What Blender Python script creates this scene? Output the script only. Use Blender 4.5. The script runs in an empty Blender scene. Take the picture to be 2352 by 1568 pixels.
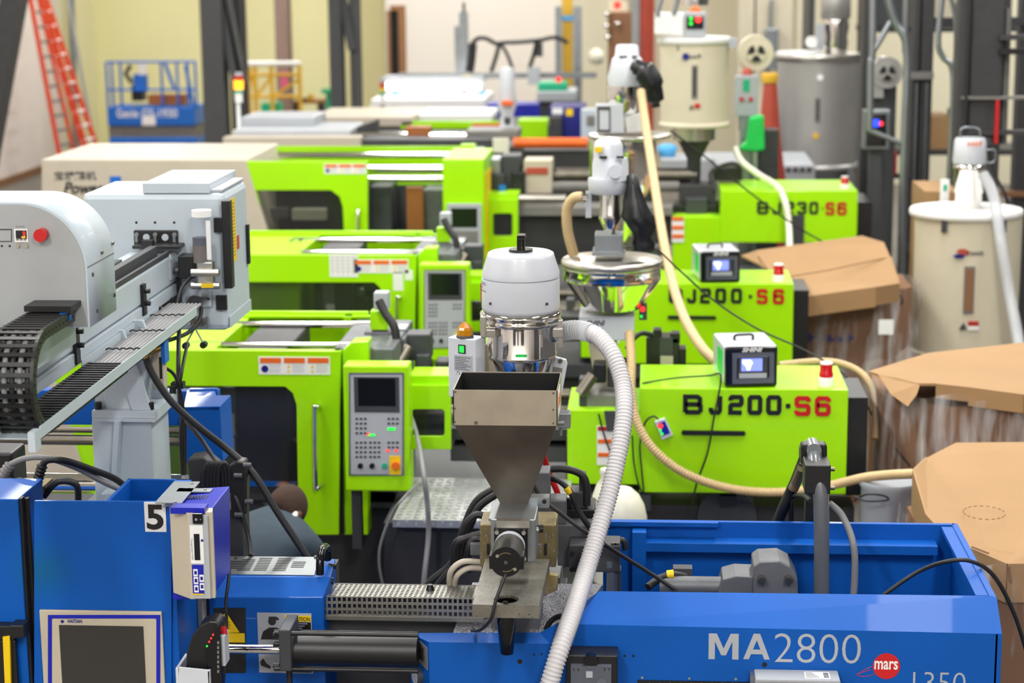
import bpy, bmesh, math, random
from mathutils import Vector, Matrix
random.seed(7)
# ---------------------------------------------------------------- camera, exposure, lights
SC = bpy.context.scene
COL = SC.collection
FPX, CAM_H = 4450.0, 3.6
PITCH, YAW, ROLL = math.radians(11.24), math.radians(4.2), math.radians(-0.5)
cam_rot = Matrix.Rotation(YAW, 3, 'Z') @ Matrix.Rotation(math.pi/2 - PITCH, 3, 'X') @ Matrix.Rotation(ROLL, 3, 'Z')
cam_d = bpy.data.cameras.new('camera'); cam = bpy.data.objects.new('camera', cam_d); COL.objects.link(cam)
cam.matrix_world = Matrix.Translation((0, 0, CAM_H)) @ cam_rot.to_4x4()
cam_d.sensor_width = 36; cam_d.lens = 36*FPX/2352; cam_d.clip_end = 200
cam_d.dof.use_dof = True; cam_d.dof.focus_distance = 6.35; cam_d.dof.aperture_fstop = 2.8
SC.camera = cam
SC.view_settings.view_transform = 'Standard'; SC.view_settings.look = 'None'
SC.view_settings.gamma = 1; SC.view_settings.use_curve_mapping = False
SC.view_settings.exposure = 0.0
SC.cycles.max_bounces = 8; SC.cycles.caustics_reflective = False; SC.cycles.caustics_refractive = False
SC.cycles.sample_clamp_indirect = 8
wd = bpy.data.worlds.new('hall_world'); SC.world = wd; wd.use_nodes = True
wd.node_tree.nodes['Background'].inputs[0].default_value = (0.9, 0.95, 1, 1)
wd.node_tree.nodes['Background'].inputs[1].default_value = 0.05
def hall_light(x, y, z, lx, ly, power, col=(1, 0.985, 0.955)):
    d = bpy.data.lights.new('strip_light', 'AREA'); d.shape = 'RECTANGLE'; d.size = lx; d.size_y = ly
    d.energy = power; d.color = col
    o = bpy.data.objects.new('strip_light', d); o.location = (x, y, z); COL.objects.link(o)
LIGHT_ROWS = [(-8, 3), (-8, 10), (-8, 17), (-8, 24), (-8, 31), (-2.8, 7.4), (-2.8, 12), (-2.8, 17), (-2.8, 24), (-2.8, 31.5),
              (1.6, 7.4), (1.6, 12), (2.4, 17), (2.4, 26), (7, 6), (7, 13), (7, 21), (7, 28), (-2.8, -1.5), (1.6, -1.5)]
for lx, ly in LIGHT_ROWS:
    hall_light(lx, ly, 7.0, 0.5, 3.2, 470 if ly < 0 else (215 if ly < 20 else 290))  # unseen pair behind the camera runs stronger, as front fill

# ---------------------------------------------------------------- helpers
def W(px, py, Y):                                   # photograph pixel at a real depth Y -> point in the hall
    d = cam_rot @ Vector(((px-1176)/FPX, -(py-784)/FPX, -1)); t = Y/d.y
    return Vector((0, 0, CAM_H)) + d*t
def S(px, py, Y):                                   # metres per pixel there
    d = cam_rot @ Vector(((px-1176)/FPX, -(py-784)/FPX, -1)); return (Y/d.y)/FPX
def srgb(r, g, b):
    return tuple(((c/255)/12.92 if c/255 <= 0.04045 else ((c/255+0.055)/1.055)**2.4) for c in (r, g, b)) + (1,)
MATS = {}
def mat(name, rgb, rough=0.5, metal=0.0, vary=0.06, scale=6.0, bump=0.0, emit=0.0, alpha=None, trans=0.0, spec=0.5, coat=0.0, speck=None):
    m = bpy.data.materials.new(name); m.use_nodes = True; nt = m.node_tree; N = nt.nodes; L = nt.links
    b = N['Principled BSDF']; c = srgb(*rgb)
    tc = N.new('ShaderNodeTexCoord'); nz = N.new('ShaderNodeTexNoise'); nz.inputs['Scale'].default_value = scale
    nz.inputs['Detail'].default_value = 5; L.new(tc.outputs['Object'], nz.inputs['Vector'])
    rp = N.new('ShaderNodeValToRGB'); rp.color_ramp.elements[0].position = 0.3; rp.color_ramp.elements[1].position = 0.7
    rp.color_ramp.elements[0].color = tuple(max(0, x*(1-vary)) for x in c[:3]) + (1,)
    rp.color_ramp.elements[1].color = tuple(min(1, x*(1+vary)) for x in c[:3]) + (1,)
    L.new(nz.outputs['Fac'], rp.inputs['Fac']); src = rp.outputs['Color']
    if speck:
        n2 = N.new('ShaderNodeTexNoise'); n2.inputs['Scale'].default_value = speck[1]; n2.inputs['Detail'].default_value = 2
        L.new(tc.outputs['Object'], n2.inputs['Vector'])
        r2 = N.new('ShaderNodeValToRGB'); r2.color_ramp.elements[0].position = speck[2]; r2.color_ramp.elements[1].position = speck[2]+0.06
        L.new(n2.outputs['Fac'], r2.inputs['Fac'])
        mx = N.new('ShaderNodeMix'); mx.data_type = 'RGBA'; mx.inputs['B'].default_value = srgb(*speck[0])
        L.new(r2.outputs['Color'], mx.inputs['Factor']); L.new(src, mx.inputs['A']); src = mx.outputs['Result']
    L.new(src, b.inputs['Base Color'])
    b.inputs['Roughness'].default_value = rough; b.inputs['Metallic'].default_value = metal
    b.inputs['Specular IOR Level'].default_value = spec; b.inputs['Coat Weight'].default_value = coat
    if bump:
        bp = N.new('ShaderNodeBump'); bp.inputs['Strength'].default_value = bump; bp.inputs['Distance'].default_value = 0.004
        n3 = N.new('ShaderNodeTexNoise'); n3.inputs['Scale'].default_value = scale*8; L.new(tc.outputs['Object'], n3.inputs['Vector'])
        L.new(n3.outputs['Fac'], bp.inputs['Height']); L.new(bp.outputs['Normal'], b.inputs['Normal'])
    if emit:
        b.inputs['Emission Color'].default_value = c; b.inputs['Emission Strength'].default_value = emit
    if trans: b.inputs['Transmission Weight'].default_value = trans
    if alpha is not None: b.inputs['Alpha'].default_value = alpha
    MATS[name] = m; return m
mat('blue', (0, 84, 174), 0.5, vary=0.06, scale=3, coat=0.06, spec=0.25)
mat('royal', (12, 28, 168), 0.35, vary=0.04)
mat('deepblue', (6, 20, 120), 0.4)
mat('green', (164, 230, 0), 0.4, vary=0.03, scale=2, coat=0.3, spec=0.25)
mat('cream', (192, 182, 166), 0.45, vary=0.03)
mat('ivory', (208, 199, 176), 0.45, vary=0.03)
mat('robot', (190, 202, 211), 0.35, vary=0.03, scale=3, coat=0.1)
mat('white', (204, 208, 216), 0.3, vary=0.02, coat=0.2)
mat('paper', (238, 238, 236), 0.7, vary=0.02)
mat('panelgrey', (172, 176, 182), 0.45, vary=0.02)
mat('boxgrey', (160, 163, 164), 0.5, vary=0.05)
mat('beige', (190, 180, 160), 0.5, vary=0.03)
mat('steel', (200, 196, 188), 0.32, 1.0, vary=0.06, scale=9)
mat('brushed', (178, 168, 150), 0.42, 0.75, vary=0.08, scale=14, bump=0.03)
mat('funnelsteel', (104, 96, 88), 0.38, 1.0, vary=0.2, scale=7)
mat('dullsteel', (120, 114, 104), 0.4, 1.0, vary=0.15, scale=10)
mat('chrome', (225, 222, 218), 0.07, 1.0, vary=0.02)
mat('castgrey', (104, 106, 110), 0.5, 0.3, vary=0.15, scale=12, bump=0.1)
mat('pipegrey', (92, 96, 102), 0.28, vary=0.04, coat=0.4)
mat('perfsteel', (150, 148, 142), 0.38, 0.8, vary=0.08, scale=10)
mat('ironslab', (132, 129, 118), 0.45, 0.75, vary=0.18, scale=16, speck=((70, 80, 120), 130, 0.62))
mat('speckplate', (108, 108, 112), 0.5, 0.5, vary=0.15, scale=10, speck=((190, 190, 215), 150, 0.56))
mat('brassblock', (132, 118, 80), 0.5, 0.45, vary=0.2, scale=14, speck=((150, 155, 190), 110, 0.62))
mat('brass', (190, 150, 70), 0.3, 1.0)
mat('black', (18, 18, 20), 0.42, vary=0.1)
mat('glossblack', (12, 12, 14), 0.15, vary=0.05)
mat('cable', (30, 30, 33), 0.5, vary=0.1)
mat('greycable', (128, 128, 130), 0.5, vary=0.1)
mat('palecable', (196, 186, 170), 0.5)
mat('darkgrey', (58, 60, 64), 0.5, vary=0.1)
mat('steelgrey', (66, 68, 70), 0.5, vary=0.06)
mat('midgrey', (118, 116, 112), 0.5, vary=0.08)
mat('bedgrey', (52, 52, 54), 0.55, vary=0.15, scale=8)
mat('screen', (52, 50, 48), 0.25, vary=0.03)
mat('darkscreen', (18, 20, 26), 0.15, vary=0.02)
mat('lcd', (120, 135, 240), 0.3, emit=1.1)
mat('lcdpale', (220, 225, 255), 0.3, emit=1.3)
mat('hoseGrey', (205, 203, 206), 0.4, vary=0.03)
mat('hoseTan', (206, 178, 132), 0.5, vary=0.05, scale=10)
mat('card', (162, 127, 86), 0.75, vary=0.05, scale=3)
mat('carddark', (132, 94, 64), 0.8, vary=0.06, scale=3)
mat('amber', (222, 146, 20), 0.15, trans=0.3, coat=0.5)
mat('redlamp', (205, 16, 26), 0.2, coat=0.5)
mat('red', (190, 22, 24), 0.35)
mat('redlit', (255, 50, 40), 0.3, emit=1.6)
mat('greenlit', (40, 235, 70), 0.3, emit=1.0)
mat('amberlit', (255, 150, 30), 0.3, emit=3.0)
mat('bluelit', (30, 70, 255), 0.3, emit=2.0)
mat('orange', (232, 104, 26), 0.5)
mat('yellow', (238, 200, 10), 0.45)
mat('ladder', (214, 62, 26), 0.45)
mat('yellowpaint', (222, 176, 50), 0.5)
mat('fluogreen', (20, 205, 90), 0.45)
mat('teal', (20, 170, 125), 0.4)
mat('liftblue', (12, 104, 200), 0.4)
mat('skyblue', (90, 180, 240), 0.4)
mat('copper', (170, 105, 62), 0.4, 0.5)
mat('shirt', (58, 72, 84), 0.85, vary=0.1, scale=20)
mat('trousers', (40, 42, 50), 0.85)
mat('skin', (112, 70, 48), 0.55)
mat('hair', (66, 47, 36), 0.9, vary=0.2, scale=60)
mat('blackbag', (22, 24, 28), 0.35, vary=0.2, scale=10, bump=0.2)
mat('tube', (255, 252, 244), 0.3, emit=7.0)
mat('softwhite', (255, 255, 250), 0.4, emit=0.0)
mat('galv', (150, 156, 160), 0.35, 0.8, vary=0.1)
mat('grilleback', (20, 20, 22), 0.8)
mat('jug', (228, 226, 206), 0.35, vary=0.03)
mat('oil', (96, 78, 44), 0.2)
mat('silverhop', (172, 170, 168), 0.4, 0.6, vary=0.06, scale=3)
mat('redbrown', (176, 70, 52), 0.5)
mat('pink', (214, 90, 130), 0.6)
mat('columnpink', (146, 122, 112), 0.6)
def glass(name, rgb, alpha, rough=0.05):
    m = bpy.data.materials.new(name); m.use_nodes = True; nt = m.node_tree; N = nt.nodes; L = nt.links
    b = N['Principled BSDF']; b.inputs['Base Color'].default_value = srgb(*rgb); b.inputs['Roughness'].default_value = rough
    b.inputs['Alpha'].default_value = alpha
    nz = N.new('ShaderNodeTexNoise'); nz.inputs['Scale'].default_value = 8
    mr = N.new('ShaderNodeMapRange'); mr.inputs['To Min'].default_value = rough; mr.inputs['To Max'].default_value = rough+0.08
    L.new(nz.outputs['Fac'], mr.inputs['Value']); L.new(mr.outputs['Result'], b.inputs['Roughness'])
    MATS[name] = m; return m
glass('smoked', (44, 44, 46), 0.42)
glass('clear', (205, 215, 238), 0.16)
glass('film', (225, 222, 220), 0.26, 0.08)
mat('stamp', (138, 106, 70), 0.8)
mat('platemetal', (190, 190, 188), 0.42, 0.6, vary=0.08, scale=5)
glass('clearhose', (205, 208, 212), 0.55, 0.1)

m_ = MATS['film']; nt = m_.node_tree; bs_ = nt.nodes['Principled BSDF']; bs_.inputs['Roughness'].default_value = .12
tc_ = nt.nodes.new('ShaderNodeTexCoord'); mp_ = nt.nodes.new('ShaderNodeMapping'); mp_.inputs['Rotation'].default_value = (0, .7, 0); mp_.inputs['Scale'].default_value = (9, 9, 1.2)
nz_ = nt.nodes.new('ShaderNodeTexNoise'); nz_.inputs['Scale'].default_value = 1.6; nz_.inputs['Detail'].default_value = 3; rp_ = nt.nodes.new('ShaderNodeMapRange')
rp_.inputs['From Min'].default_value = .45; rp_.inputs['From Max'].default_value = .75; rp_.inputs['To Min'].default_value = .04; rp_.inputs['To Max'].default_value = .75  # streaked alpha paints in the wrap's white highlights
nt.links.new(tc_.outputs['Object'], mp_.inputs[0]); nt.links.new(mp_.outputs[0], nz_.inputs['Vector']); nt.links.new(nz_.outputs['Fac'], rp_.inputs['Value']); nt.links.new(rp_.outputs['Result'], bs_.inputs['Alpha'])
def cat_rom(pts, per=8):
    P = [Vector(p) for p in pts]
    if len(P) == 2: return P
    out = []
    for i in range(len(P)-1):
        p0, p1, p2, p3 = P[max(i-1, 0)], P[i], P[i+1], P[min(i+2, len(P)-1)]
        for k in range(per):
            t = k/per
            out.append(0.5*((2*p1)+(p2-p0)*t+(2*p0-5*p1+4*p2-p3)*t*t+(3*p1-p0-3*p2+p3)*t*t*t))
    out.append(P[-1]); return out
def resample(P, step):
    out = [P[0].copy()]; acc = 0.0
    for a, b in zip(P[:-1], P[1:]):
        d = (b-a).length
        if d == 0: continue
        pos = step-acc
        while pos <= d:
            out.append(a+(b-a)*(pos/d)); pos += step
        acc = (acc+d) % step
    return out

class MB:
    def __init__(s): s.v = []; s.f = []; s.sm = []
    def add(s, vs, fs, smooth=False):
        n = len(s.v); s.v += [Vector(v) for v in vs]; s.f += [tuple(i+n for i in f) for f in fs]; s.sm += [smooth]*len(fs); return s
    def hexa(s, p):                                  # p: 4 front (bl, br, tr, tl) then 4 back
        return s.add(p, [(0, 1, 2, 3), (5, 4, 7, 6), (4, 0, 3, 7), (1, 5, 6, 2), (3, 2, 6, 7), (4, 5, 1, 0)])
    def box(s, x0, x1, y0, y1, z0, z1):
        return s.hexa([(x0, y0, z0), (x1, y0, z0), (x1, y0, z1), (x0, y0, z1), (x0, y1, z0), (x1, y1, z0), (x1, y1, z1), (x0, y1, z1)])
    def pb(s, x0, y0, x1, y1, Y, d):                 # axis-aligned box whose front face fills that pixel rectangle at depth Y
        xa = W(x0, (y0+y1)/2, Y).x; xb = W(x1, (y0+y1)/2, Y).x; zt = W((x0+x1)/2, y0, Y).z; zb = W((x0+x1)/2, y1, Y).z
        return s.box(xa, xb, Y, Y+d, zb, zt)
    def poly(s, pts, Y, d):                          # pixel polygon at depth Y, extruded d away from the camera
        a = [W(x, y, Y) for x, y in pts]; return s.extr(a, (0, d, 0))
    def extr(s, a, vec):
        a = [Vector(p) for p in a]; vec = Vector(vec); n = len(a)
        fs = [tuple(range(n)), tuple(range(2*n-1, n-1, -1))] + [(i, i+n, (i+1) % n+n, (i+1) % n) for i in range(n)]
        return s.add(a+[p+vec for p in a], fs)
    def frame(s, o, i, Y, d, r=0, seg=5):            # rectangular plate with a (rounded) opening, pixels
        def rr(x0, y0, x1, y1, r):
            out = []
            for cx, cy, a0 in ((x1-r, y0+r, -90), (x1-r, y1-r, 0), (x0+r, y1-r, 90), (x0+r, y0+r, 180)):
                for k in range(seg+1):
                    a = math.radians(a0+90*k/seg); out.append((cx+r*math.cos(a), cy+r*math.sin(a)))
            return out
        I = rr(*i, max(r, .01)); n = len(I); q = seg+1
        O = []
        for k, c in enumerate(((o[2], o[1]), (o[2], o[3]), (o[0], o[3]), (o[0], o[1]))): O += [c]*q
        Iw = [W(x, y, Y) for x, y in I]; Ow = [W(x, y, Y) for x, y in O]; D = Vector((0, d, 0))
        vs = Iw+Ow+[p+D for p in Iw]+[p+D for p in Ow]; fs = []
        for k in range(n):
            j = (k+1) % n
            fs += [(k, j, j+n, k+n), (k+2*n, k+3*n, j+3*n, j+2*n), (j, k, k+2*n, j+2*n)]
            if O[k] != O[j]: fs.append((k+n, j+n, j+3*n, k+3*n))
        return s.add(vs, fs)
    def cyl(s, p0, p1, r0, r1=None, n=16, smooth=True):
        p0 = Vector(p0); p1 = Vector(p1); r1 = r0 if r1 is None else r1; ax = (p1-p0).normalized()
        u = ax.orthogonal().normalized(); w = ax.cross(u); k = len(s.v)
        vs = []
        for p, r in ((p0, r0), (p1, r1)):
            for i in range(n):
                a = 2*math.pi*i/n; vs.append(p+(u*math.cos(a)+w*math.sin(a))*r)
        s.add(vs, [(i, (i+1) % n, (i+1) % n+n, i+n) for i in range(n)], smooth)
        s.add(vs[:n], [tuple(range(n-1, -1, -1))]); s.add(vs[n:], [tuple(range(n))]); return s
    def pdisc(s, px, py, Y, r, d, n=20, r1=None):
        c = W(px, py, Y); k = S(px, py, Y); return s.cyl(c, c+Vector((0, d, 0)), r*k, None if r1 is None else r1*k, n)
    def pv(s, px, y0, y1, Y, r, n=16, r1=None):
        a = W(px, (y0+y1)/2, Y); k = S(px, (y0+y1)/2, Y); z0 = W(px, y1, Y).z; z1 = W(px, y0, Y).z
        return s.cyl((a.x, Y, z0), (a.x, Y, z1), r*k, None if r1 is None else r1*k, n)
    def ph(s, x0, x1, py, Y, r, n=16):
        a = W((x0+x1)/2, py, Y); k = S((x0+x1)/2, py, Y)
        return s.cyl((W(x0, py, Y).x, Y, a.z), (W(x1, py, Y).x, Y, a.z), r*k, None, n)
    def lathe(s, c, prof, n=32, smooth=True, cap=True):
        c = Vector(c); vs = []; m = len(prof)
        for r, z in prof:
            for i in range(n):
                a = 2*math.pi*i/n; vs.append((c.x+r*math.cos(a), c.y+r*math.sin(a), z))
        fs = [(j*n+i, j*n+(i+1) % n, (j+1)*n+(i+1) % n, (j+1)*n+i) for j in range(m-1) for i in range(n)]
        if prof[0][1] > prof[-1][1]: fs = [f[::-1] for f in fs]
        s.add(vs, fs, smooth)
        if cap:
            s.add(vs[:n], [tuple(range(n))]); s.add(vs[-n:], [tuple(range(n))])
        return s
    def plathe(s, px, Y, prof, n=32, cap=True):       # prof: (radius px, y px) about a vertical axis through px
        out = []
        ym = sum(p[1] for p in prof)/len(prof); a = W(px, ym, Y)
        for r, y in prof: out.append((max(r*S(px, y, Y), 1e-4), W(px, y, Y).z))
        return s.lathe((a.x, Y, 0), out, n, True, cap)
    def sphere(s, c, r, nu=16, nv=10):
        r = (r, r, r) if not hasattr(r, '__len__') else r; c = Vector(c); vs = [c+Vector((0, 0, r[2]))]
        for j in range(1, nv):
            t = math.pi*j/nv
            for i in range(nu):
                a = 2*math.pi*i/nu; vs.append(c+Vector((r[0]*math.sin(t)*math.cos(a), r[1]*math.sin(t)*math.sin(a), r[2]*math.cos(t))))
        vs.append(c-Vector((0, 0, r[2]))); fs = [(0, 1+i, 1+(i+1) % nu) for i in range(nu)]
        for j in range(nv-2):
            fs += [(1+j*nu+i, 1+(j+1)*nu+i, 1+(j+1)*nu+(i+1) % nu, 1+j*nu+(i+1) % nu) for i in range(nu)]
        b = 1+(nv-2)*nu; fs += [(b+i, len(vs)-1, b+(i+1) % nu) for i in range(nu)]
        return s.add(vs, fs, True)
    def sweep(s, P, rad, n=12, closed_ends=True):     # rad: number or list per point
        P = [Vector(p) for p in P]; m = len(P); R = rad if hasattr(rad, '__len__') else [rad]*m
        t0 = (P[1]-P[0]).normalized(); u = t0.orthogonal().normalized(); vs = []
        for i in range(m):
            t = (P[min(i+1, m-1)]-P[max(i-1, 0)]).normalized()
            u = (u-t*u.dot(t)).normalized(); w = t.cross(u)
            for k in range(n):
                a = 2*math.pi*k/n; vs.append(P[i]+(u*math.cos(a)+w*math.sin(a))*R[i])
        s.add(vs, [(j*n+i, j*n+(i+1) % n, (j+1)*n+(i+1) % n, (j+1)*n+i) for j in range(m-1) for i in range(n)], True)
        if closed_ends: s.add(vs[:n], [tuple(range(n-1, -1, -1))]); s.add(vs[-n:], [tuple(range(n))])
        return s
    def ptube(s, pts, r, n=8, per=8):                 # pixel points (px, py, Y), radius in px at the first point
        k = S(*pts[0]); return s.sweep(cat_rom([W(*p) for p in pts], per), r*k, n)
    def pribbed(s, pts, r, pitch, n=14, depth=0.14, per=10):
        k = S(*pts[0]); P = resample(cat_rom([W(*p) for p in pts], per), pitch*k/4)
        R = [r*k*(1-depth*(0.5-0.5*math.cos(math.pi*2*(i % 4)/4))) for i in range(len(P))]
        return s.sweep(P, R, n)
    def stroke(s, pts, w, M, closed=False, d=0.002):  # flat ribbon along 2-D points, M maps (x, y, depth) to the hall
        n = len(pts); L = []; Rr = []
        for i in range(n):
            p = Vector(pts[i]); a = Vector(pts[(i-1) % n]) if (i or closed) else None; b = Vector(pts[(i+1) % n]) if (i < n-1 or closed) else None
            d0 = (p-a).normalized() if a is not None else (b-p).normalized(); d1 = (b-p).normalized() if b is not None else d0
            n0 = Vector((-d0.y, d0.x)); n1 = Vector((-d1.y, d1.x)); q = (n0+n1)
            q = q/max(q.length_squared, 1e-6)*2 if q.length > 1e-3 else n0
            L.append(p+q*w/2); Rr.append(p-q*w/2)
        m = n if closed else n-1
        for i in range(m):
            j = (i+1) % n; q = [L[i], L[j], Rr[j], Rr[i]]
            s.hexa([M(c.x, c.y, 0) for c in q]+[M(c.x, c.y, d) for c in q])
        return s
    def build(s, name, mt, parent=None, bevel=0.0, kind=None, solid=0.0, origin=None):
        root = parent
        while root is not None and root.parent is not None: root = root.parent
        if root is not None: off = ORG[root.name]
        else:
            if origin is None:
                xs = [v.x for v in s.v]; ys = [v.y for v in s.v]; zs = [v.z for v in s.v]
                origin = Vector(((min(xs)+max(xs))/2, (min(ys)+max(ys))/2, min(zs)))
            off = Vector(origin)
        me = bpy.data.meshes.new(name); me.from_pydata([v-off+SHIFT[0] for v in s.v], [], s.f)
        me.polygons.foreach_set('use_smooth', s.sm)
        bm = bmesh.new(); bm.from_mesh(me); bmesh.ops.recalc_face_normals(bm, faces=bm.faces); bm.to_mesh(me); bm.free()
        me.materials.append(MATS[mt]); o = bpy.data.objects.new(name, me); COL.objects.link(o)
        if root is not None: o.parent = parent
        else: o.location = off; ORG[o.name] = off
        if bevel:
            b = o.modifiers.new('edge', 'BEVEL'); b.width = bevel; b.segments = 2; b.limit_method = 'ANGLE'; b.angle_limit = 0.7
        if solid:
            b = o.modifiers.new('thick', 'SOLIDIFY'); b.thickness = solid
        if kind: o['kind'] = kind
        return o
ORG = {}
SHIFT = [Vector((0, 0, 0))]
def thing(name, label, cat, loc=(0, 0, 0), group=None):
    o = bpy.data.objects.new(name, None); COL.objects.link(o); o.location = loc; o.empty_display_size = 0.1
    ORG[o.name] = Vector(loc); o['label'] = label; o['category'] = cat
    if group: o['group'] = group
    return o
def tag(o, label, cat, group=None, kind=None):
    o['label'] = label; o['category'] = cat
    if group: o['group'] = group
    if kind: o['kind'] = kind
    return o
def lab(o, label): o['label'] = label; return o
def base(px, py, Y): p = W(px, py, Y); return (p.x, p.y, 0)
def struct(mb, name, mt, **k):
    o = mb.build(name, mt, **k); o['kind'] = 'structure'; return o
def text(name, body, rect, Y, mt, parent, bold=0.0, shear=0.0, rot=0, depth=0.0012, plane=None):
    """flat lettering filling the pixel rectangle at depth Y (or on plane = (origin, right, up) with rect in metres)"""
    cu = bpy.data.curves.new(name, 'FONT'); cu.body = body; cu.offset = bold; cu.shear = shear; cu.extrude = 0; cu.resolution_u = 4
    to = bpy.data.objects.new(name, cu); COL.objects.link(to)
    dg = bpy.context.evaluated_depsgraph_get(); me0 = bpy.data.meshes.new_from_object(to.evaluated_get(dg))
    bpy.data.objects.remove(to); V = [v.co.copy() for v in me0.vertices]; Fc = [tuple(p.vertices) for p in me0.polygons]
    bpy.data.meshes.remove(me0)
    if not V: return None
    if rot == 90: V = [Vector((v.y, -v.x, 0)) for v in V]       # reads downwards
    x0 = min(v.x for v in V); x1 = max(v.x for v in V); y0 = min(v.y for v in V); y1 = max(v.y for v in V)
    mb = MB()
    if plane is None:
        tl, tr, bl = W(rect[0], rect[1], Y), W(rect[2], rect[1], Y), W(rect[0], rect[3], Y)
        o_, rx, up = Vector((bl.x, Y-depth, bl.z)), Vector((tr.x-tl.x, 0, 0)), Vector((0, 0, tl.z-bl.z))
        o_.z = (bl.z+W(rect[2], rect[3], Y).z)/2
    else: o_, rx, up = [Vector(q) for q in plane]
    mb.add([o_+rx*((v.x-x0)/(x1-x0))+up*((v.y-y0)/max(y1-y0, 1e-6)) for v in V], Fc)
    return mb.build(name, mt, parent)
GLYPH = {'B': [([(0, 0), (0, 1), (.8, 1), (.95, .88), (.95, .62), (.82, .51), (0, .51)], 0), ([(.8, .51), (1, .4), (1, .12), (.85, 0), (0, 0)], 0)],
 'J': [([(0, .3), (0, .12), (.12, 0), (.72, 0), (.85, .12), (.85, 1.05)], 0)],
 '2': [([(0, .78), (0, .9), (.1, 1), (.85, 1), (.95, .9), (.95, .6), (.85, .5), (.1, .5), (0, .4), (0, 0), (1, 0)], 0)],
 '3': [([(0, .78), (0, .9), (.1, 1), (.85, 1), (.95, .9), (.95, .6), (.82, .51), (.3, .51)], 0), ([(.8, .51), (.95, .4), (.95, .1), (.85, 0), (.1, 0), (0, .1), (0, .22)], 0)],
 '0': [([(0, .12), (0, .88), (.12, 1), (.83, 1), (.95, .88), (.95, .12), (.83, 0), (.12, 0)], 1)],
 '-': [([(-.1, .45), (1.0, .45)], 0)],
 'S': [([(.95, .78), (.95, .9), (.85, 1), (.1, 1), (0, .9), (0, .62), (.1, .52), (.85, .52), (.95, .42), (.95, .1), (.85, 0), (.1, 0), (0, .1), (0, .22)], 0)],
 '6': [([(.95, .78), (.95, .9), (.83, 1), (.12, 1), (0, .88), (0, .12), (.12, 0), (.83, 0), (.95, .12), (.95, .45), (.83, .56), (0, .56)], 0)]}
def block_text(body, cells, ytop, ybot, Y, mt, parent, w=0.2):
    """square technical lettering; cells = (x0, x1) pixel span of each character, top/bottom given at the two ends"""
    xa, xb = cells[0][0], cells[-1][1]
    for ch, (x0, x1) in zip(body, cells):
        mb = MB(); t = (x0-xa)/max(xb-xa, 1)
        tl = W(x0, ytop, Y); br = W(x1, ybot, Y); k = S(x0, ytop, Y)
        h = tl.z-br.z; wd_ = br.x-tl.x; sw = w*h; z0 = W((xa+xb)/2, ybot, Y).z+sw/2
        M = lambda x, y, d, tl=tl, z0=z0: Vector((tl.x+sw/2+x, Y-0.004+d, z0+y))
        for pts, cl in GLYPH[ch]:
            mb.stroke([(p[0]*(wd_-sw), p[1]*(h-sw)) for p in pts], sw, M, bool(cl), 0.0035)
        mb.build('letter', mt, parent)
def marks(mb, x0, y0, x1, y1, Y, n, rnd=random.Random(2)):   # worn, unreadable print
    w_ = (x1-x0)/n
    for k in range(n):
        a = x0+k*w_; f = rnd.random()*.3
        mb.pb(a+w_*.1, y0+(y1-y0)*f, a+w_*.4, y1, Y, .004)
        mb.pb(a+w_*.3, y0+(y1-y0)*(.3+f), a+w_*.8, y0+(y1-y0)*(.55+f), Y, .004)
    return mb
def perforated(P0, U, Vv, nu, nv, frac, gap=0.0):
    """plate with nu x nv square openings between P0, P0+U, P0+V"""
    P0, U, Vv = Vector(P0), Vector(U), Vector(Vv); us = [0.0]; vs = [0.0]
    for i in range(nu): a = (1-frac)/2/nu; us += [i/nu+a, (i+1)/nu-a]
    for i in range(nv): a = (1-frac)/2/nv; vs += [i/nv+a, (i+1)/nv-a]
    us.append(1); vs.append(1); mb = MB(); n = len(us)
    V = [P0+U*u+Vv*v for v in vs for u in us]
    F = [(j*n+i, j*n+i+1, (j+1)*n+i+1, (j+1)*n+i) for j in range(len(vs)-1) for i in range(n-1) if not (i % 2 == 1 and j % 2 == 1)]
    return mb.add(V, F)
def hosething(name, label, cat, pts, r, mt, n=10, per=10):
    return tag(MB().ptube(pts, r, n, per).build(name, mt), label, cat)
# ---------------------------------------------------------------- the hall
YB, XL, XR, YF, ZC = 36.5, -10.56, 11.0, -3.4, 7.6
def wallmat(name, a, b, thr, axis=1, rough=0.75):
    m = mat(name, a, rough, vary=0.02, scale=0.6); nt = m.node_tree; N = nt.nodes; L = nt.links
    g = N.new('ShaderNodeNewGeometry'); sp = N.new('ShaderNodeSeparateXYZ'); L.new(g.outputs['Position'], sp.inputs[0])
    gt = N.new('ShaderNodeMath'); gt.operation = 'GREATER_THAN'; gt.inputs[1].default_value = thr; L.new(sp.outputs[axis], gt.inputs[0])
    mx = N.new('ShaderNodeMix'); mx.data_type = 'RGBA'; mx.inputs['B'].default_value = srgb(*b)
    bs = N['Principled BSDF']; old = bs.inputs['Base Color'].links[0].from_socket
    L.new(old, mx.inputs['A']); L.new(gt.outputs[0], mx.inputs['Factor']); L.new(mx.outputs['Result'], bs.inputs['Base Color'])
mat('floorpaint', (108, 104, 98), 0.55, vary=0.12, scale=1.2)
mat('ceilingpaint', (205, 203, 198), 0.8)
wallmat('wallleft', (232, 222, 216), (238, 234, 200), 34.2)
mat('wallyellow', (236, 231, 178), 0.75, vary=0.03, scale=0.5)
mat('wallwhite', (238, 232, 226), 0.75, vary=0.02, scale=0.5)
mat('wallbeige', (226, 219, 192), 0.75, vary=0.04, scale=0.5)
mat('walldark', (92, 92, 94), 0.8)
struct(MB().box(XL-0.2, XR+0.2, YF-0.2, YB+0.2, -0.2, 0), 'floor', 'floorpaint')
CEIL = struct(MB().box(XL-0.2, XR+0.2, YF-0.2, YB+0.2, ZC, ZC+0.2), 'ceiling', 'ceilingpaint')
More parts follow.
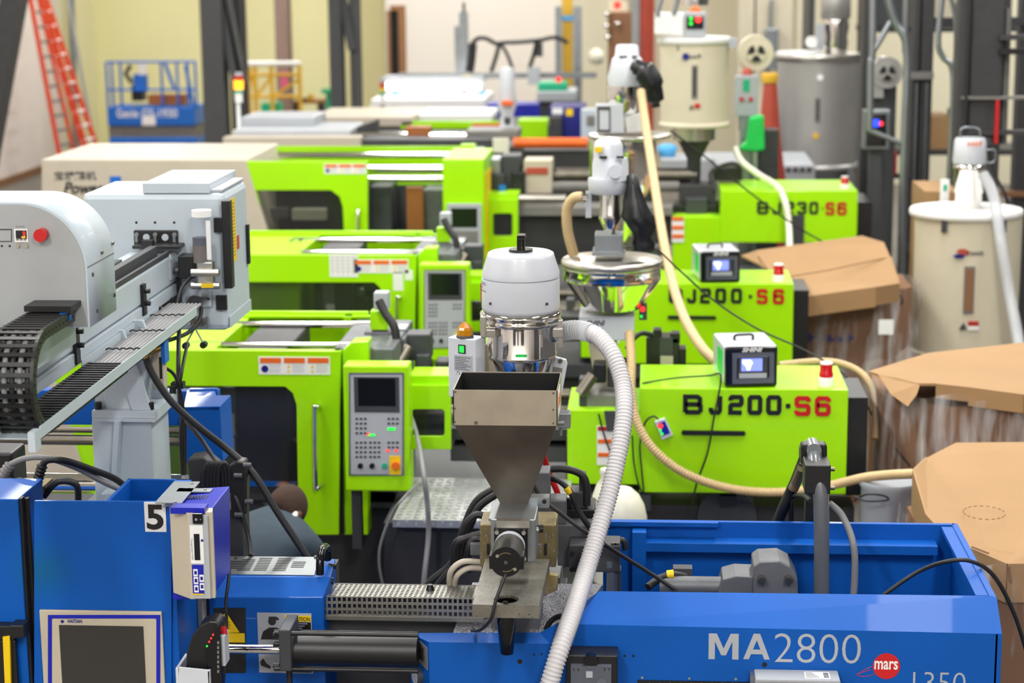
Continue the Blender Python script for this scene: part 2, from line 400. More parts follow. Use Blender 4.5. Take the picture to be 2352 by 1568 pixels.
struct(MB().box(XL-0.2, XL, YF, YB+0.2, 0, ZC), 'wall_left', 'wallleft')
struct(MB().box(XR, XR+0.2, YF, YB+0.2, 0, ZC), 'wall_right', 'walldark')
struct(MB().box(XL, XR, YF-0.2, YF, 0, ZC), 'wall_rear', 'wallwhite')
for i_, (a_, b_) in enumerate(((-4.2, -2.6), (-1.6, -.9), (.4, 2.2))):
    struct(MB().box(a_, b_, YF, YF+.06, 0, 3.0).box(a_+.1, b_-.1, YF+.06, YF+.08, 1.2, 2.0), 'door_%d' % (i_+2), 'darkgrey')  # unseen dark slabs added behind the camera to streak chrome reflections
xw = W(886, 100, YB).x
struct(MB().box(XL, xw, YB, YB+0.2, 0, ZC), 'wall_back', 'wallyellow')
# white wall with a doorway
YD = 35.0; x0, x1 = W(886, 60, YD).x, W(1290, 60, YD).x; xd0, xd1 = W(897, 60, YD).x, W(932, 60, YD).x; zd = W(910, 24, YD).z
wb = MB().box(x0, xd0, YD, YD+0.2, 0, ZC).box(xd1, x1, YD, YD+0.2, 0, ZC).box(xd0, xd1, YD, YD+0.2, zd, ZC)
wb.box(x0, x0+0.1, YD+0.2, YB, 0, ZC)
struct(wb, 'wall_back_white', 'wallwhite')
mat('doorwood', (150, 108, 70), 0.6)
dr = MB().box(xd1-0.13, xd1, YD-0.02, YD+0.2, 0, zd).box(xd0, xd1, YD-0.02, YD+0.2, zd, zd+0.09).box(xd0-0.06, xd0, YD-0.02, YD+0.2, 0, zd)
o = struct(dr, 'door_1', 'doorwood'); MB().box(xd0, xd1-0.13, YD+0.1, YD+0.14, 0, zd).build('door_leaf', 'black', o)  # black sheet stands for the dark opening of the doorway
MB().cyl((xd0+0.03, YD+0.1, 1.0), (xd0+0.03, YD, 1.0), 0.03).build('handle', 'chrome', o)
YR = 31.0; xb = W(1288, 60, YR).x
struct(MB().box(xb, XR, YR, YR+0.2, 0, ZC).box(xb, xb+0.15, YR+0.2, YD, 0, ZC), 'wall_back_beige', 'wallbeige')
struct(MB().box(XL, XL+0.03, YF, YB, 0, 0.12), 'baseboard_left', 'carddark')
# ceiling light fittings that carry the lamps
for i, (lx, ly) in enumerate(LIGHT_ROWS):
    o = MB().box(lx-0.28, lx+0.28, ly-1.62, ly+1.62, 7.02, 7.12).cyl((lx, ly, 7.12), (lx, ly, ZC), 0.03, n=8).build('strip_light', 'white', CEIL)
# ---------------------------------------------------------------- blue moulding machine, front row
BM = thing('injection_moulding_machine', 'blue moulding machine in the front row with white model lettering and a number plate', 'machine', (-0.3, 6.4, 0))
YP = 5.95
# injection cover: vertical front sheet with sloped top edge
fold = [(985, 1474), (1262, 1478), (1318, 1433), (2292, 1455)]
top = [(960, 1453), (1240, 1452), (1282, 1430), (1376, 1357), (2281, 1368)]
mb = MB(); D = 0.02
L0 = W(941, 1454, 6.09); fb = [W(x, y, YP) for x, y in fold]; ZB = 0.95
tp = [W(x, y, 6.07) for x, y in top]
bot = [Vector((p.x, p.y, ZB)) for p in fb]; L0b = Vector((L0.x, L0.y, ZB))
V = [L0, L0b]+fb+bot+tp
# indexes: 0 L0, 1 L0b, 2-5 fold, 6-9 bottom, 10-14 top
mb.add(V, [(1, 6, 2, 0), (6, 7, 3, 2), (7, 8, 4, 3), (8, 9, 5, 4), (0, 2, 10), (2, 3, 11, 10), (3, 4, 12, 11), (4, 13, 12), (4, 5, 14, 13)])
cov = mb.build('injection_cover', 'blue', BM, solid=0.012)
# end and rear sheets, open box inside
tr = tp[-1]; bx = W(2177, 1187, 6.88); zt = tp[3].z
e = MB()
e.extr([(tr.x+0.012, YP, ZB), (tr.x+0.012, 6.9, ZB), (tr.x+0.012, 6.9, zt), (tr.x+0.012, 6.07, zt), (tr.x+0.012, YP, fb[-1].z)], (-0.022, 0, 0))
e.build('end_sheet', 'blue', BM, bevel=0.002)
xl = W(1385, 1190, 6.88).x
MB().box(xl, tr.x, 6.88, 6.9, ZB, zt).build('rear_sheet', 'blue', BM, bevel=0.002)
MB().box(xl, W(1650, 1190, 6.86).x, 6.85, 6.88, zt-0.012, zt+0.004).build('rear_rim', 'blue', BM)
z1 = W(1800, 1250, 6.8).z
MB().box(W(1482, 1250, 6.8).x, W(2155, 1250, 6.8).x, 6.8, 6.88, z1-0.035, z1).build('ledge', 'blue', BM, bevel=0.002)
MB().box(W(1452, 1300, 6.8).x, W(1484, 1300, 6.8).x, 6.8, 6.88, ZB, zt-0.02).build('stiffener', 'blue', BM, bevel=0.002)
MB().box(tr.x-0.05, tr.x-0.01, 6.1, 6.87, zt-0.02, zt-0.005).build('end_rim', 'blue', BM)
MB().box(fb[1].x+0.1, tr.x, 5.99, 6.88, ZB-0.02, ZB+0.02).build('cover_floor', 'bedgrey', BM)
# base of the machine down to the floor
MB().box(-2.9, tr.x+0.02, 6.0, 7.1, 0, 0.93).build('base', 'blue', BM, bevel=0.01)
for cells_, (x0, x1) in (([[(0, 0), (0, 1), (.27, 1), (.5, .42), (.73, 1), (1, 1), (1, 0), (.79, 0), (.79, .70), (.58, .16), (.42, .16), (.21, .70), (.21, 0)]], (1628, 1696)),
                         ([[(0, 0), (.21, 0), (.60, 1), (.38, 1)], [(.79, 0), (1, 0), (.62, 1), (.40, 1)], [(.22, .2), (.78, .2), (.71, .38), (.29, .38)]], (1708, 1768))):
    mb = MB(); tl_, br_ = W(x0, 1454, YP), W(x1, 1514, YP)
    for q_, pl_ in enumerate(cells_): mb.extr([(tl_.x+(br_.x-tl_.x)*u, YP-.0012-q_*.0001, br_.z+(tl_.z-br_.z)*v) for u, v in pl_], (0, .001, 0))
    mb.build('letter', 'panelgrey', BM)
text('letter', '2800', (1778, 1455, 1977, 1522), YP, 'panelgrey', BM, bold=-0.012)
text('letter', '1350', (2096, 1543, 2217, 1590), YP, 'panelgrey', BM, bold=-0.012)
lg = MB().lathe((0, 0, 0), [(0.0001, 0.0)], 3, cap=False) if False else MB()
c = W(2036, 1529, YP); kk = S(2036, 1529, YP)
lg.cyl(c, c+Vector((0, -0.002, 0)), 31*kk, n=40)
logo = lab(lg.build('logo_disc', 'redlamp', BM), 'red disc emblem')
text('letter', 'mars', (2008, 1517, 2062, 1537), YP-0.0022, 'paper', logo, bold=0.02)
sw = MB()
for a in ([(2000, 1538), (1975, 1545), (1968, 1550), (1985, 1553), (2010, 1548)], [(2003, 1530), (1985, 1538), (1972, 1548)]):
    sw.sweep(cat_rom([W(x, y, YP-0.001) for x, y in a]), 0.0009, 6)
sw.build('logo_swoosh', 'redlamp', BM)
for x, y, r in ((1194, 1519, 6), (1226, 1503, 2.5), (1244, 1502, 2.5), (1435, 1506, 3), (1455, 1506, 3), (1756, 1526, 6)):
    MB().pdisc(x, y, YP-0.001, r, 0.003).build('hole', 'grilleback', BM)
for x in (1475, 1583, 1690):
    MB().pdisc(x, 1556+(x-1475)*0.015, YP-0.003, 3, 0.004).build('screw', 'steel', BM)
sl = MB().pb(1464, 1564, 1720, 1590, YP-0.004, 0.006).build('slotted_panel', 'black', BM)
for k in range(9): MB().pb(1490+k*24, 1566, 1493+k*24, 1590, YP-0.005, 0.002).build('divider', 'darkgrey', sl)
# rating plate and gauge on the bevelled corner
nd = (fb[0]-L0).normalized(); nn = Vector((nd.y, -nd.x, 0))
def corner(u, z, off=0.0): p = L0+nd*u; return Vector((p.x, p.y, z))+nn*off
cl = (fb[0]-L0).length; zr = W(960, 1470, 6.0).z; zr2 = W(960, 1520, 6.0).z
MB().hexa([corner(.1*cl, zr2, .003), corner(.92*cl, zr2-.012, .003), corner(.92*cl, zr-.012, .003), corner(.1*cl, zr, .003)]+[corner(.1*cl, zr2), corner(.92*cl, zr2-.012), corner(.92*cl, zr-.012), corner(.1*cl, zr)]).build('rating_plate', 'midgrey', BM)
rp = MB()
for k in range(6):
    z = zr-.016-k*.008; rp.hexa([corner(.2*cl, z, .004), corner((.8-.1*(k % 3))*cl, z-.008, .004), corner((.8-.1*(k % 3))*cl, z-.005, .004), corner(.2*cl, z+.003, .004)]+[corner(.2*cl, z, .003), corner(.8*cl, z-.008, .003), corner(.8*cl, z-.005, .003), corner(.2*cl, z+.003, .003)])
rp.build('plate_print', 'black', BM)
gc = corner(.52*cl, W(965, 1557, 6.0).z)
g = MB().cyl(gc, gc+nn*0.02, 0.027, n=28).build('pressure_gauge', 'darkgrey', BM)
MB().cyl(gc+nn*0.02, gc+nn*0.0215, 0.023, n=28).build('dial', 'panelgrey', g)
MB().cyl(gc+nn*0.022, gc+nn*0.022+Vector((0.006, -.002, 0.014)), 0.001, n=6).build('needle', 'black', g)
# clear cover over switch, grey terminal box
cb = MB().pb(1300, 1505, 1418, 1600, 5.86, 0.09).build('switch_box', 'black', BM, bevel=0.003)
MB().pb(1311, 1530, 1404, 1600, 5.835, 0.025).build('clear_cover', 'clear', cb)
MB().pdisc(1357, 1520, 5.84, 16, 0.03).build('knob', 'glossblack', cb)
MB().pdisc(1382, 1572, 5.845, 12, 0.014).build('dial', 'darkgrey', cb)
lp_ = MB(); zk = W(1357, 1507, 5.86).z; xk = W(1330, 1507, 5.86).x
for k in range(9): lp_.box(xk+k*.009, xk+.006+k*.009, 5.885, 5.895, zk+.0002, zk+.001)
lp_.box(xk+.01, xk+.07, 5.91, 5.918, zk+.0002, zk+.001).build('label_print', 'paper', cb)
for x_ in (1317, 1327, 1388, 1398): MB().pb(x_, 1534, x_+2, 1540, 5.834, .002).build('vent_slot', 'black', cb)
MB().pb(1346, 1542, 1361, 1556, 5.832, .004).build('latch', 'panelgrey', cb)
tb = MB().pb(1735, 1563, 1930, 1640, 5.85, 0.10).build('terminal_box', 'panelgrey', BM, bevel=0.004)
MB().pb(1736, 1562, 1929, 1567, 5.845, 0.01).build('lip', 'panelgrey', tb)
zk = W(1830, 1563, 5.85).z; xk0, xk1 = W(1848, 1550, 5.9).x, W(1906, 1550, 5.9).x
MB().box(xk0, xk1, 5.872, 5.93, zk, zk+.001).build('sticker', 'paper', tb)
sp = MB()
for k in range(4): sp.box(xk1-.02, xk1-.004, 5.88+k*.011, 5.886+k*.011, zk+.001, zk+.0015).box(xk0+.004, xk0+.045-k*.006, 5.88+k*.012, 5.883+k*.012, zk+.001, zk+.0015)
sp.build('sticker_print', 'black', tb)
MB().pb(1723, 1552, 1737, 1640, 5.9, 0.05).build('bracket', 'galv', tb)
MB().pb(1746, 1572, 1920, 1640, 5.846, 0.004).build('display', 'darkscreen', tb)
# inside of the cover: hydraulic motor, big dark pipe, hoses
hm = MB().ph(1515, 1720, 1345, 6.45, 22).poly([(1650, 1362), (1660, 1330), (1690, 1322), (1735, 1324), (1735, 1400), (1650, 1400)], 6.38, 0.14).build('motor_housing', 'castgrey', BM, bevel=0.004)
MB().poly([(1730, 1300), (1745, 1289), (1790, 1287), (1815, 1300), (1832, 1330), (1835, 1400), (1730, 1400)], 6.36, 0.15).build('motor_flange', 'castgrey', BM, bevel=0.006)
for x_ in (1750, 1812): MB().pdisc(x_, 1334, 6.33, 9, 0.04).build('bolt', 'dullsteel', hm)
MB().pb(1546, 1306, 1590, 1335, 6.5, 0.05).build('connector', 'darkgrey', BM)
hz = MB().ptube([(1575, 1325, 6.48), (1545, 1320, 6.46), (1515, 1328, 6.44), (1488, 1348, 6.4)], 9).build('cable', 'cable', BM)
MB().ptube([(1532, 1320, 6.455), (1548, 1318, 6.455)], 11).build('tag_sleeve', 'yellow', hz)
pm = MB().sweep(cat_rom([W(1887, 1400, 6.45), W(1887, 1200, 6.45), W(1884, 1120, 6.46), W(1873, 1075, 6.5), W(1870, 1040, 6.6)]), 18*S(1887, 1200, 6.45), 20)
pm.build('hydraulic_pipe', 'pipegrey', BM)
MB().pb(1849, 1068, 1908, 1135, 6.44, 0.12).build('pipe_clamp', 'black', BM, bevel=0.004)
MB().poly([(1843, 1020), (1896, 1020), (1900, 1026), (1900, 1066), (1840, 1066), (1840, 1026)], 6.58, 0.05).build('pipe_flange', 'black', BM, bevel=0.004)
MB().pdisc(1870, 1035, 6.56, 17, 0.09).build('pipe_end', 'galv', BM)
for x, y in ((1848, 1030), (1892, 1030), (1848, 1058), (1892, 1058)): MB().pdisc(x, y, 6.572, 5, 0.01).build('bolt', 'black', BM)
for x, y in ((1909, 1077), (1909, 1120)): MB().ph(x-2, x+8, y, 6.47, 5).build('bolt', 'dullsteel', BM)
MB().sweep(cat_rom([W(1862, 1150, 6.6), W(1845, 1138, 6.75), W(1824, 1140, 6.95), W(1818, 1160, 6.97), W(1818, 1300, 6.98)]), 6*S(1830, 1150, 6.5)).build('thin_pipe', 'black', BM)
MB().ptube([(1845, 1060, 6.75), (1825, 1110, 6.95), (1800, 1165, 6.98), (1775, 1230, 7.0)], 14).build('elbow_hose', 'black', BM)
MB().ptube([(1844, 1072, 6.74), (1832, 1100, 6.9), (1822, 1122, 6.93)], 13).build('fitting', 'brassblock', BM)
MB().pb(1848, 1130, 1880, 1400, 6.93, 0.06).pb(1852, 1080, 1876, 1130, 6.6, .36).build('post', 'black', BM)
MB().ptube([(1905, 1155, 6.5), (1935, 1185, 6.5), (1960, 1250, 6.45), (1963, 1330, 6.45), (1955, 1420, 6.45)], 8).build('hose', 'greycable', BM)
MB().ptube([(2030, 1365, 6.4), (2110, 1312, 6.4), (2180, 1288, 6.35), (2235, 1290, 6.35), (2285, 1325, 6.4), (2330, 1410, 6.5), (2362, 1510, 6.6)], 5).build('cable', 'cable', BM)
# control cabinet with screen
m_ = mat('blueworn', (0, 84, 174), 0.5, vary=0.05, scale=3, coat=0.06, spec=0.25); nt = m_.node_tree      # green stain rubbed into the paint
vd = nt.nodes.new('ShaderNodeVectorMath'); vd.operation = 'DISTANCE'; vd.inputs[1].default_value = W(98, 1310, 5.8)
gg = nt.nodes.new('ShaderNodeNewGeometry'); nt.links.new(gg.outputs['Position'], vd.inputs[0])
mr_ = nt.nodes.new('ShaderNodeMapRange'); mr_.inputs['From Min'].default_value = .02; mr_.inputs['From Max'].default_value = .12; mr_.inputs['To Min'].default_value = .55; mr_.inputs['To Max'].default_value = 0
nt.links.new(vd.outputs['Value'], mr_.inputs['Value']); mx_ = nt.nodes.new('ShaderNodeMix'); mx_.data_type = 'RGBA'; mx_.inputs['B'].default_value = srgb(0, 92, 110)
bs_ = nt.nodes['Principled BSDF']; nt.links.new(bs_.inputs['Base Color'].links[0].from_socket, mx_.inputs['A']); nt.links.new(mr_.outputs['Result'], mx_.inputs['Factor']); nt.links.new(mx_.outputs['Result'], bs_.inputs['Base Color'])
YC = 5.8
mb = MB().poly([(78, 1150), (394, 1152), (394, 1700), (78, 1700)], YC, 0.012)
xa, xb2 = W(240, 1150, YC).x, W(394, 1150, YC).x; zc = W(240, 1152, YC).z
cab = mb.build('control_cabinet', 'blueworn', BM, bevel=0.002)
MB().box(xa, xa+0.012, YC+.012, 6.08, 0.9, zc).box(xb2-0.055, xb2, YC+.012, 6.08, 0.9, zc).box(xa, xb2, 6.068, 6.08, 0.9, zc).box(xa, xb2, YC+.012, 6.07, zc-.3, zc-.29).build('duct', 'blue', cab, bevel=0.002)
MB().pb(-40, 1146, 58, 1700, YC, 0.25).build('side_panel', 'blueworn', BM, bevel=0.003)
MB().pb(58, 1145, 66, 1700, YC+0.01, 0.03).pb(58, 1145, 80, 1700, YC+0.04, 0.02).build('gap_seal', 'black', BM)  # black strip stands for the dark gap between the blue panels
sc = MB().pb(99, 1403, 378, 1720, YC-0.012, 0.012).build('screen_panel', 'beige', BM, bevel=0.003)
MB().frame((110, 1412, 368, 1760), (119, 1420, 359, 1760), YC-0.0135, 0.003, 3).build('blue_border', 'royal', sc)
MB().pb(144, 1437, 336, 1740, YC-0.0145, 0.003).build('display', 'screen', sc)
text('letter', 'HAITIAN', (156, 1422, 189, 1430), YC-0.012, 'deepblue', sc, bold=0.03)
MB().extr([W(143, 1427, YC-.0135)+Vector((0.0065*math.cos(a), 0, 0.0065*math.sin(a))) for a in (0, 1.571, 3.142, 4.712)], (0, .0015, 0)).build('logo', 'deepblue', sc)
pl = lab(MB().pb(332, 1153, 381, 1221, YC-0.003, 0.003).build('number_plate', 'paper', BM), 'white plate with a black 5')
text('letter', '5', (338, 1158, 377, 1216), YC-0.003, 'black', pl, bold=0.03)
gl = MB().pb(-30, 1437, 32, 1470, 5.76, 0.05).pb(22, 1436, 54, 1466, 5.74, 0.06).pb(-30, 1470, 40, 1640, 5.77, 0.02).build('gate_latch', 'black', BM, bevel=0.004)
MB().poly([(6, 1462), (22, 1460), (26, 1640), (14, 1640)], 5.755, 0.012).build('yellow_strip', 'yellow', gl)
# hoses on the top left
MB().pribbed([(0, 1105, 6.15), (10, 1085, 6.15), (24, 1066, 6.15)], 13, 9, depth=0.25).build('strain_relief', 'greycable', BM)
MB().ptube([(24, 1066, 6.15), (60, 1052, 6.15), (110, 1052, 6.15), (180, 1076, 6.2), (235, 1105, 6.25), (290, 1130, 6.3)], 7).build('cable', 'greycable', BM)
MB().pribbed([(84, 1112, 6.1), (90, 1092, 6.1), (98, 1066, 6.1)], 13, 9, depth=0.25).build('strain_relief', 'black', BM)
MB().ptube([(98, 1066, 6.1), (112, 1056, 6.1), (150, 1058, 6.12), (205, 1076, 6.2), (265, 1100, 6.3), (300, 1130, 6.35)], 8).build('cable', 'cable', BM)
for k, (a, b) in enumerate(((10, 40), (26, 68), (100, 180))):
    MB().ptube([(a, 1140, 6.12), ((a+b)/2-8, 1106, 6.12), (b-6, 1112, 6.14), (b, 1150, 6.16)], 8).build('cable', 'cable', BM)
MB().pb(18, 1125, 90, 1142, 6.05, 0.15).build('cable_clamp', 'brassblock', BM)
MB().pb(-40, 1040, 30, 1140, 6.3, 0.15).build('junction_block', 'black', BM, bevel=0.01)
# rear safety guard, rails and tie bars behind the pedestal
YG = 7.55
MB().pb(-60, 897, 500, 976, YG, 0.06).build('rear_guard', 'blue', BM, bevel=0.003)
gp = MB().poly([(418, 935), (505, 933), (512, 1062), (418, 1062)], 7.2, 0.2).poly([(432, 894), (497, 893), (505, 935), (470, 935)], 7.5, 0.03)
gp.build('guard_post', 'blue', BM, bevel=0.003)
q = [W(422, 936, 7.2), W(503, 934, 7.2), W(493, 894, 7.52), W(430, 895, 7.52)]
MB().extr(q, (0, 0, -0.012)).build('guard_top', 'blue', BM)
MB().ph(-60, 440, 987, 7.4, 7).ph(-60, 440, 1010, 7.4, 12).build('guide_rail', 'dullsteel', BM)
MB().ph(-60, 420, 1106, 6.8, 20, 20).build('tie_bar', 'chrome', BM)
MB().ph(-60, 430, 1110, 7.25, 16, 20).build('tie_bar', 'chrome', BM)
MB().pb(-60, 1150, 430, 1420, 6.95, 0.1).build('rear_frame', 'bedgrey', BM); MB().pb(430, 1300, 770, 1420, 6.95, 0.1).build('rear_rail', 'bedgrey', BM)
# platen guard with vents, handle and caution plate
YM = 6.12
g0 = [W(480, 1372, YM), W(742, 1372, YM), W(760, 1325, YM+.05), W(484, 1322, YM+.05), W(500, 1276, 6.42), W(770, 1283, 6.42)]
zb = 0.93; mb = MB()
V = [Vector((g0[0].x, YM, zb)), Vector((g0[1].x, YM, zb)), g0[0], g0[1], g0[3], g0[2], g0[4], g0[5], Vector((g0[5].x, 6.42, zb)), Vector((g0[4].x, 6.42, zb))]
mb.add(V, [(0, 1, 3, 2), (2, 3, 5, 4), (4, 5, 7, 6), (1, 8, 7, 5, 3), (6, 7, 8, 9), (0, 2, 4, 6, 9)])
pg = mb.build('platen_guard', 'blue', BM, bevel=0.003)
up = (g0[4]-g0[3]); rt = (g0[2]-g0[3])
def onp(u, v, h=0.0): return g0[3]+rt*u+up*v+Vector((0, 0, h))
MB().hexa([onp(.02, .05, .001), onp(.86, .05, .001), onp(.88, .95, .001), onp(.02, .95, .001)]+[onp(.02, .05, .003), onp(.86, .05, .003), onp(.88, .95, .003), onp(.02, .95, .003)]).build('vent_plate', 'galv', pg)
vs = MB()
for bi, (u0, r0, r1) in enumerate(((.10, 2, 7), (.20, 1, 8), (.34, 1, 9), (.50, 1, 9), (.64, 3, 7))):
    for k in range(r0, r1):
        v = .15+k*.085; a, b = u0+k*.004, u0+.11+k*.004
        vs.hexa([onp(a, v, .0032), onp(b, v, .0032), onp(b, v+.04, .0032), onp(a, v+.04, .0032)]+[onp(a, v, .004), onp(b, v, .004), onp(b, v+.04, .004), onp(a, v+.04, .004)])
vs.build('vent_slots', 'black', pg)
for u, v in ((.12, .12), (.09, .3), (.3, .97), (.17, .8), (.85, .9)): MB().cyl(onp(u, v, .003), onp(u, v, .01), .006, n=10).build('screw', 'dullsteel', pg)
hp = [W(735, 1318, 6.17), W(735, 1292, 6.17), W(738, 1268, 6.2), W(743, 1258, 6.25), W(750, 1258, 6.34), W(752, 1284, 6.36)]
lab(MB().sweep(cat_rom(hp), 9.5*S(735, 1300, 6.2), 14).build('guard_handle', 'glossblack', pg), 'black grab handle')
MB().ph(755, 772, 1300, 6.32, 6).build('bolt', 'black', pg); MB().ph(748, 766, 1334, 6.2, 8).build('bolt', 'black', pg)
MB().frame((490, 1396, 564, 1545), (497, 1402, 560, 1540), YM-0.003, 0.004, 6).build('recess_frame', 'black', pg)
MB().pb(494, 1400, 562, 1542, YM-0.001, 0.002).build('recess', 'black', pg)
lab(MB().extr([W(518, 1404, YM-.006), W(486, 1454, YM-.006), W(550, 1452, YM-.006)], (0, .002, 0)).build('warning_triangle', 'yellow', pg), 'yellow warning triangle')
text('letter', '✳', (508, 1424, 530, 1446), YM-.0062, 'black', pg)
MB().pb(524, 1454, 562, 1475, YM-.006, .003).build('notice', 'yellow', pg)
cs = MB().pb(593, 1408, 717, 1545, YM-.004, .004).build('caution_plate', 'panelgrey', pg)
MB().pb(654, 1414, 714, 1427, YM-.0055, .002).build('yellow_band', 'yellow', cs)
text('letter', '▲ CAUTION', (657, 1415.5, 712, 1425.5), YM-.0057, 'black', cs, bold=0.01)
MB().pb(654, 1429, 714, 1447, YM-.0055, .002).pb(655, 1450, 714, 1544, YM-.0055, .002).build('text_block', 'black', cs)
tx = MB()
for k in range(3): tx.pb(657, 1431+k*5, 706-k*6, 1433+k*5, YM-.006, .001)
for k in range(14): tx.pb(658, 1454+k*6, 708-(k*7) % 23, 1456+k*6, YM-.006, .001)
tx.build('text_line', 'panelgrey', cs)
pf = MB().poly([(599, 1468), (604, 1450), (618, 1441), (634, 1441), (650, 1449), (652, 1468)], YM-.006, .002).poly([(617, 1422), (640, 1424), (640, 1420), (634, 1416), (617, 1416)], YM-.0062, .002)
pf.poly([(597, 1520), (604, 1512), (612, 1524), (622, 1530), (620, 1536), (600, 1528)], YM-.006, .002)
pf.build('pictogram', 'black', cs)
for a_ in ((625, 1427, 9), (644, 1528, 7)): MB().pdisc(a_[0], a_[1], YM-.006, a_[2], .002, 24).build('pictogram', 'black', cs)
# hydraulic carriage cylinder
yc = 5.98
MB().ph(505, 650, 1490, yc, 11, 20).build('piston_rod', 'chrome', BM)
MB().pb(641, 1446, 668, 1542, yc-.075, .15).build('cylinder_head', 'darkgrey', BM, bevel=0.004)
MB().ph(668, 960, 1494, yc, 36, 28).build('cylinder_tube', 'black', BM)
for y, dy in ((1456, -.06), (1452, .06), (1538, -.06), (1536, .06)): MB().ph(630, 960, y, yc+dy, 5).build('tie_rod', 'black', BM)
MB().pv(666, 1540, 1640, yc, 7).build('hose', 'cable', BM)
for y in (1458, 1478, 1528): MB().ph(628, 642, y, yc-.05, 7).build('nut', 'black', BM)
MB().pb(740, 1422, 1100, 1452, 6.3, .02).build('slotted_rail', 'black', BM)
rr = MB()
for k in range(24): rr.pb(860+k*9.5, 1430, 866+k*9.5, 1433, 6.297, .004)
rr.build('rail_marks', 'midgrey', BM)
MB().pb(793, 1424, 852, 1437, 6.28, .02).build('red_block', 'red', BM)
# perforated barrel guard
zf = W(900, 1370, 6.15); 
P0 = W(740, 1413, 6.15); U = Vector((W(1110, 1413, 6.15).x-P0.x, 0, 0)); Vz = Vector((0, 0, W(740, 1368, 6.15).z-P0.z))
perforated(P0, U, Vz, 32, 3, .62).build('perforated_guard', 'perfsteel', BM, solid=.003)
Q0 = P0+Vz; Qv = Vector((0.0, .17, W(745, 1340, 6.32).z-Q0.z))
perforated(Q0, U, Qv, 32, 8, .6).build('perforated_guard', 'perfsteel', BM, solid=.003)
Q1 = P0+Vector((0, 0, -.012))
MB().box(P0.x, P0.x+U.x, 6.147, 6.153, P0.z-.014, P0.z).build('guard_lip', 'perfsteel', BM)
MB().pv(988, 1342, 1354, 6.25, 10, r1=6).build('guard_bolt', 'black', BM)
MB().box(P0.x, P0.x+U.x, 6.34, 6.36, .95, Q0.z+Qv.z-.01).box(P0.x, P0.x+U.x, 6.2, 6.34, 1.3, 1.4).build('barrel_housing', 'bedgrey', BM)
# carriage plate
zp = W(1200, 1448, 6.1).z
MB().extr([(W(1040, 1445, 6.08).x, 6.08, zp), (W(1300, 1445, 6.08).x, 6.08, zp), (W(1385, 1330, 6.6).x, 6.6, zp), (W(1085, 1330, 6.6).x, 6.6, zp)], (0, 0, -.03)).build('carriage_plate', 'speckplate', BM, bevel=0.003)
MB().box(-.62, -.3, 6.05, 6.75, .93, zp-.03).build('carriage_support', 'bedgrey', BM)
random.seed(3); pe = MB(); sz = .0022
for k in range(260):
    x, y = random.uniform(-.6, -.2), random.uniform(6.1, 6.5); pe.box(x, x+sz, y, y+sz, zp, zp+sz)
pe.build('resin_pellets', 'glossblack', BM, kind='stuff')
# iron slab and feed cone
ys0, ys1 = 5.70, 6.17; zs = W(1160, 1389, ys0).z
xs = [W(1085, 1388, ys0).x, W(1238, 1391, ys0).x, W(1262, 1276, ys1).x, W(1115, 1276, ys1).x]
hc = W(1163, 1374, 5.755); hr = 29*S(1163, 1374, 5.755); n = 24
slab = MB(); th = .042
ring = [Vector((hc.x+hr*math.cos(2*math.pi*i/n), hc.y+hr*.95*math.sin(2*math.pi*i/n), zs)) for i in range(n)]
def sidept(a):
    cx, cy = hc.x, hc.y; dx, dy = math.cos(a), math.sin(a); best = 9
    for (ax, ay), (bx_, by) in (((xs[0], ys0), (xs[1], ys0)), ((xs[1], ys0), (xs[2], ys1)), ((xs[2], ys1), (xs[3], ys1)), ((xs[3], ys1), (xs[0], ys0))):
        ex, ey = bx_-ax, by-ay; den = dx*ey-dy*ex
        if abs(den) > 1e-9:
            t = ((ax-cx)*ey-(ay-cy)*ex)/den; u = ((ax-cx)*dy-(ay-cy)*dx)/den
            if t > 0 and -1e-6 <= u <= 1+1e-6: best = min(best, t)
    return Vector((cx+dx*best, cy+dy*best, zs))
angs = sorted([2*math.pi*i/n for i in range(n)]+[math.atan2(y-hc.y, x-hc.x) % (2*math.pi) for x, y in ((xs[0], ys0), (xs[1], ys0), (xs[2], ys1), (xs[3], ys1))])
inn = [Vector((hc.x+hr*math.cos(a), hc.y+hr*.95*math.sin(a), zs)) for a in angs]; out = [sidept(a) for a in angs]; m = len(angs); dz = Vector((0, 0, -th))
fs = []
for i in range(m):
    j = (i+1) % m; fs += [(i, j, j+m, i+m), (i+2*m, i+3*m, j+3*m, j+2*m), (i+m, j+m, j+3*m, i+3*m), (j, i, i+2*m, j+2*m)]
slab.add(inn+out+[p+dz for p in inn]+[p+dz for p in out], fs)
slab.build('feed_slab', 'ironslab', BM)
MB().pv(1161, 1381, 1394, 5.715, 6).build('slab_bolt', 'black', BM)
cz = zs-th
MB().lathe((hc.x, hc.y, 0), [(.0335, cz+.035), (.0335, cz), (.0205, cz-.135), (.0165, cz-.135), (.029, cz), (.029, cz+.03)], 32, cap=False).build('feed_cone', 'glossblack', BM)
sl2 = MB().ptube([(1162, 1318, 5.72), (1140, 1375, 5.69), (1128, 1420, 5.69), (1105, 1445, 5.75), (1085, 1448, 5.9), (1088, 1445, 6.05)], 4).build('motor_cable', 'cable', BM)
# support under the slab
MB().box(xs[3]+.02, xs[2]-.03, 6.12, 6.3, zp, zs-th+.02).build('slab_support', 'castgrey', BM)
MB().poly([(1240, 1390), (1247, 1370), (1280, 1355), (1282, 1322), (1262, 1318), (1240, 1340)], 6.05, .03).build('slotted_bracket', 'brassblock', BM, bevel=.002)
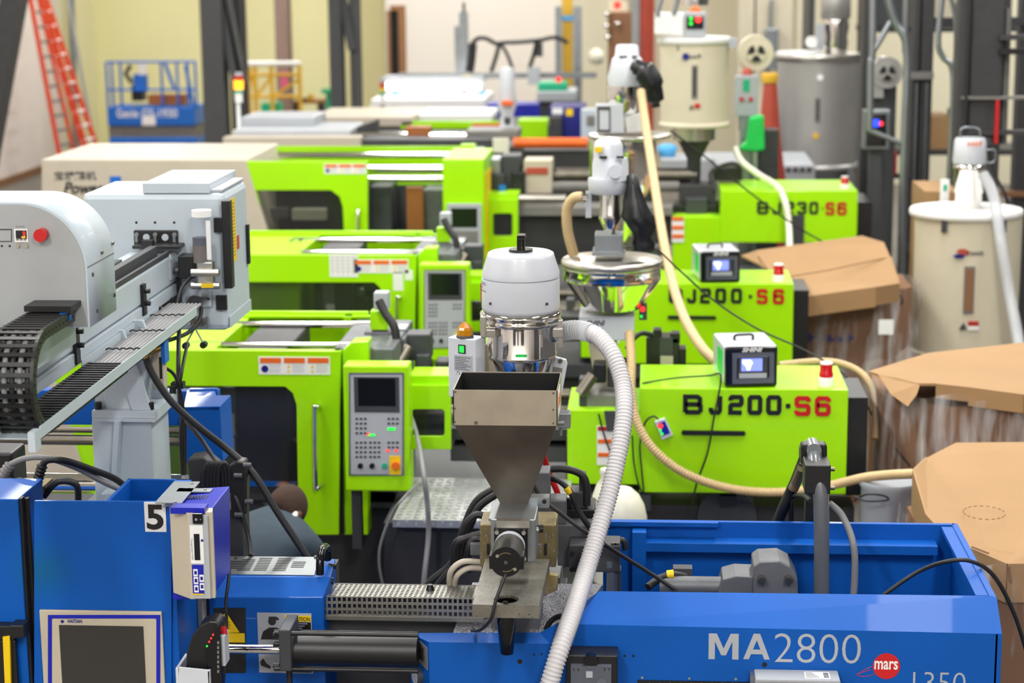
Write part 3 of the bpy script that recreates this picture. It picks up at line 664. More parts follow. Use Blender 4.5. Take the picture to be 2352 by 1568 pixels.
# throat block, brackets, black valve blocks
MB().pb(1102, 1205, 1150, 1302, 6.22, .16).pb(1215, 1205, 1277, 1302, 6.22, .16).pb(1150, 1206, 1215, 1242, 6.221, .158).build('throat_block', 'brassblock', BM, bevel=.003)
for x_ in (1118, 1250): MB().pb(x_, 1250, x_+6, 1274, 6.21, .02).build('slot', 'black', BM)
MB().pb(1280, 1205, 1365, 1300, 6.5, .22).build('valve_block', 'castgrey', BM, bevel=.004)
vb = MB().pb(1307, 1252, 1424, 1314, 6.4, .12).build('cylinder_block', 'darkgrey', BM, bevel=.004)
for x, y in ((1314, 1272), (1314, 1308), (1349, 1272), (1345, 1308)): MB().pdisc(x, y, 6.385, 6, .02).build('bolt', 'black', vb)
for x in (1412, 1422): MB().pv(x-4, 1246, 1262, 6.41, 5).build('bolt', 'dullsteel', vb)
MB().pv(1405, 1310, 1360, 6.42, 12).build('shaft', 'galv', vb)
MB().pb(1410, 1310, 1426, 1365, 6.46, .06).build('side_plate', 'darkgrey', vb)
MB().pv(1400, 1285, 1300, 6.42, 15).build('collar', 'galv', vb)
MB().pb(1225, 1085, 1262, 1200, 6.45, .1).pb(1262, 1150, 1300, 1205, 6.5, .1).build('valve_body', 'castgrey', BM, bevel=.004)
MB().pb(1330, 1090, 1345, 1140, 6.62, .06).pb(1310, 1130, 1350, 1175, 6.6, .1).build('solenoid', 'darkgrey', BM, bevel=.004)
MB().pb(1290, 1170, 1365, 1215, 6.58, .16).build('manifold', 'black', BM, bevel=.004)
MB().pb(1080, 1250, 1103, 1274, 6.3, .05).build('small_block', 'castgrey', BM)
for pts, r, c in (([(1235, 1080, 6.6), (1290, 1076, 6.6), (1330, 1086, 6.6), (1346, 1110, 6.6), (1348, 1160, 6.6)], 9, 'cable'),
                  ([(1252, 1095, 6.55), (1285, 1105, 6.52), (1310, 1130, 6.5), (1330, 1175, 6.5), (1360, 1215, 6.5), (1395, 1242, 6.5), (1430, 1240, 6.5), (1436, 1262, 6.5)], 7, 'cable'),
                  ([(1222, 1108, 6.3), (1245, 1145, 6.3), (1290, 1180, 6.3), (1350, 1225, 6.3), (1420, 1270, 6.35), (1500, 1320, 6.4), (1550, 1352, 6.4)], 5, 'cable'),
                  ([(1310, 1145, 6.6), (1300, 1180, 6.6), (1285, 1230, 6.6)], 7, 'cable'),
                  ([(1140, 1120, 6.5), (1095, 1150, 6.5), (1066, 1210, 6.5), (1040, 1290, 6.5), (985, 1340, 6.5), (960, 1400, 6.5)], 9, 'cable'),
                  ([(1140, 1135, 6.45), (1100, 1165, 6.45), (1075, 1220, 6.45), (1050, 1290, 6.45), (1005, 1345, 6.45), (985, 1400, 6.45)], 9, 'cable'),
                  ([(1125, 1190, 6.38), (1095, 1182, 6.38), (1070, 1205, 6.38), (1055, 1255, 6.4), (1045, 1310, 6.42), (1010, 1360, 6.45)], 9, 'cable'),
                  ([(1110, 1225, 6.36), (1070, 1235, 6.36), (1046, 1250, 6.36), (1042, 1300, 6.4), (1040, 1350, 6.45)], 9, 'cable'),
                  ([(1110, 1238, 6.34), (1085, 1240, 6.34), (1075, 1265, 6.34), (1078, 1310, 6.4)], 8, 'cable'),
                  ([(1105, 1290, 6.3), (1062, 1290, 6.3), (1036, 1312, 6.3), (1032, 1345, 6.33)], 7, 'palecable'),
                  ([(1107, 1305, 6.3), (1075, 1305, 6.3), (1050, 1322, 6.3), (1044, 1350, 6.33)], 7, 'palecable'),
                  ([(1310, 1420, 6.0), (1285, 1415, 6.1), (1262, 1430, 6.12), (1252, 1458, 6.12)], 7, 'cable'),
                  ([(1300, 1120, 6.5), (1310, 1132, 6.5)], 8, 'yellow')):
    MB().ptube(pts, r).build('hose' if c != 'yellow' else 'tag_sleeve', c, BM)
MB().ptube([(1248, 1045, 6.7), (1262, 1090, 6.7), (1280, 1130, 6.7), (1288, 1170, 6.7)], 7).build('hose', 'red', BM)
# bracket under the funnel
MB().pb(1212, 1143, 1261, 1166, 6.12, .05).build('sensor_bracket', 'galv', BM)
MB().pdisc(1250, 1152, 6.115, 5, .02).build('bolt', 'black', BM)
# ---------------------------------------------------------------- blue and cream controller box on the cabinet side
CB = thing('controller_box', 'blue and cream controller box with narrow display hung beside the number plate', 'controller', base(450, 1370, 5.7))
ya, yb = 5.66, 5.93
mb = MB().poly([(396, 1176), (485, 1170), (487, 1374), (396, 1378)], ya, yb-ya); mb.build('housing', 'royal', CB, bevel=.004)
p = [W(390, 1182, 5.66), W(431, 1182, 5.60), W(432, 1182, 5.60), W(487, 1170, 5.615), W(489, 1170, 5.66)]
zt_, zb_ = W(440, 1178, 5.6).z, W(440, 1376, 5.6).z
MB().extr([(q.x, q.y, zb_) for q in p], (0, 0, zt_-zb_)).build('front_cover', 'beige', CB, bevel=.002)
MB().pb(391, 1166, 470, 1180, 5.605, .05).build('top_cap', 'royal', CB)
fx = MB().pb(440, 1183, 480, 1374, 5.598, .004).build('face', 'panelgrey', CB)
sw = MB().pb(442, 1179, 465, 1203, 5.588, .012).build('rocker_switch', 'glossblack', CB, bevel=.002)
text('letter', 'o  -', (448, 1190, 462, 1195), 5.588, 'paper', sw)
MB().pb(437, 1206, 467, 1294, 5.596, .003).build('label_field', 'paper', fx)
MB().pb(446, 1226, 459, 1286, 5.5945, .003).build('display', 'darkscreen', fx)
text('letter', 'Chargemaster VCM', (439.5, 1236, 444.5, 1284), 5.5945, 'deepblue', fx, rot=90)
MB().pdisc(464, 1241, 5.595, 3, .002).build('logo', 'deepblue', fx)
MB().pb(442, 1297, 468, 1363, 5.596, .003).build('key_field', 'royal', fx)
for x, y in ((449, 1315), (450, 1333), (463, 1328), (451, 1352), (464, 1347)):
    k = MB().pb(x-5, y-8, x+5, y+8, 5.594, .003).build('key', 'paper', fx); MB().pb(x-3, y-4, x+3, y+4, 5.5932, .002).build('key_symbol', 'deepblue', fx)
MB().pb(442, 1363, 468, 1366, 5.595, .003).build('stripe', 'yellow', fx)
q = [W(395, 1155, 5.70), W(437, 1157, 5.70), W(437, 1160, 5.72), W(486, 1126, 5.9), W(440, 1124, 5.9), W(422, 1112, 5.99)]
zq = W(430, 1170, 5.68).z+.004
xr = W(394, 1150, 5.8).x
br = MB().box(xr-.035, xr+.05, 5.73, 5.98, zq, zq+.003).box(xr, xr+.11, 5.86, 5.90, zq, zq+.003).build('hanging_bracket', 'galv', CB)
for x, y in ((xr+.03, 5.73), (xr+.09, 5.88), (xr+.03, 5.95)): MB().cyl((x, y, zq), (x, y, zq+.008), .005, n=10).build('screw', 'steel', br)
vt = MB()
for k in range(7): vt.box(xr+.055+k*.009, xr+.058+k*.009, 5.79, 5.83, zq-.003, zq+.0005)
for k in range(6): vt.box(xr+.02+k*.007, xr+.023+k*.007, 5.612, 5.64, W(440, 1166, 5.605).z-.001, W(440, 1166, 5.605).z+.0006)
vt.build('vent_slots', 'black', CB)
MB().ptube([(468, 1376, 5.75), (468, 1400, 5.78), (470, 1450, 5.8), (472, 1475, 5.84)], 4).build('conduit', 'greycable', CB)
tag(MB().ptube([(528, 1300, 5.95), (524, 1340, 5.9), (519, 1380, 5.88), (520, 1430, 5.86), (518, 1500, 5.8), (512, 1580, 5.78)], 4).ptube([(529, 1305, 5.95), (519, 1385, 5.86), (521, 1420, 5.85), (521, 1445, 5.85)], 1.5).build('cable', 'cable'), 'thin black and green cable falling from the blue controller box', 'cable')
# ---------------------------------------------------------------- hand-held robot pendant in a holder
HP = thing('teach_pendant', 'black hand pendant with red stop button in a white holder beside the screen', 'controller', base(470, 1560, 5.62))
MB().poly([(425, 1560), (428, 1500), (440, 1462), (458, 1436), (480, 1425), (497, 1426), (505, 1436), (500, 1500), (492, 1590), (428, 1590)], 5.6, .08).build('body', 'black', HP, bevel=.006)
MB().poly([(470, 1490), (492, 1440), (504, 1434), (512, 1600), (484, 1600)], 5.585, .03).build('face', 'glossblack', HP, bevel=.003)
for k in range(3): MB().pdisc(489-k*4.5, 1458+k*8, 5.58, 2, .006).build('indicator_lamp', 'redlit', HP)
MB().pdisc(475, 1484, 5.58, 2, .006).build('indicator_lamp', 'greenlit', HP)
kb = MB()
for k in range(7): kb.pb(499, 1473+k*11, 503, 1479+k*11, 5.58, .008)
kb.build('keypad', 'midgrey', HP, kind='stuff')
lab(MB().cyl(W(503, 1450, 5.63), W(519, 1447, 5.63), .014, n=18).build('stop_button', 'red', HP), 'red stop button')
MB().pb(506, 1460, 517, 1530, 5.6, .06).build('side_grip', 'panelgrey', HP, bevel=.003)
hl = MB().poly([(411, 1531), (482, 1538), (484, 1640), (407, 1640)], 5.57, .004).pb(405, 1534, 412, 1640, 5.57, .13).pb(478, 1540, 484, 1640, 5.57, .1).poly([(488, 1558), (502, 1560), (500, 1640), (486, 1640)], 5.59, .01)
hl.build('holder', 'white', HP, bevel=.002)
# ---------------------------------------------------------------- dosing motor, neck and steel hopper on the throat
DF = thing('dosing_feeder', 'steel box hopper with pointed funnel feeding a black motor above the blue machine', 'hopper', base(1165, 1300, 6.1))
MB().pb(1135, 1212, 1212, 1290, 5.9, .03).build('motor_flange', 'glossblack', DF, bevel=.003)
for x, y in ((1141, 1223), (1203, 1224), (1204, 1284), (1139, 1278)): MB().pdisc(x, y, 5.89, 5, .012).build('bolt', 'steel', DF)
c0 = W(1162, 1290, 5.72); r0 = 36*S(1162, 1290, 5.72)
mo = MB().cyl(c0, c0+Vector((0, .19, 0)), r0, n=36).build('motor', 'black', DF)
MB().cyl(c0+Vector((0, -.004, 0)), c0, r0*.98, n=36).build('end_cap', 'glossblack', mo)
MB().cyl(c0+Vector((0, -.007, 0)), c0, r0*.12, n=12).build('centre_screw', 'dullsteel', mo)
for dx, dz in ((-.026, .02), (.028, -.022)): MB().cyl(c0+Vector((dx, -.006, dz)), c0+Vector((dx, 0, dz)), r0*.11, n=12).build('screw', 'steel', mo)
for a0, a1 in ((60, 140), (250, 320)):
    P = [c0+Vector((r0*.62*math.cos(math.radians(a)), -.0045, r0*.62*math.sin(math.radians(a)))) for a in range(a0, a1+1, 8)]
    MB().sweep(P, .0012, 6).cyl(P[-1], P[-1]+(P[-1]-P[-2])*.9, .004, .0002, 8).build('arrow', 'brassblock', mo)
ring = MB().cyl(c0+Vector((0, .14, 0)), c0+Vector((0, .168, 0)), r0*1.01, n=36).build('label_band', 'panelgrey', mo)
for s_ in (-1, 1): MB().box(c0.x+s_*r0*.98-.006, c0.x+s_*r0*.98+.006, 5.74, 5.80, c0.z-.03, c0.z+.012).build('cheek', 'black', mo)
MB().pb(1127, 1192, 1230, 1290, 5.93, .16).build('gearbox', 'galv', DF, bevel=.003)
MB().pb(1140, 1196, 1216, 1212, 5.90, .03).build('flange_top', 'steel', DF)
MB().pb(1122, 1190, 1228, 1197, 5.94, .2).build('mounting_plate', 'galv', DF, bevel=.002)
MB().ph(1230, 1248, 1214, 6.02, 9).build('air_fitting', 'black', DF)
MB().ph(1222, 1238, 1216, 6.01, 6).build('nut', 'chrome', DF)
MB().pb(1152, 1160, 1216, 1192, 6.1, .08).build('outlet_block', 'dullsteel', DF, bevel=.003)
MB().plathe(1185, 6.1, [(20, 1184), (22, 1196)], 20).build('sight_tube', 'paper', DF)
for x in (1161, 1199): MB().pdisc(x, 1168, 6.09, 3.5, .012).build('hole', 'black', DF)
yf, yb_ = 6.05, 6.33
a = [W(1040, 894, yf), W(1279, 898, yf), W(1281, 978, yf), W(1042, 976, yf)]
xL, xR = (a[0].x+a[3].x)/2, (a[1].x+a[2].x)/2; zT = (a[0].z+a[1].z)/2; zB = (a[2].z+a[3].z)/2; t = .0025
MB().box(xL, xR, yf, yf+t, zB, zT).build('front_sheet', 'brushed', DF)
MB().box(xL, xR, yb_-t, yb_, zB, zT).box(xL, xL+t, yf, yb_, zB, zT).box(xR-t, xR, yf, yb_, zB, zT).build('hopper_box', 'brushed', DF)
i_ = MB().box(xL+t, xR-t, yb_-t-.002, yb_-t, zB, zT-.003).box(xL+t, xL+t+.001, yf+t, yb_-t, zB, zT-.003).box(xR-t-.001, xR-t, yf+t, yb_-t, zB, zT-.003)
i_.box(xL+t, xR-t, yf+t, yf+t+.001, zB, zT-.003).build('black_lining', 'black', DF)
for x, y in ((1046, 900), (1045, 938), (1045, 969), (1271, 903), (1271, 941), (1271, 972)): MB().pdisc(x, y, yf-.001, 2.5, .003, 10).build('rivet', 'dullsteel', DF)
MB().pdisc(1093, 971, yf-.006, 4, .01).build('screw', 'dullsteel', DF)
MB().pb(1290, 920, 1279, 945, 6.1, .12).build('warning_label', 'paper', DF) if False else None
lb = W(1283, 945, 6.15); MB().box(xR, xR+.0015, 6.1, 6.22, zB+.02, zT-.015).build('side_label', 'paper', DF)
MB().box(xR, xR+.0025, 6.11, 6.21, zB+.045, zT-.035).build('red_print', 'orange', DF)
zO = W(1180, 1172, 6.12).z; xo0, xo1 = W(1160, 1165, 6.12).x, W(1206, 1165, 6.12).x; yo0, yo1 = 6.12, 6.17
top4 = [(xL+.004, yf+.004, zB), (xR-.004, yf+.004, zB), (xR-.004, yb_-.004, zB), (xL+.004, yb_-.004, zB)]
bot4 = [(xo0, yo0, zO), (xo1, yo0, zO), (xo1, yo1, zO), (xo0, yo1, zO)]
MB().add(top4+bot4, [(0, 1, 5, 4), (1, 2, 6, 5), (2, 3, 7, 6), (3, 0, 4, 7)]).build('funnel', 'funnelsteel', DF, solid=.002)
MB().pb(1282, 950, 1310, 984, 6.3, .06).build('side_block', 'galv', DF, bevel=.002)
MB().ph(1278, 1296, 971, 6.25, 5).build('lever', 'galv', DF)
MB().pv(1288, 984, 1000, 6.31, 4).build('bolt', 'galv', DF)
# ---------------------------------------------------------------- vacuum loader with white head
VL = thing('vacuum_loader', 'white capped steel vacuum loader standing behind the box hopper', 'loader', base(1196, 850, 6.75))
YL = 6.75; cx = 1196
MB().plathe(cx, YL, [(70, 577), (76, 580), (78, 588), (89, 622), (89, 634)], 48).build('head_dome', 'white', VL)
MB().plathe(cx, YL, [(86.5, 634), (86.5, 637)], 48).build('head_groove', 'panelgrey', VL)
MB().plathe(cx, YL, [(89.5, 637), (90, 641), (90, 703), (88, 711), (82, 714)], 48).build('head_drum', 'white', VL)
MB().plathe(cx, YL, [(28, 571), (28, 577)], 32).build('cap_ring', 'glossblack', VL)
hn = MB().pb(1187, 548, 1197, 577, 6.70, .05).pb(1199, 548, 1205, 575, 6.73, .03).pb(1187, 541, 1206, 550, 6.70, .06)
hn.build('carry_handle', 'glossblack', VL, bevel=.003)
ax = W(cx, 690, YL); kk = S(cx, 690, YL)
for dx in (-64, 63):
    a_ = math.asin(dx/90.5); MB().cyl((ax.x+90*kk*math.sin(a_), YL-90*kk*math.cos(a_), W(cx, 686, YL).z), (ax.x+93*kk*math.sin(a_), YL-93*kk*math.cos(a_), W(cx, 686, YL).z), .005, n=12).build('screw', 'dullsteel', VL)
# partial maker lettering wrapped round the left side of the drum
for s_, zz, hh in (('PROCESS', 645, 6), ('INC.', 654, 5), ('----------', 662, 2)):
    a0, a1 = math.radians(-92), math.radians(-58)
    if s_ == 'INC.': a0 = math.radians(-82); a1 = math.radians(-66)
    n0 = len(bpy.data.objects)
    o = text('letter', s_, None, 0, 'darkgrey', None, plane=((0, 0, 0), (1, 0, 0), (0, 1, 0)))
    me = o.data; me.materials.clear(); me.materials.append(MATS['darkgrey']); off = ORG[o.name]; zc_ = W(cx, zz, YL).z
    for v in me.vertices:
        u = v.co+off; an = a0+(a1-a0)*u.x; R_ = 90.4*kk
        v.co = Vector((ax.x+R_*math.sin(an), YL-R_*math.cos(an), zc_+(u.y-.5)*hh*kk))-ORG[VL.name]
    o.location = (0, 0, 0); o.parent = VL
a_ = math.radians(-88); MB().box(ax.x-92*kk, ax.x-88*kk, YL-.012, YL+.03, W(cx, 690, YL).z, W(cx, 650, YL).z).build('red_label', 'redbrown', VL)
MB().plathe(cx, YL, [(88, 712), (94, 716), (94, 722), (90, 727), (94, 731), (94, 739), (84, 742)], 48).build('clamp_ring', 'chrome', VL)
MB().plathe(cx, YL, [(81, 740), (81, 806), (83, 810), (83, 815), (78, 818)], 48).build('steel_drum', 'chrome', VL)
MB().plathe(cx, YL, [(78, 816), (72, 822), (52, 862), (36, 905), (36, 1010)], 48).build('cone', 'chrome', VL)
for s_, px0 in ((-1, 1112), (1, 1284)):
    l = MB().pb(px0-9, 727, px0+4, 775, 6.62, .03).pb(px0-2, 757, px0+26, 775, 6.63, .03) if s_ < 0 else MB().pb(px0-14, 755, px0+8, 775, 6.62, .03).pb(px0-2, 735, px0+8, 800, 6.63, .02)
    l.build('latch', 'steel', VL, bevel=.002)
MB().ph(1272, 1292, 765, YL, 22).build('inlet_spigot', 'chrome', VL)
gt = MB().pb(1184, 815, 1210, 820, 6.615, .01).build('green_tab', 'fluogreen', VL)
b2 = MB().poly([(1268, 818), (1300, 826), (1303, 836), (1285, 935), (1245, 940)], 6.78, .02).build('mounting_flange', 'white', VL, bevel=.002)
MB().pdisc(1287, 829, 6.77, 5, .014).build('bolt', 'dullsteel', b2)
MB().poly([(1270, 842), (1292, 846), (1290, 858), (1268, 856)], 6.776, .004).build('window', 'midgrey', b2)
MB().box(ax.x-.03, ax.x+.05, 6.72, 6.85, 1.3, W(cx, 1000, YL).z).build('throat_neck', 'dullsteel', VL)
MB().box(ax.x-.12, ax.x+.14, 6.62, 6.9, .93, 1.42).build('throat_housing', 'castgrey', VL)
# ---------------------------------------------------------------- small white control box with amber beacon
KB = thing('loader_control_box', 'small white control box with amber beacon and green switch left of the steel loader', 'controller', base(1060, 915, 6.62))
ang = math.radians(20); oc = W(1062, 915, 6.6)
def rb(u, v, z): return Vector((oc.x+u*math.cos(ang)-v*math.sin(ang), oc.y+u*math.sin(ang)+v*math.cos(ang), z))
zb_, zt_ = W(1062, 914, 6.6).z, W(1062, 777, 6.6).z; hw = .055; dp = .07
def rbox(mb, u0, u1, v0, v1, z0, z1): return mb.hexa([rb(u0, v0, z0), rb(u1, v0, z0), rb(u1, v0, z1), rb(u0, v0, z1), rb(u0, v1, z0), rb(u1, v1, z0), rb(u1, v1, z1), rb(u0, v1, z1)])
ang = math.radians(-24)
rbox(MB(), -hw, hw, 0, dp, zb_, zt_).build('housing', 'white', KB, bevel=.003)
lt = rbox(MB(), -.012, .016, -.003, 0, zt_-.053, zt_-.022).build('switch_frame', 'black', KB)
rbox(MB(), -.007, .011, -.005, -.002, zt_-.049, zt_-.026).build('rocker_switch', 'greenlit', lt)
nb = rbox(MB(), -.03, .042, -.002, 0, zt_-.115, zt_-.06).build('rating_label', 'panelgrey', KB)
pr = MB()
for k in range(8): rbox(pr, -.026, .036-(k*13 % 5)*.006, -.003, -.002, zt_-.068-k*.006, zt_-.0665-k*.006)
pr.build('label_print', 'darkgrey', nb)
for u, z in ((-hw-.001, zt_-.045), (-hw-.001, zb_+.012)): MB().cyl(rb(u, .03, z), rb(u-.004, .03, z), .005, n=10).build('screw', 'dullsteel', KB)
bc = rb(.0, .025, 0)
bp = MB().lathe((bc.x, bc.y, 0), [(.031, zt_), (.031, zt_+.008), (.028, zt_+.008)], 24).build('beacon_base', 'darkgrey', KB)
MB().lathe((bc.x, bc.y, 0), [(.0275, zt_+.006), (.0275, zt_+.028), (.024, zt_+.036), (.008, zt_+.052), (.001, zt_+.054)], 8, smooth=False).build('beacon_lens', 'amber', KB)
text('letter', '↷', (1048, 852, 1058, 862), 6.56, 'black', KB)
sbk = MB().poly([(1098, 800), (1118, 790), (1140, 850), (1140, 905), (1098, 905)], 6.68, .01).build('mounting_plate', 'brushed', KB)
# ---------------------------------------------------------------- grey ribbed suction hose
hs = MB().pribbed([(1356, 764, 6.64), (1376, 775, 6.615), (1408, 815, 6.56), (1430, 880, 6.5), (1434, 945, 6.42), (1424, 1020, 6.35), (1405, 1110, 6.28), (1380, 1200, 6.2), (1350, 1300, 6.1), (1318, 1400, 5.95), (1290, 1480, 5.84), (1268, 1550, 5.8), (1250, 1620, 5.8)], 21, 8.4, 16, .16)
tag(hs.build('suction_hose', 'hoseGrey'), 'grey ribbed suction hose curving from the steel loader down past the blue cover', 'hose')
tag(MB().pribbed([(1282, 762, 6.718), (1325, 757, 6.678), (1358, 765, 6.635)], 23, 8, 18, .1).build('clear_hose_cuff', 'clearhose'), 'clear ribbed hose cuff on the steel loader inlet', 'hose')
# ---------------------------------------------------------------- pick-out robot on the left
RB = thing('pick_out_robot', 'white beam robot with cabinet and cable chain on a bolted pedestal', 'robot', base(300, 1140, 6.5))
y0, y1 = 7.3, 7.72
xa, xb_ = W(195, 600, y0).x, W(521, 600, y0).x; zt_, zb_ = W(350, 443, y0).z, W(520, 760, y0).z
cb = MB().box(xa, xb_, y0, y1, zb_, zt_).build('cabinet', 'robot', RB, bevel=.025)
gx0, gx1 = W(327, 440, y0).x, W(481, 440, y0).x; gz = W(400, 421, y0).z
MB().box(gx0, gx1, y0+.005, y1+.06, zt_-.002, gz).build('vent_hood', 'robot', RB, bevel=.002)
MB().box(gx0+.012, gx1-.012, y0+.022, y1+.015, gz, gz+.001).build('vent_floor', 'midgrey', RB)  # grey sheet added so the white grid's holes read darker
perforated((gx0+.01, y0+.02, gz+.0022), (gx1-gx0-.02, 0, 0), (0, y1-y0, 0), 14, 9, .6).build('vent_grid', 'paper', RB, solid=.0007)
MB().box(xb_-.075, xb_-.012, y0+.02, y1, zt_, zt_+.012).build('top_rail', 'panelgrey', RB, bevel=.004)
MB().pb(511, 461, 530, 663, y0-.05, .05).build('door_post', 'black', RB, bevel=.004)
MB().pb(491, 501, 512, 534, y0-.02, .02).build('hinge', 'black', RB); MB().pb(496, 679, 520, 712, y0-.02, .02).build('hinge', 'black', RB)
MB().box(xb_, xb_+.002, y0+.065, y0+.175, W(521, 612, y0).z, W(521, 465, y0).z).build('yellow_label', 'yellow', RB)
lp = MB()
for k in range(16): lp.box(xb_+.002, xb_+.0026, y0+.075, y0+.16, W(521, 478+k*8, y0).z, W(521, 476.5+k*8, y0).z)
lp.build('label_print', 'darkgrey', RB)
MB().box(xb_, xb_+.002, y0+.19, y0+.23, W(521, 590, y0).z, W(521, 558, y0).z).build('red_sticker', 'redbrown', RB)
MB().box(xb_, xb_+.012, y1-.06, y1-.03, W(521, 640, y0).z, W(521, 545, y0).z).build('door_handle', 'black', RB, bevel=.003)
MB().box(xb_, xb_+.003, y0+.01, y1-.01, zb_+.01, zb_+.055).build('lower_seam', 'robot', RB)
for x in (313, 356, 400): MB().pdisc(x, 511, y0-.001, 3, .004).build('hole', 'black', RB)
bp = MB().pb(307, 529, 408, 566, y0-.014, .014).pb(303, 564, 412, 572, y0-.09, .09).build('beam_bracket', 'black', RB, bevel=.004)
for x in (336, 379): MB().pdisc(x, 545, y0-.016, 8, .004, 18).build('hole', 'robot', bp)
for x in (313, 356, 400): MB().pdisc(x, 539, y0-.024, 5, .012).pb(x-3, 540, x+3, 556, y0-.017, .004).build('bolt', 'galv', bp)
MB().pb(325, 553, 349, 577, y0-.12, .04).build('stop_block', 'black', bp)
# beam with rails
bx0, bx1 = W(300, 600, y0).x, W(411, 640, y0).x; bz1 = W(410, 577, y0).z; bz0 = W(411, 645, y0-.03).z
MB().box(bx0, bx1, 4.7, y0-.01, bz0, bz1).build('beam', 'robot', RB, bevel=.008)
for u, w_ in ((.155, .028), (.06, .03), (.015, .012)):
    MB().box(bx1-u, bx1-u+w_, 4.7, y0-.1-u*1.5, bz1, bz1+.02+(.03 if u == .06 else 0)).build('linear_rail', 'darkgrey', RB, bevel=.002)
MB().box(bx1-.05, bx1-.03, 4.7, y0-.1, bz1, bz1+.006).build('toothed_rack', 'galv', RB)
MB().box(bx1-.03, bx1+.004, 4.7, y0-.02, bz0-.05, bz0-.005).build('cable_duct', 'robot', RB, bevel=.003)
MB().box(bx1, bx1+.004, y0-.14, y0-.04, bz1-.09, bz1-.01).build('end_plate', 'robot', RB)
MB().cyl((bx1, y0-.1, bz1-.06), (bx1+.025, y0-.1, bz1-.06), .01, n=12).build('bolt', 'darkgrey', RB)
for px, py, Yk in ((342, 690, 6.75), (180, 785, 5.92)):
    c_ = W(px, py, Yk); MB().box(bx1, bx1+.012, Yk-.02, Yk+.02, c_.z-.07, c_.z+.06).build('duct_clip', 'black', RB)
    for dz in (.035, -.01): MB().cyl((bx1+.012, Yk, c_.z+dz), (bx1+.03, Yk, c_.z+dz), .009, n=12).build('bolt', 'black', RB)
for Yk in (6.1, 6.38, 6.68, 6.95, 7.15): MB().box(bx1-.02, bx1+.012, Yk-.015, Yk+.015, bz0-.07, bz0-.045).build('foot_clip', 'black', RB)
# carriage housing
yc0, yc1 = 5.5, 5.79
xr_ = W(206, 740, yc0).x; zb_, zt_ = W(200, 752, yc0).z, W(20, 465, yc0).z; rad = .19; xl_ = xr_-.56
prof = [(xl_, zb_), (xr_, zb_)]+[(xr_-rad+rad*math.cos(a), zt_-rad+rad*math.sin(a)) for a in [math.pi/2*i/14 for i in range(15)]]+[(xl_, zt_)]
mb = MB(); mb.extr([(x, yc0, z) for x, z in prof], (0, yc1-yc0, 0)); mb.sm = [False, False]+[True]*(len(mb.f)-2)
hs_ = mb.build('carriage_housing', 'robot', RB)
pin = [(x+(.004 if x < xr_-.3 else -.006), z+(-.005 if z > zb_+.1 else .004)) for x, z in prof]
MB().extr([(x, yc0-.003, z) for x, z in pin], (0, .003, 0)).build('front_plate', 'boxgrey', RB)
MB().box(xr_-.001, xr_+.0008, yc0+.004, yc1, zt_-rad-.004, zt_-rad).build('seam', 'midgrey', hs_)
for Yk, z in ((yc0+.05, zt_-rad-.03), (yc0+.16, zt_-rad+.02), (yc0+.28, zt_-rad+.03), (yc0+.08, zb_+.035), (yc0+.27, zb_+.05)): MB().cyl((xr_, Yk, z), (xr_+.004, Yk, z), .006, n=10).build('screw', 'dullsteel', hs_)
yp = yc0-.004
ds = MB().pb(33, 526, 64, 556, yp-.004, .004).build('temperature_display', 'paper', RB)
MB().pb(36, 529, 61, 548, yp-.006, .003).build('screen', 'darkscreen', ds)
text('digit', '0', (53, 531, 58.5, 540), yp-.006, 'redlit', ds); text('digit', '60', (50, 541.5, 58.5, 546.5), yp-.006, 'amberlit', ds)
for k in range(3): MB().pb(37+k*8.5, 549, 43+k*8.5, 552, yp-.006, .003).build('key', 'midgrey', ds)
text('letter', 'Suction', (36, 518, 57, 521.5), yp, 'darkgrey', RB)
lab(MB().pdisc(91, 541, yp-.03, 15, .03, 28).build('stop_button', 'red', RB), 'red round stop button')
MB().frame((-40, 526, 27, 555), (-38, 528, 25.5, 553.5), yp-.001, .002).build('label_outline', 'black', RB)
for x in (4, 22): MB().pdisc(x, 565, yp-.001, 2.5, .004).build('hole', 'black', RB)
for x in (41, 60): MB().pdisc(x, 565, yp-.006, 4, .008).build('knob', 'brushed', RB)
MB().pb(55, 703, 163, 716, yp-.1, .1).build('chain_bracket', 'black', RB)
bk = MB().poly([(137, 718), (142, 712), (162, 704), (162, 735), (137, 749)], yp-.09, .006).build('bracket_plate', 'liftblue', RB)
for x, y in ((143, 728), (151, 724), (159, 720)): MB().pdisc(x, y, yp-.0915, 4, .004).build('hole', 'black', bk)
# cable tray with cables
tx1 = W(452, 703, 6.95).x; tz = W(452, 703, 6.95).z; tx0 = tx1-.138; ty0, ty1 = 5.08, 6.95
pq = W(171, 790, 5.72); MB().box(pq.x-.012, pq.x, 5.1, 5.74, pq.z, zb_).build('carriage_skirt', 'robot', RB)
MB().box(tx1-.003, tx1, ty0, ty1, tz-.037, tz).box(tx0, tx1, ty0, ty1, tz-.037, tz-.034).build('cable_tray', 'robot', RB)
MB().box(tx0-.003, tx0, 5.95, ty1-.02, tz-.045, tz+.004).build('tray_side', 'robot', RB)
MB().box(tx1-.02, tx1, ty0-.05, ty0, tz-.06, tz-.005).build('tray_end', 'robot', RB)
for k in range(9): MB().cyl((tx0+.012+k*.0142, 5.9, tz-.032), (tx0+.012+k*.0142, 7.05, tz-.012), .0068, n=8).build('cable', 'greycable', RB)
for Yk in (6.2, 6.5, 6.78):
    P = [Vector((tx0+.006+k*.0066, Yk+k*.0006, tz-.013+(Yk-6.2)*.012+.006*abs(math.sin(k*.9)))) for k in range(20)]
    MB().sweep(P, .0028, 6).build('cable_tie', 'cable', RB)
CC = thing('cable_chain', 'black link cable chain looping from the white carriage into the tray', 'cable chain', (tx0, 5.6, tz))
path = []
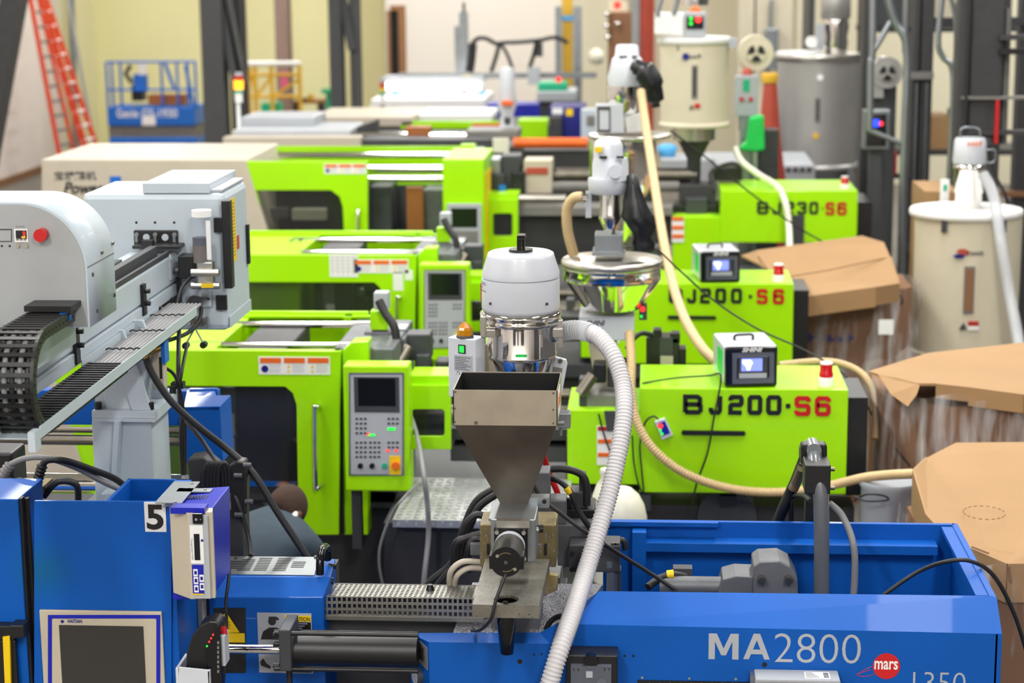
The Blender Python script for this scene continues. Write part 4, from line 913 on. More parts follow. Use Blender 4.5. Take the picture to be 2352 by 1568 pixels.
zl, zu = tz-.028, W(100, 728, yp-.06).z; R_ = (zu-zl)/2; yl = 5.2
Yv = 6.0
while Yv > yl: path.append((Yv, zl)); Yv -= .033
for i in range(1, 16): a_ = -math.pi/2-math.pi*i/16; path.append((yl+R_*math.cos(a_), zl+R_+R_*math.sin(a_)))
Yv = yl
while Yv < yp-.02: path.append((Yv, zu)); Yv += .033
lk = None
for i in range(len(path)-1):
    (ya_, za_), (yb__, zb__) = path[i], path[i+1]; t_ = Vector((0, yb__-ya_, zb__-za_)).normalized(); nrm = Vector((0, -t_.z, t_.y))
    if lk is None:
        m_ = MB(); h_ = .016; L_ = .017
        for sx in (.0, .118): m_.box(sx, sx+.01, -L_, L_, -h_, h_)
        m_.box(.0, .128, -.006, .006, h_-.004, h_+.001).box(.0, .128, -.006, .006, -h_-.001, -h_+.004).cyl((-.002, 0, 0), (.130, 0, 0), .003, n=6)
        lk = m_.build('chain_link', 'black', None, origin=(0, 0, 0)); o = lk
    else: o = lk.copy(); COL.objects.link(o)
    o.parent = CC; mid = Vector((tx0+.006, (ya_+yb__)/2, (za_+zb__)/2))-ORG['cable_chain']
    rot = Matrix((Vector((1, 0, 0)), t_, nrm)).transposed(); o.matrix_basis = Matrix.Translation(mid) @ rot.to_4x4()
for k in range(5):
    P = [Vector((tx0+.025+k*.022, y, z)) for y, z in path]; MB().sweep(P[::2], .008, 8).build('inner_cable', 'greycable' if k % 2 else 'cable', CC)
# pedestal
ye, yd = 6.4, 6.72
fl = MB().pb(211, 944, 356, 969, ye, yd-ye).pb(213, 957, 354, 960, ye-.002, .002).build('flange_plate', 'robot', RB, bevel=.003)
for px, py, Yk in ((226, 944, 6.43), (346, 944, 6.43), (397, 898, 6.69), (250, 898, 6.69)):
    p_ = W(px, py, Yk); MB().cyl((p_.x, Yk, W(300, 945, ye).z), (p_.x, Yk, W(300, 945, ye).z+.026), .0125, n=18).build('bolt', 'black', RB)
MB().pb(216, 968, 352, 1180, ye+.03, .24).build('pedestal_column', 'robot', RB, bevel=.003)
MB().poly([(262, 968), (274, 968), (263, 1150), (252, 1150)], ye-.03, .062).build('gusset', 'robot', RB)
MB().poly([(230, 856), (322, 800), (345, 790), (318, 942), (243, 942)], ye+.04, .2).build('pedestal_head', 'robot', RB, bevel=.004)
zz0, zz1 = W(330, 944, ye).z, bz0-.05; xg = W(308, 900, ye+.05).x
gp = [(xg, zz0), (xg+.065, zz0), (xg+.05, zz0+.05), (xg+.03, zz0+.13), (xg-.02, zz1+.02), (xg-.08, zz1+.02)]
for dx_, dy_ in ((0, .015), (.02, .2)): MB().extr([(x+dx_, ye+dy_, z) for x, z in gp], (0, .02, 0)).build('curved_gusset', 'robot', RB)
MB().box(xg-.14, xg+.02, ye+.05, ye+.26, zz0, tz-.045).build('pedestal_neck', 'robot', RB)
MB().box(bx0+.02, bx1-.02, ye+.02, ye+.27, zz1, bz0).build('beam_saddle', 'robot', RB)
MB().pb(232, 1135, 300, 1160, 6.3, .2).build('pedestal_foot', 'robot', RB)
MB().box(W(180, 1150, 6.43).x, W(420, 1150, 6.43).x, 6.43, 6.9, .93, W(300, 1170, 6.43).z).build('platen_block', 'castgrey', RB)
# pneumatic unit on the pedestal
MB().pb(349, 790, 375, 895, 6.5, .05).build('valve_unit', 'beige', RB, bevel=.003); MB().pb(370, 770, 378, 835, 6.49, .06).build('valve_plate', 'liftblue', RB)
MB().pb(366, 820, 372, 870, 6.498, .003).build('slot', 'black', RB)
MB().ptube([(366, 800, 6.44), (350, 806, 6.42), (339, 812, 6.41), (336, 824, 6.41)], 7).build('elbow_fitting', 'brass', RB)
MB().ptube([(336, 822, 6.41), (350, 858, 6.41), (392, 920, 6.42), (450, 975, 6.45), (520, 1030, 6.5), (580, 1085, 6.5), (640, 1180, 6.5), (710, 1285, 6.5)], 8.5, 12).build('pneumatic_hose', 'cable', RB)
for pts, r in (([(412, 740, 7.1), (410, 800, 6.9), (410, 880, 6.8), (418, 960, 6.75), (420, 1090, 6.75)], 5), ([(430, 790, 7.0), (418, 850, 6.8), (412, 900, 6.78), (424, 960, 6.76), (424, 1090, 6.76)], 4),
               ([(376, 842, 6.55), (398, 858, 6.6), (410, 885, 6.7), (420, 935, 6.72), (415, 1000, 6.72), (419, 1090, 6.72)], 4), ([(425, 965, 6.72), (470, 1020, 6.6), (520, 1100, 6.5), (545, 1150, 6.45), (570, 1230, 6.45), (575, 1275, 6.4)], 5),
               ([(462, 706, 7.25), (458, 735, 7.2), (430, 765, 7.1), (382, 783, 6.9)], 5), ([(440, 636, 7.2), (418, 660, 7.15), (405, 702, 7.1)], 4)):
    MB().ptube(pts, r).build('cable', 'cable', RB)
MB().pb(392, 880, 420, 893, 6.74, .04).build('cable_tie', 'black', RB)
for x, y in ((425, 795), (466, 793)): MB().pdisc(x, y, 7.15, 8, .03, 8).build('dangling_plug', 'black', RB)
MB().ptube([(443, 745, 7.2), (466, 786, 7.15)], 2).ptube([(455, 740, 7.2), (428, 788, 7.15)], 2).build('plug_wire', 'greycable', RB)
# oil filter regulator
fr = MB().pv(463, 497, 602, 7.2, 21, 20).build('filter_bowl', 'clear', RB)
MB().pv(463, 482, 497, 7.2, 23, 20).build('filter_cap', 'paper', RB)
MB().pv(460, 562, 601, 7.2, 17, 16).build('oil', 'oil', fr); MB().pv(460, 545, 562, 7.2, 17.5, 16).build('float', 'black', fr)
MB().pb(474, 507, 484, 596, 7.162, .002).build('scale_label', 'paper', fr)
MB().pb(452, 602, 488, 650, 7.18, .05).build('regulator_body', 'steel', RB, bevel=.004)
MB().ph(440, 503, 626, 7.17, 9).build('valve_barrel', 'steel', RB); MB().ph(440, 505, 656, 7.17, 8).build('valve_barrel', 'steel', RB)
MB().pb(462, 651, 490, 661, 7.125, .003).build('yellow_sticker', 'yellow', RB)
MB().pb(452, 668, 485, 704, 7.28, .02).build('air_port_plate', 'robot', RB)
for k in range(8): MB().ptube([(428+k*5, 700, 7.22), (436+k*5, 685, 7.25), (446+k*5, 680+k, 7.28)], 2.5).build('air_tube', 'darkgrey', RB)
MB().pb(409, 588, 444, 640, 7.2, .08).build('end_bracket', 'black', RB, bevel=.003)
gb = MB().pb(370, 640, 412, 705, 7.24, .04).build('gusset_plate', 'black', RB)
for x, y in ((384, 662), (384, 690)): MB().pdisc(x, y, 7.235, 7, .006).build('hole', 'robot', gb)
MB().pb(440, 730, 475, 755, 7.28, .02).build('connector_plate', 'galv', RB)
for x in (445, 462): MB().pdisc(x, 742, 7.25, 8, .03).build('connector', 'dullsteel', RB)
# black hose-end clamp frame behind the controller box
HC = thing('hose_coil_bracket', 'black cast bracket with coiled cable behind the blue controller box', 'bracket', base(520, 1100, 6.6))
MB().poly([(520, 1075), (545, 1058), (562, 1060), (566, 1085), (566, 1180), (545, 1190), (530, 1188), (528, 1090)], 6.45, .06).build('cast_frame', 'black', HC, bevel=.006)
MB().poly([(430, 1055), (468, 1050), (510, 1085), (520, 1180), (440, 1180)], 6.5, .1).build('block', 'bedgrey', HC, bevel=.006)
for x, y in ((569, 1068), (548, 1092), (573, 1152), (549, 1182)): MB().ph(x-10, x+8, y, 6.43, 6).build('bolt', 'darkgrey', HC)
for k in range(5): MB().ptube([(468+k*8, 1130, 6.46), (470+k*8, 1080, 6.44), (482+k*8, 1062, 6.44), (494+k*8, 1080, 6.45), (496+k*8, 1130, 6.47)], 5).build('coil_loop', 'cable', HC)
MB().pb(470, 1170, 560, 1420, 6.47, .12).build('bracket_post', 'bedgrey', HC)
# ---------------------------------------------------------------- two alike green moulding machines, one behind the other
def stickers(x0, y0, x1, y1, Y, M):
    st = MB().pb(x0, y0, x1, y1, Y-.003, .003).build('warning_sticker', 'paper', M); w_ = (x1-x0)/3
    for k in range(3):
        a = x0+k*w_+w_*.06; b = x0+(k+1)*w_-w_*.06; h_ = y1-y0
        MB().pb(a, y0+h_*.07, b, y0+h_*.36, Y-.005, .003).build('orange_band', 'orange', st)
        sy = MB()
        if k == 0: sy.pdisc(a+w_*.2, y0+h_*.68, Y-.005, h_*.2, .003)
        else:
            for q in (.52, .78): sy.poly([(a+w_*.2, y0+h_*(q-.08)), (a+w_*.13, y0+h_*(q+.09)), (a+w_*.27, y0+h_*(q+.09))], Y-.005, .003)
        sy.build('safety_symbol', 'deepblue' if k == 0 else 'yellow', st)
        tl = MB()
        for q in range(4): tl.pb(a+w_*.36, y0+h_*(.46+q*.12), b-w_*.06*(q % 2), y0+h_*(.49+q*.12), Y-.004, .002)
        tl.build('text_line', 'panelgrey', st)
def panel(M, x0, y0, x1, y1, Y, lit=True):
    w_, h_ = x1-x0, y1-y0; X = lambda u: x0+u*w_; Z = lambda v: y0+v*h_
    cp = MB().pb(x0, y0, x1, y1, Y, .13).build('control_panel', 'green', M, bevel=.008)
    MB().frame((X(.07), Z(.055), X(.91), Z(.875)), (X(.09), Z(.068), X(.89), Z(.865)), Y-.006, .007).build('panel_rim', 'steel', cp)
    MB().pb(X(.08), Z(.06), X(.90), Z(.87), Y-.004, .004).build('panel_face', 'panelgrey', cp)
    MB().pb(X(.15), Z(.09), X(.84), Z(.37), Y-.007, .004).build('screen_bezel', 'darkgrey', cp)
    MB().pb(X(.21), Z(.10), X(.78), Z(.32), Y-.009, .003).build('screen', 'darkscreen', cp)
    kb_ = MB()
    for k in range(8): kb_.pdisc(X(.22+k*.07), Z(.352), Y-.009, w_*.018, .003, 10)
    for r_ in range(9):
        for c_ in range(3):
            if r_ not in (4,): kb_.pb(X(.17+c_*.065), Z(.415+r_*.038), X(.21+c_*.065), Z(.43+r_*.038), Y-.006, .003)
            if r_ > 4: kb_.pb(X(.38+c_*.065), Z(.415+r_*.038), X(.42+c_*.065), Z(.43+r_*.038), Y-.006, .003)
            if r_ < 2 or r_ in (5, 6): kb_.pb(X(.66+c_*.065), Z(.415+r_*.038), X(.70+c_*.065), Z(.43+r_*.038), Y-.006, .003)
    kb_.build('keypad', 'darkgrey', cp, kind='stuff')
    if lit:
        MB().pb(X(.35), Z(.545), X(.47), Z(.56), Y-.007, .003).build('status_light', 'greenlit', cp); MB().pb(X(.66), Z(.495), X(.78), Z(.515), Y-.007, .003).build('status_light', 'greenlit', cp)
        for u, v in ((.36, .545), (.66, .677), (.79, .677)): MB().pdisc(X(u), Z(v), Y-.009, w_*.02, .004).build('indicator_lamp', 'redlit', cp)
    MB().pb(X(.69), Z(.72), X(.86), Z(.868), Y-.008, .004).build('stop_plate', 'yellow', cp)
    lab(MB().pdisc(X(.78), Z(.80), Y-.03, w_*.06, .024).build('stop_button', 'orange', cp), 'orange stop button on a yellow plate')
    for u, c_ in ((.24, 'black'), (.42, 'black'), (.61, 'teal')): MB().pdisc(X(u), Z(.80), Y-.02, w_*.04, .014).build('push_button', c_, cp)
    return cp
def green_machine(label, off, near):
    SHIFT[0] = Vector(off)
    M = thing('injection_moulding_machine', label, 'machine', Vector((-.5, 9.4, 0))+Vector(off))
    ORG[M.name] = Vector((-.5, 9.4, 0))+Vector(off)
    Yd = 8.9
    # machine bed
    MB().box(-3.9, -.05, 9.1, 9.95, 0, .98).box(-.05, .98, 9.1, 9.58, 0, .98).build('bed', 'bedgrey', M)
    MB().box(-1.52, .0, 9.0, 9.9, .98, 1.06).build('slide_bed', 'darkgrey', M)
    # clamp end cover
    zc_ = W(490, 803, 8.93).z; xc_ = W(490, 803, 8.93).x-(0 if near else .14)
    MB().box(-3.6, xc_, 8.95, 9.9, 1.9*0+1.0, zc_).build('clamp_cover', 'green', M, bevel=.006)
    MB().poly([(-260, 805), (104, 805), (206, 1130), (-260, 1130)], Yd-.02, 1.05).build('end_cover', 'cream', M, bevel=.006)
    for x in (.06, .12): MB().box(xc_-.22+x, xc_-.20+x, 9.5, 9.62, zc_, zc_+.004).build('top_slot', 'black', M)
    # front door with smoked window
    MB().poly([(112, 803), (782, 806), (778, 1228), (697, 1228), (673, 1152), (684, 1108), (681, 930), (672, 903), (655, 888), (216, 885), (268, 1108), (262, 1228), (215, 1228)], Yd, .035).build('front_door', 'green', M, bevel=.003)
    MB().poly([(216, 880), (684, 880), (684, 1106), (262, 1106)], Yd+.012, .006).build('door_window', 'smoked', M)
    MB().pb(262, 1103, 684, 1115, Yd-.002, .02).build('window_strip', 'chrome', M)
    MB().box(xc_-.9, W(785, 800, 8.96).x, Yd+.03, Yd+.06, zc_-.02, zc_).build('door_rail', 'green', M)
    xm = W(785, 900, Yd).x
    MB().box(-3.2, xm, 9.8, 9.83, 1.0, W(700, 713, 9.83).z).build('rear_guard', 'green', M, bevel=.003)
    MB().box(-3.2, xm+.1, 9.76, 9.80, W(700, 722, 9.8).z-.012, W(700, 722, 9.8).z).build('guard_rim', 'green', M)
    MB().box(xm-.12, xm-.08, 9.74, 9.8, 1.0, W(700, 722, 9.8).z).build('guard_post', 'green', M)
    for y_, Yk in ((793, 9.12), (745, 9.62), (1010, 9.12), (980, 9.62)): MB().ph(430, 850, y_, Yk, 8, 16).build('tie_bar', 'chrome', M)
    MB().box(xc_+.08, xc_+.33, 9.02, 9.7, 1.0, zc_-.02).build('moving_platen', 'bedgrey', M, bevel=.01)
    MB().box(xc_+.38, xc_+.55, 9.15, 9.6, 1.1, zc_-.15).build('mould_half', 'dullsteel', M, bevel=.006)
    MB().pb(566, 925, 640, 1095, 9.2, .2).build('mould_half', 'midgrey', M, bevel=.006); MB().pb(590, 900, 665, 925, 9.15, .1).build('mould_clamp', 'galv', M, bevel=.006)  # blocks added to lighten the window, the pale one for its white reflection
    MB().pb(506, 890, 541, 1100, 9.0, .03).build('platen_face', 'midgrey', M)
    for a_, b_ in ((950, 1000), (1004, 1036)): MB().pb(514, a_, 539, b_, 8.99, .004).build('paper_label', 'paper', M)
    MB().box(xm-.05, xm+.24, 9.0, 9.75, 1.0, W(800, 800, 9.0).z).build('fixed_platen', 'castgrey', M, bevel=.008)
    MB().pb(775, 800, 786, 1225, Yd+.02, .05).build('door_gap', 'black', M)
    MB().poly([(786, 806), (808, 786), (846, 784), (846, 1228), (790, 1228)], 8.93, .12).build('platen_guard', 'green', M, bevel=.004)
    stickers(594, 819, 758, 860, Yd, M)
    hb = MB().ptube([(735, 938, Yd-.005), (731, 934, 8.86), (725, 936, 8.85), (723, 945, 8.85), (725, 1110, 8.85), (728, 1119, 8.85), (734, 1117, 8.86), (740, 1113, Yd)], 5.5, 12); hb.build('door_handle', 'chrome', M)
    if not near:
        a_ = (Vector(off)); SHIFT[0] = Vector((0, 0, 0)); Ym = 8.897+a_.y
        pp = MB().pb(757, 584, 822, 636, Ym, .003).build('notice_sheet', 'paper', M); gl_ = MB()
        for k in range(5): gl_.pb(760, 590+k*8, 819, 591+k*8, Ym-.001, .001).pb(763+k*12, 588, 764+k*12, 632, Ym-.001, .001)
        gl_.build('table_lines', 'panelgrey', pp)
        MB().pb(903, 625, 926, 667, Ym, .003).build('paper_label', 'paper', M); MB().pb(930, 620, 948, 643, Ym, .003).build('paper_label', 'paper', M)
        SHIFT[0] = Vector(off)
    panel(M, 791, 840, 941, 1128, 8.7, near)
    MB().pb(808, 1120, 830, 1260, 8.78, .06).build('panel_arm', 'darkgrey', M); MB().pb(800, 900, 826, 960, 8.82, .15).build('panel_hinge', 'darkgrey', M)
    # nozzle side castings
    for r_, c_, Y_ in (((836, 762, 905, 800), 'castgrey', 9.35), ((838, 800, 880, 836), 'bedgrey', 9.3), ((880, 778, 930, 835), 'castgrey', 9.3), ((925, 768, 988, 828), 'darkgrey', 9.4), ((905, 755, 935, 800), 'galv', 9.45), ((955, 815, 985, 850), 'darkgrey', 9.35), ((1000, 830, 1030, 870), 'bedgrey', 9.4)):
        MB().pb(*r_, Y_, .14).build('nozzle_casting', c_, M, bevel=.008)
    MB().cyl(W(905, 850, 9.2), W(935, 800, 9.3), .035, n=12).build('ejector_cylinder', 'dullsteel', M)
    MB().ptube([(870, 690, 9.3), (885, 720, 9.28), (905, 750, 9.26), (912, 790, 9.25)], 10).ptube([(900, 800, 9.2), (910, 840, 9.18), (935, 880, 9.18), (950, 960, 9.15)], 5).build('hose', 'cable', M)
    MB().pb(858, 672, 892, 712, 9.3, .08).build('robot_socket', 'panelgrey', M, bevel=.006)
    MB().pb(850, 715, 890, 758, 9.35, .08).build('green_bracket', 'green', M, bevel=.004)
    # purge guard with window
    gp_ = MB().frame((941, 884, 1036, 1032), (946, 940, 1021, 1002), 9.05, .02, 8).pb(941, 862, 1036, 885, 9.07, .2).build('purge_guard', 'green', M, bevel=.003)
    MB().pb(944, 936, 1024, 1006, 9.075, .005).build('guard_window', 'smoked', gp_)
    MB().ph(940, 1330, 960, 9.45, 30, 24).build('barrel', 'dullsteel', M); MB().ph(1060, 1310, 905, 9.6, 14).build('guide_rod', 'dullsteel', M)
    MB().pb(1035, 985, 1310, 1010, 9.15, .3).pb(1035, 1030, 1310, 1060, 9.1, .3).build('slide_rail', 'bedgrey', M)
    for x_ in (1080, 1120, 1180, 1240): MB().pb(x_, 930, x_+22, 990, 9.38, .14).build('heater_band', 'steelgrey', M)
    # injection cover
    if not near: SHIFT[0] = Vector(off)+Vector((-.045, 0, 0))
    zt_ = W(1700, 893, 9.0).z; x0_, x1_ = W(1469, 990, 9.0).x, W(1946, 1000, 9.0).x; zb_ = W(1700, 1133, 9.0).z
    ic = MB().box(x0_, x1_, 9.0, 9.55, zb_, zt_).build('injection_cover', 'green', M, bevel=.004)
    MB().box(x1_, x1_+.1, 9.06, 9.5, zb_-.02, zt_-.05).build('end_grille', 'black', M, bevel=.004)
    MB().poly([(1568, 989), (1710, 991), (1713, 995), (1710, 1000), (1568, 999), (1565, 994)], 8.985, .017).build('grip_slot', 'black', M)
    x_ = 1570; cells = ([(1569, 1614), (1628, 1662), (1673, 1709), (1717, 1752), (1760, 1796), (1801, 1820), (1825, 1863), (1872, 1909)] if near else
                        [(1569, 1612), (1624, 1655), (1664, 1698), (1710, 1744), (1758, 1792), (1808, 1826), (1836, 1870), (1885, 1920)])
    if near: cells = cells
    block_text('BJ200-', cells[:6], 906, 952, 8.998, 'black', M, .22); block_text('S6', cells[6:], 909, 955, 8.998, 'red', M, .22)
    # throat block, label and feed tube
    MB().pb(1303, 942, 1470, 1112, 9.02, .5).build('throat_cover', 'green', M, bevel=.004)
    ls = MB().pb(1371, 978, 1420, 1068, 9.015, .004).build('warning_sticker', 'paper', M)
    for y_, c_ in ((980, 'red'), (1009, 'orange'), (1040, 'orange')): MB().pb(1373, y_, 1416, y_+9, 9.012, .003).build('orange_band', c_, ls)
    MB().poly([(1388, 945), (1414, 945), (1410, 990), (1394, 990)], 9.0, .02).build('feed_tube', 'darkgrey', M)
    MB().pb(1345, 905, 1425, 945, 9.1, .3).build('throat_casting', 'midgrey', M, bevel=.008)
    for r_, c_, Y_ in (((1362, 835, 1392, 880), 'black', 9.12), ((1395, 845, 1420, 890), 'bedgrey', 9.15), ((1330, 870, 1350, 935), 'darkgrey', 9.1), ((1300, 1000, 1312, 1130), 'bedgrey', 9.1)):
        MB().pb(*r_, Y_, .1).build('valve', c_, M, bevel=.008)
    MB().cyl(W(1332, 905, 9.05), W(1362, 862, 9.08), .03, n=12).build('valve_lever', 'dullsteel', M)
    vz = MB().pb(1484, 775, 1560, 850, 9.66, .15).pb(1500, 757, 1520, 778, 9.66, .08).pb(1540, 765, 1562, 790, 9.66, .08).pb(1558, 800, 1576, 845, 9.68, .1).build('valve_bank', 'black', M, bevel=.006)
    MB().pb(1515, 775, 1545, 840, 9.655, .02).build('valve_face', 'darkgrey', vz); MB().pb(1517, 818, 1546, 846, 9.645, .02).build('valve_tag', 'beige', vz)
    MB().ptube([(1500, 770, 9.65), (1475, 765, 9.6), (1455, 778, 9.55), (1440, 800, 9.5)], 6).build('hose', 'cable', M)
    # step plate
    if near:
        zs_ = 1.12; x0_, x1_ = W(902, 1212, 8.33).x, W(1120, 1212, 8.33).x
        sp_ = MB().box(x0_, x1_+.35, 8.33, 9.05, zs_-.035, zs_).build('step_plate', 'platemetal', M)
        tr_ = MB()
        for i in range(22):
            for j in range(14):
                x_, y_ = x0_+.02+i*.042, 8.36+j*.05; s_ = 1 if (i+j) % 2 else -1
                if x_ < x1_+.33: tr_.hexa([(x_-.012, y_-.008*s_, zs_), (x_-.009, y_-.014*s_, zs_), (x_-.009, y_-.014*s_, zs_+.004), (x_-.012, y_-.008*s_, zs_+.004), (x_+.012, y_+.008*s_, zs_), (x_+.015, y_+.002*s_, zs_), (x_+.015, y_+.002*s_, zs_+.004), (x_+.012, y_+.008*s_, zs_+.004)])
        for i in range(24): tr_.box(x0_+.02+i*.04, x0_+.03+i*.04, 8.327, 8.331, zs_-.03+.01*(i % 2), zs_-.015+.01*(i % 2))
        tr_.build('tread_pattern', 'panelgrey', sp_, kind='stuff')
        MB().box(x0_-.05, x1_+.25, 8.4, 9.1, 0, zs_-.036).build('step_frame', 'bedgrey', M)
    # motor and hoses under the cover
    MB().pdisc(1670, 1188, 9.05, 68, .3, 28).build('drive_motor', 'darkgrey', M); MB().pb(1655, 1140, 1690, 1160, 9.0, .1).build('motor_tag', 'black', M)
    SHIFT[0] = Vector((0, 0, 0))
    return M
GN = green_machine('lime green moulding machine just behind the blue one, step plate in front', (0, 0, 0), True)
GM = green_machine('lime green moulding machine with a white notice sheet, between its two green neighbours', (0, 3.0, 0), False)
# thin cables lying over the nearer cover
for pts, nm in (([(1475, 880, 9.1), (1550, 868, 9.1), (1630, 862, 9.05), (1652, 858, 8.97), (1655, 880, 8.96), (1640, 960, 8.94), (1625, 1040, 8.94), (1600, 1110, 8.95), (1590, 1160, 8.95)], 'thin cable crossing the nearer green cover and hanging past its letters'),
                ([(1375, 950, 8.98), (1388, 1000, 8.98), (1410, 1060, 8.98), (1420, 1100, 8.98)], 'thin cable on the green throat block behind the grey hose'),
                ([(1452, 1000, 8.96), (1456, 1060, 8.96), (1466, 1110, 8.95), (1478, 1132, 8.95), (1474, 1080, 8.95), (1470, 1020, 8.95), (1482, 970, 8.95), (1500, 956, 8.95), (1512, 962, 8.94)], 'thin looped cable running to the small tilted display'),
                ([(1420, 570, 9.3), (1500, 570, 9.4), (1560, 620, 9.5), (1640, 690, 9.6), (1740, 755, 9.6), (1850, 805, 9.6), (1950, 870, 9.5), (2020, 980, 9.4), (2090, 1070, 9.0)], 'long thin cable sagging from the steel hopper lid to the front carton'),
                ([(1540, 300, 12.4), (1620, 360, 12.6), (1720, 440, 13.0), (1830, 520, 13.2), (1950, 590, 13.2), (2060, 670, 12.6), (2070, 700, 12.6)], 'long thin cable sagging across the machine with the longest front text')):
    hosething('cable', nm, 'cable', pts, 2.2, 'cable', 6)
hosething('hose', 'pale drain hose hanging beside the green control panel of the nearer machine', 'hose', [(945, 960, 9.0), (960, 1010, 8.7), (972, 1080, 8.3), (982, 1160, 8.25), (984, 1230, 8.25), (975, 1320, 8.2), (968, 1400, 8.2)], 5.5, 'greycable')
hosething('cable', 'thin dark cable looping under the green control panel of the nearer machine', 'cable', [(960, 1110, 8.7), (930, 1140, 8.3), (900, 1180, 8.26), (872, 1260, 8.26), (876, 1330, 8.26), (900, 1390, 8.26)], 3, 'greycable', 8)
# ---------------------------------------------------------------- small tilted display, hopper controllers, warning beacons
SD = thing('tilted_display', 'small white display hung askew on the nearer green cover', 'display', base(1524, 1010, 8.98))
MB().poly([(1503, 968), (1528, 960), (1546, 1000), (1521, 1011)], 8.975, .024).build('case', 'white', SD, bevel=.003)
scn = MB().poly([(1511, 972), (1527, 967), (1539, 994), (1522, 1001)], 8.972, .004).build('screen', 'royal', SD)
MB().pdisc(1517, 978, 8.97, 6, .003).build('lit_symbol', 'redlit', scn)
for x, y in ((1517, 988), (1521, 996)): MB().pdisc(x, y, 8.97, 3.2, .003).build('lit_symbol', 'greenlit', scn)
def controller(label, off):
    SHIFT[0] = Vector(off); b_ = Vector(base(1720, 888, 9.15))+Vector((off[0], off[1], W(1720, 893, 9.0).z))
    K = thing('hopper_controller', label, 'controller', b_, 'portable hopper controllers on the green covers'); ORG[K.name] = b_
    Y = 9.03
    x0_, x1_ = W(1656, 850, Y).x, W(1781, 850, Y).x; zt_, zb_ = W(1720, 796, Y).z, W(1720, 893, 9.0).z
    MB().box(x0_, x1_, Y+.03, Y+.36, zb_+.012, zt_).build('case', 'white', K, bevel=.012)
    MB().pb(1658, 797, 1780, 889, Y, .035).build('front_bezel', 'darkscreen', K, bevel=.012)
    for s_ in (x0_+.02, x1_-.04):
        for t_ in (Y+.05, Y+.3): MB().box(s_, s_+.02, t_, t_+.02, zb_, zb_+.014).build('foot', 'black', K)
    MB().frame((1674, 811, 1771, 880), (1684, 820, 1760, 870), Y-.012, .014, 4).build('clear_door', 'clear', K)
    MB().pb(1688, 818, 1756, 866, Y-.004, .006).build('screen_frame', 'darkgrey', K)
    sc_ = MB().pb(1695, 823, 1744, 852, Y-.006, .004).build('screen', 'lcd', K)
    MB().poly([(1698, 826), (1716, 826), (1722, 832), (1717, 842), (1715, 850), (1708, 850), (1706, 842), (1697, 833)], Y-.008, .003).build('lit_symbol', 'lcdpale', sc_)
    MB().pb(1690, 857, 1754, 868, Y-.006, .003).build('label', 'panelgrey', K)
    text('letter', 'SHINI', (1697, 797.5, 1744, 808), Y-.001, 'paper', K, bold=.03, shear=.25)
    hz_ = W(1710, 778, 9.2).z
    MB().ptube([(1690, 782, 9.2), (1691, 770, 9.2), (1711, 768, 9.2), (1731, 769, 9.2), (1732, 781, 9.2)], 3, 8, 4).build('carry_handle', 'black', K)
    MB().box(x0_-.002, x0_, Y+.06, Y+.2, zb_+.05, zt_-.03).build('green_sticker', 'fluogreen', K)
    K.rotation_euler = (0, 0, math.radians(7)); SHIFT[0] = Vector((0, 0, 0)); return K
controller('white hopper controller with lit blue screen on the nearer green cover', (0, 0, 0))
controller('white hopper controller with lit blue screen on the middle green cover', (-.045, 3.0, 0))
def beacon(label, px, py0, py1, Y, r):
    b_ = W(px, py1, Y); k = S(px, py1, Y)
    B_ = thing('warning_beacon', label, 'beacon', b_, 'red beacons on the green covers'); h_ = (py1-py0)*k*1.0; R_ = r*k
    MB().lathe(b_, [(R_, b_.z), (R_, b_.z+h_*.36), (R_*.92, b_.z+h_*.4)], 24).build('beacon_base', 'paper', B_)
    MB().lathe(b_, [(R_*.95, b_.z+h_*.4), (R_*.97, b_.z+h_*.52), (R_*.86, b_.z+h_*.6), (R_*.86, b_.z+h_*.93)], 24).build('beacon_lens', 'redlamp', B_)
    MB().lathe(b_, [(R_*.86, b_.z+h_*.93), (R_*.8, b_.z+h_)], 24).build('beacon_cap', 'paper', B_)
zt1 = W(1700, 893, 9.0).z
def on_top(px, Y, zt_):      # pixel row where height zt_ lies at that depth
    lo, hi = 0, 1568
    for _ in range(40):
        m_ = (lo+hi)/2
        if W(px, m_, Y).z > zt_: lo = m_
        else: hi = m_
    return lo
beacon('red warning beacon on the nearer green cover', 1897, 830, on_top(1897, 9.08, zt1), 9.08, 17)
beacon('red warning beacon on the middle green cover', 1788, 605, on_top(1788, 12.1, zt1), 12.1, 13)
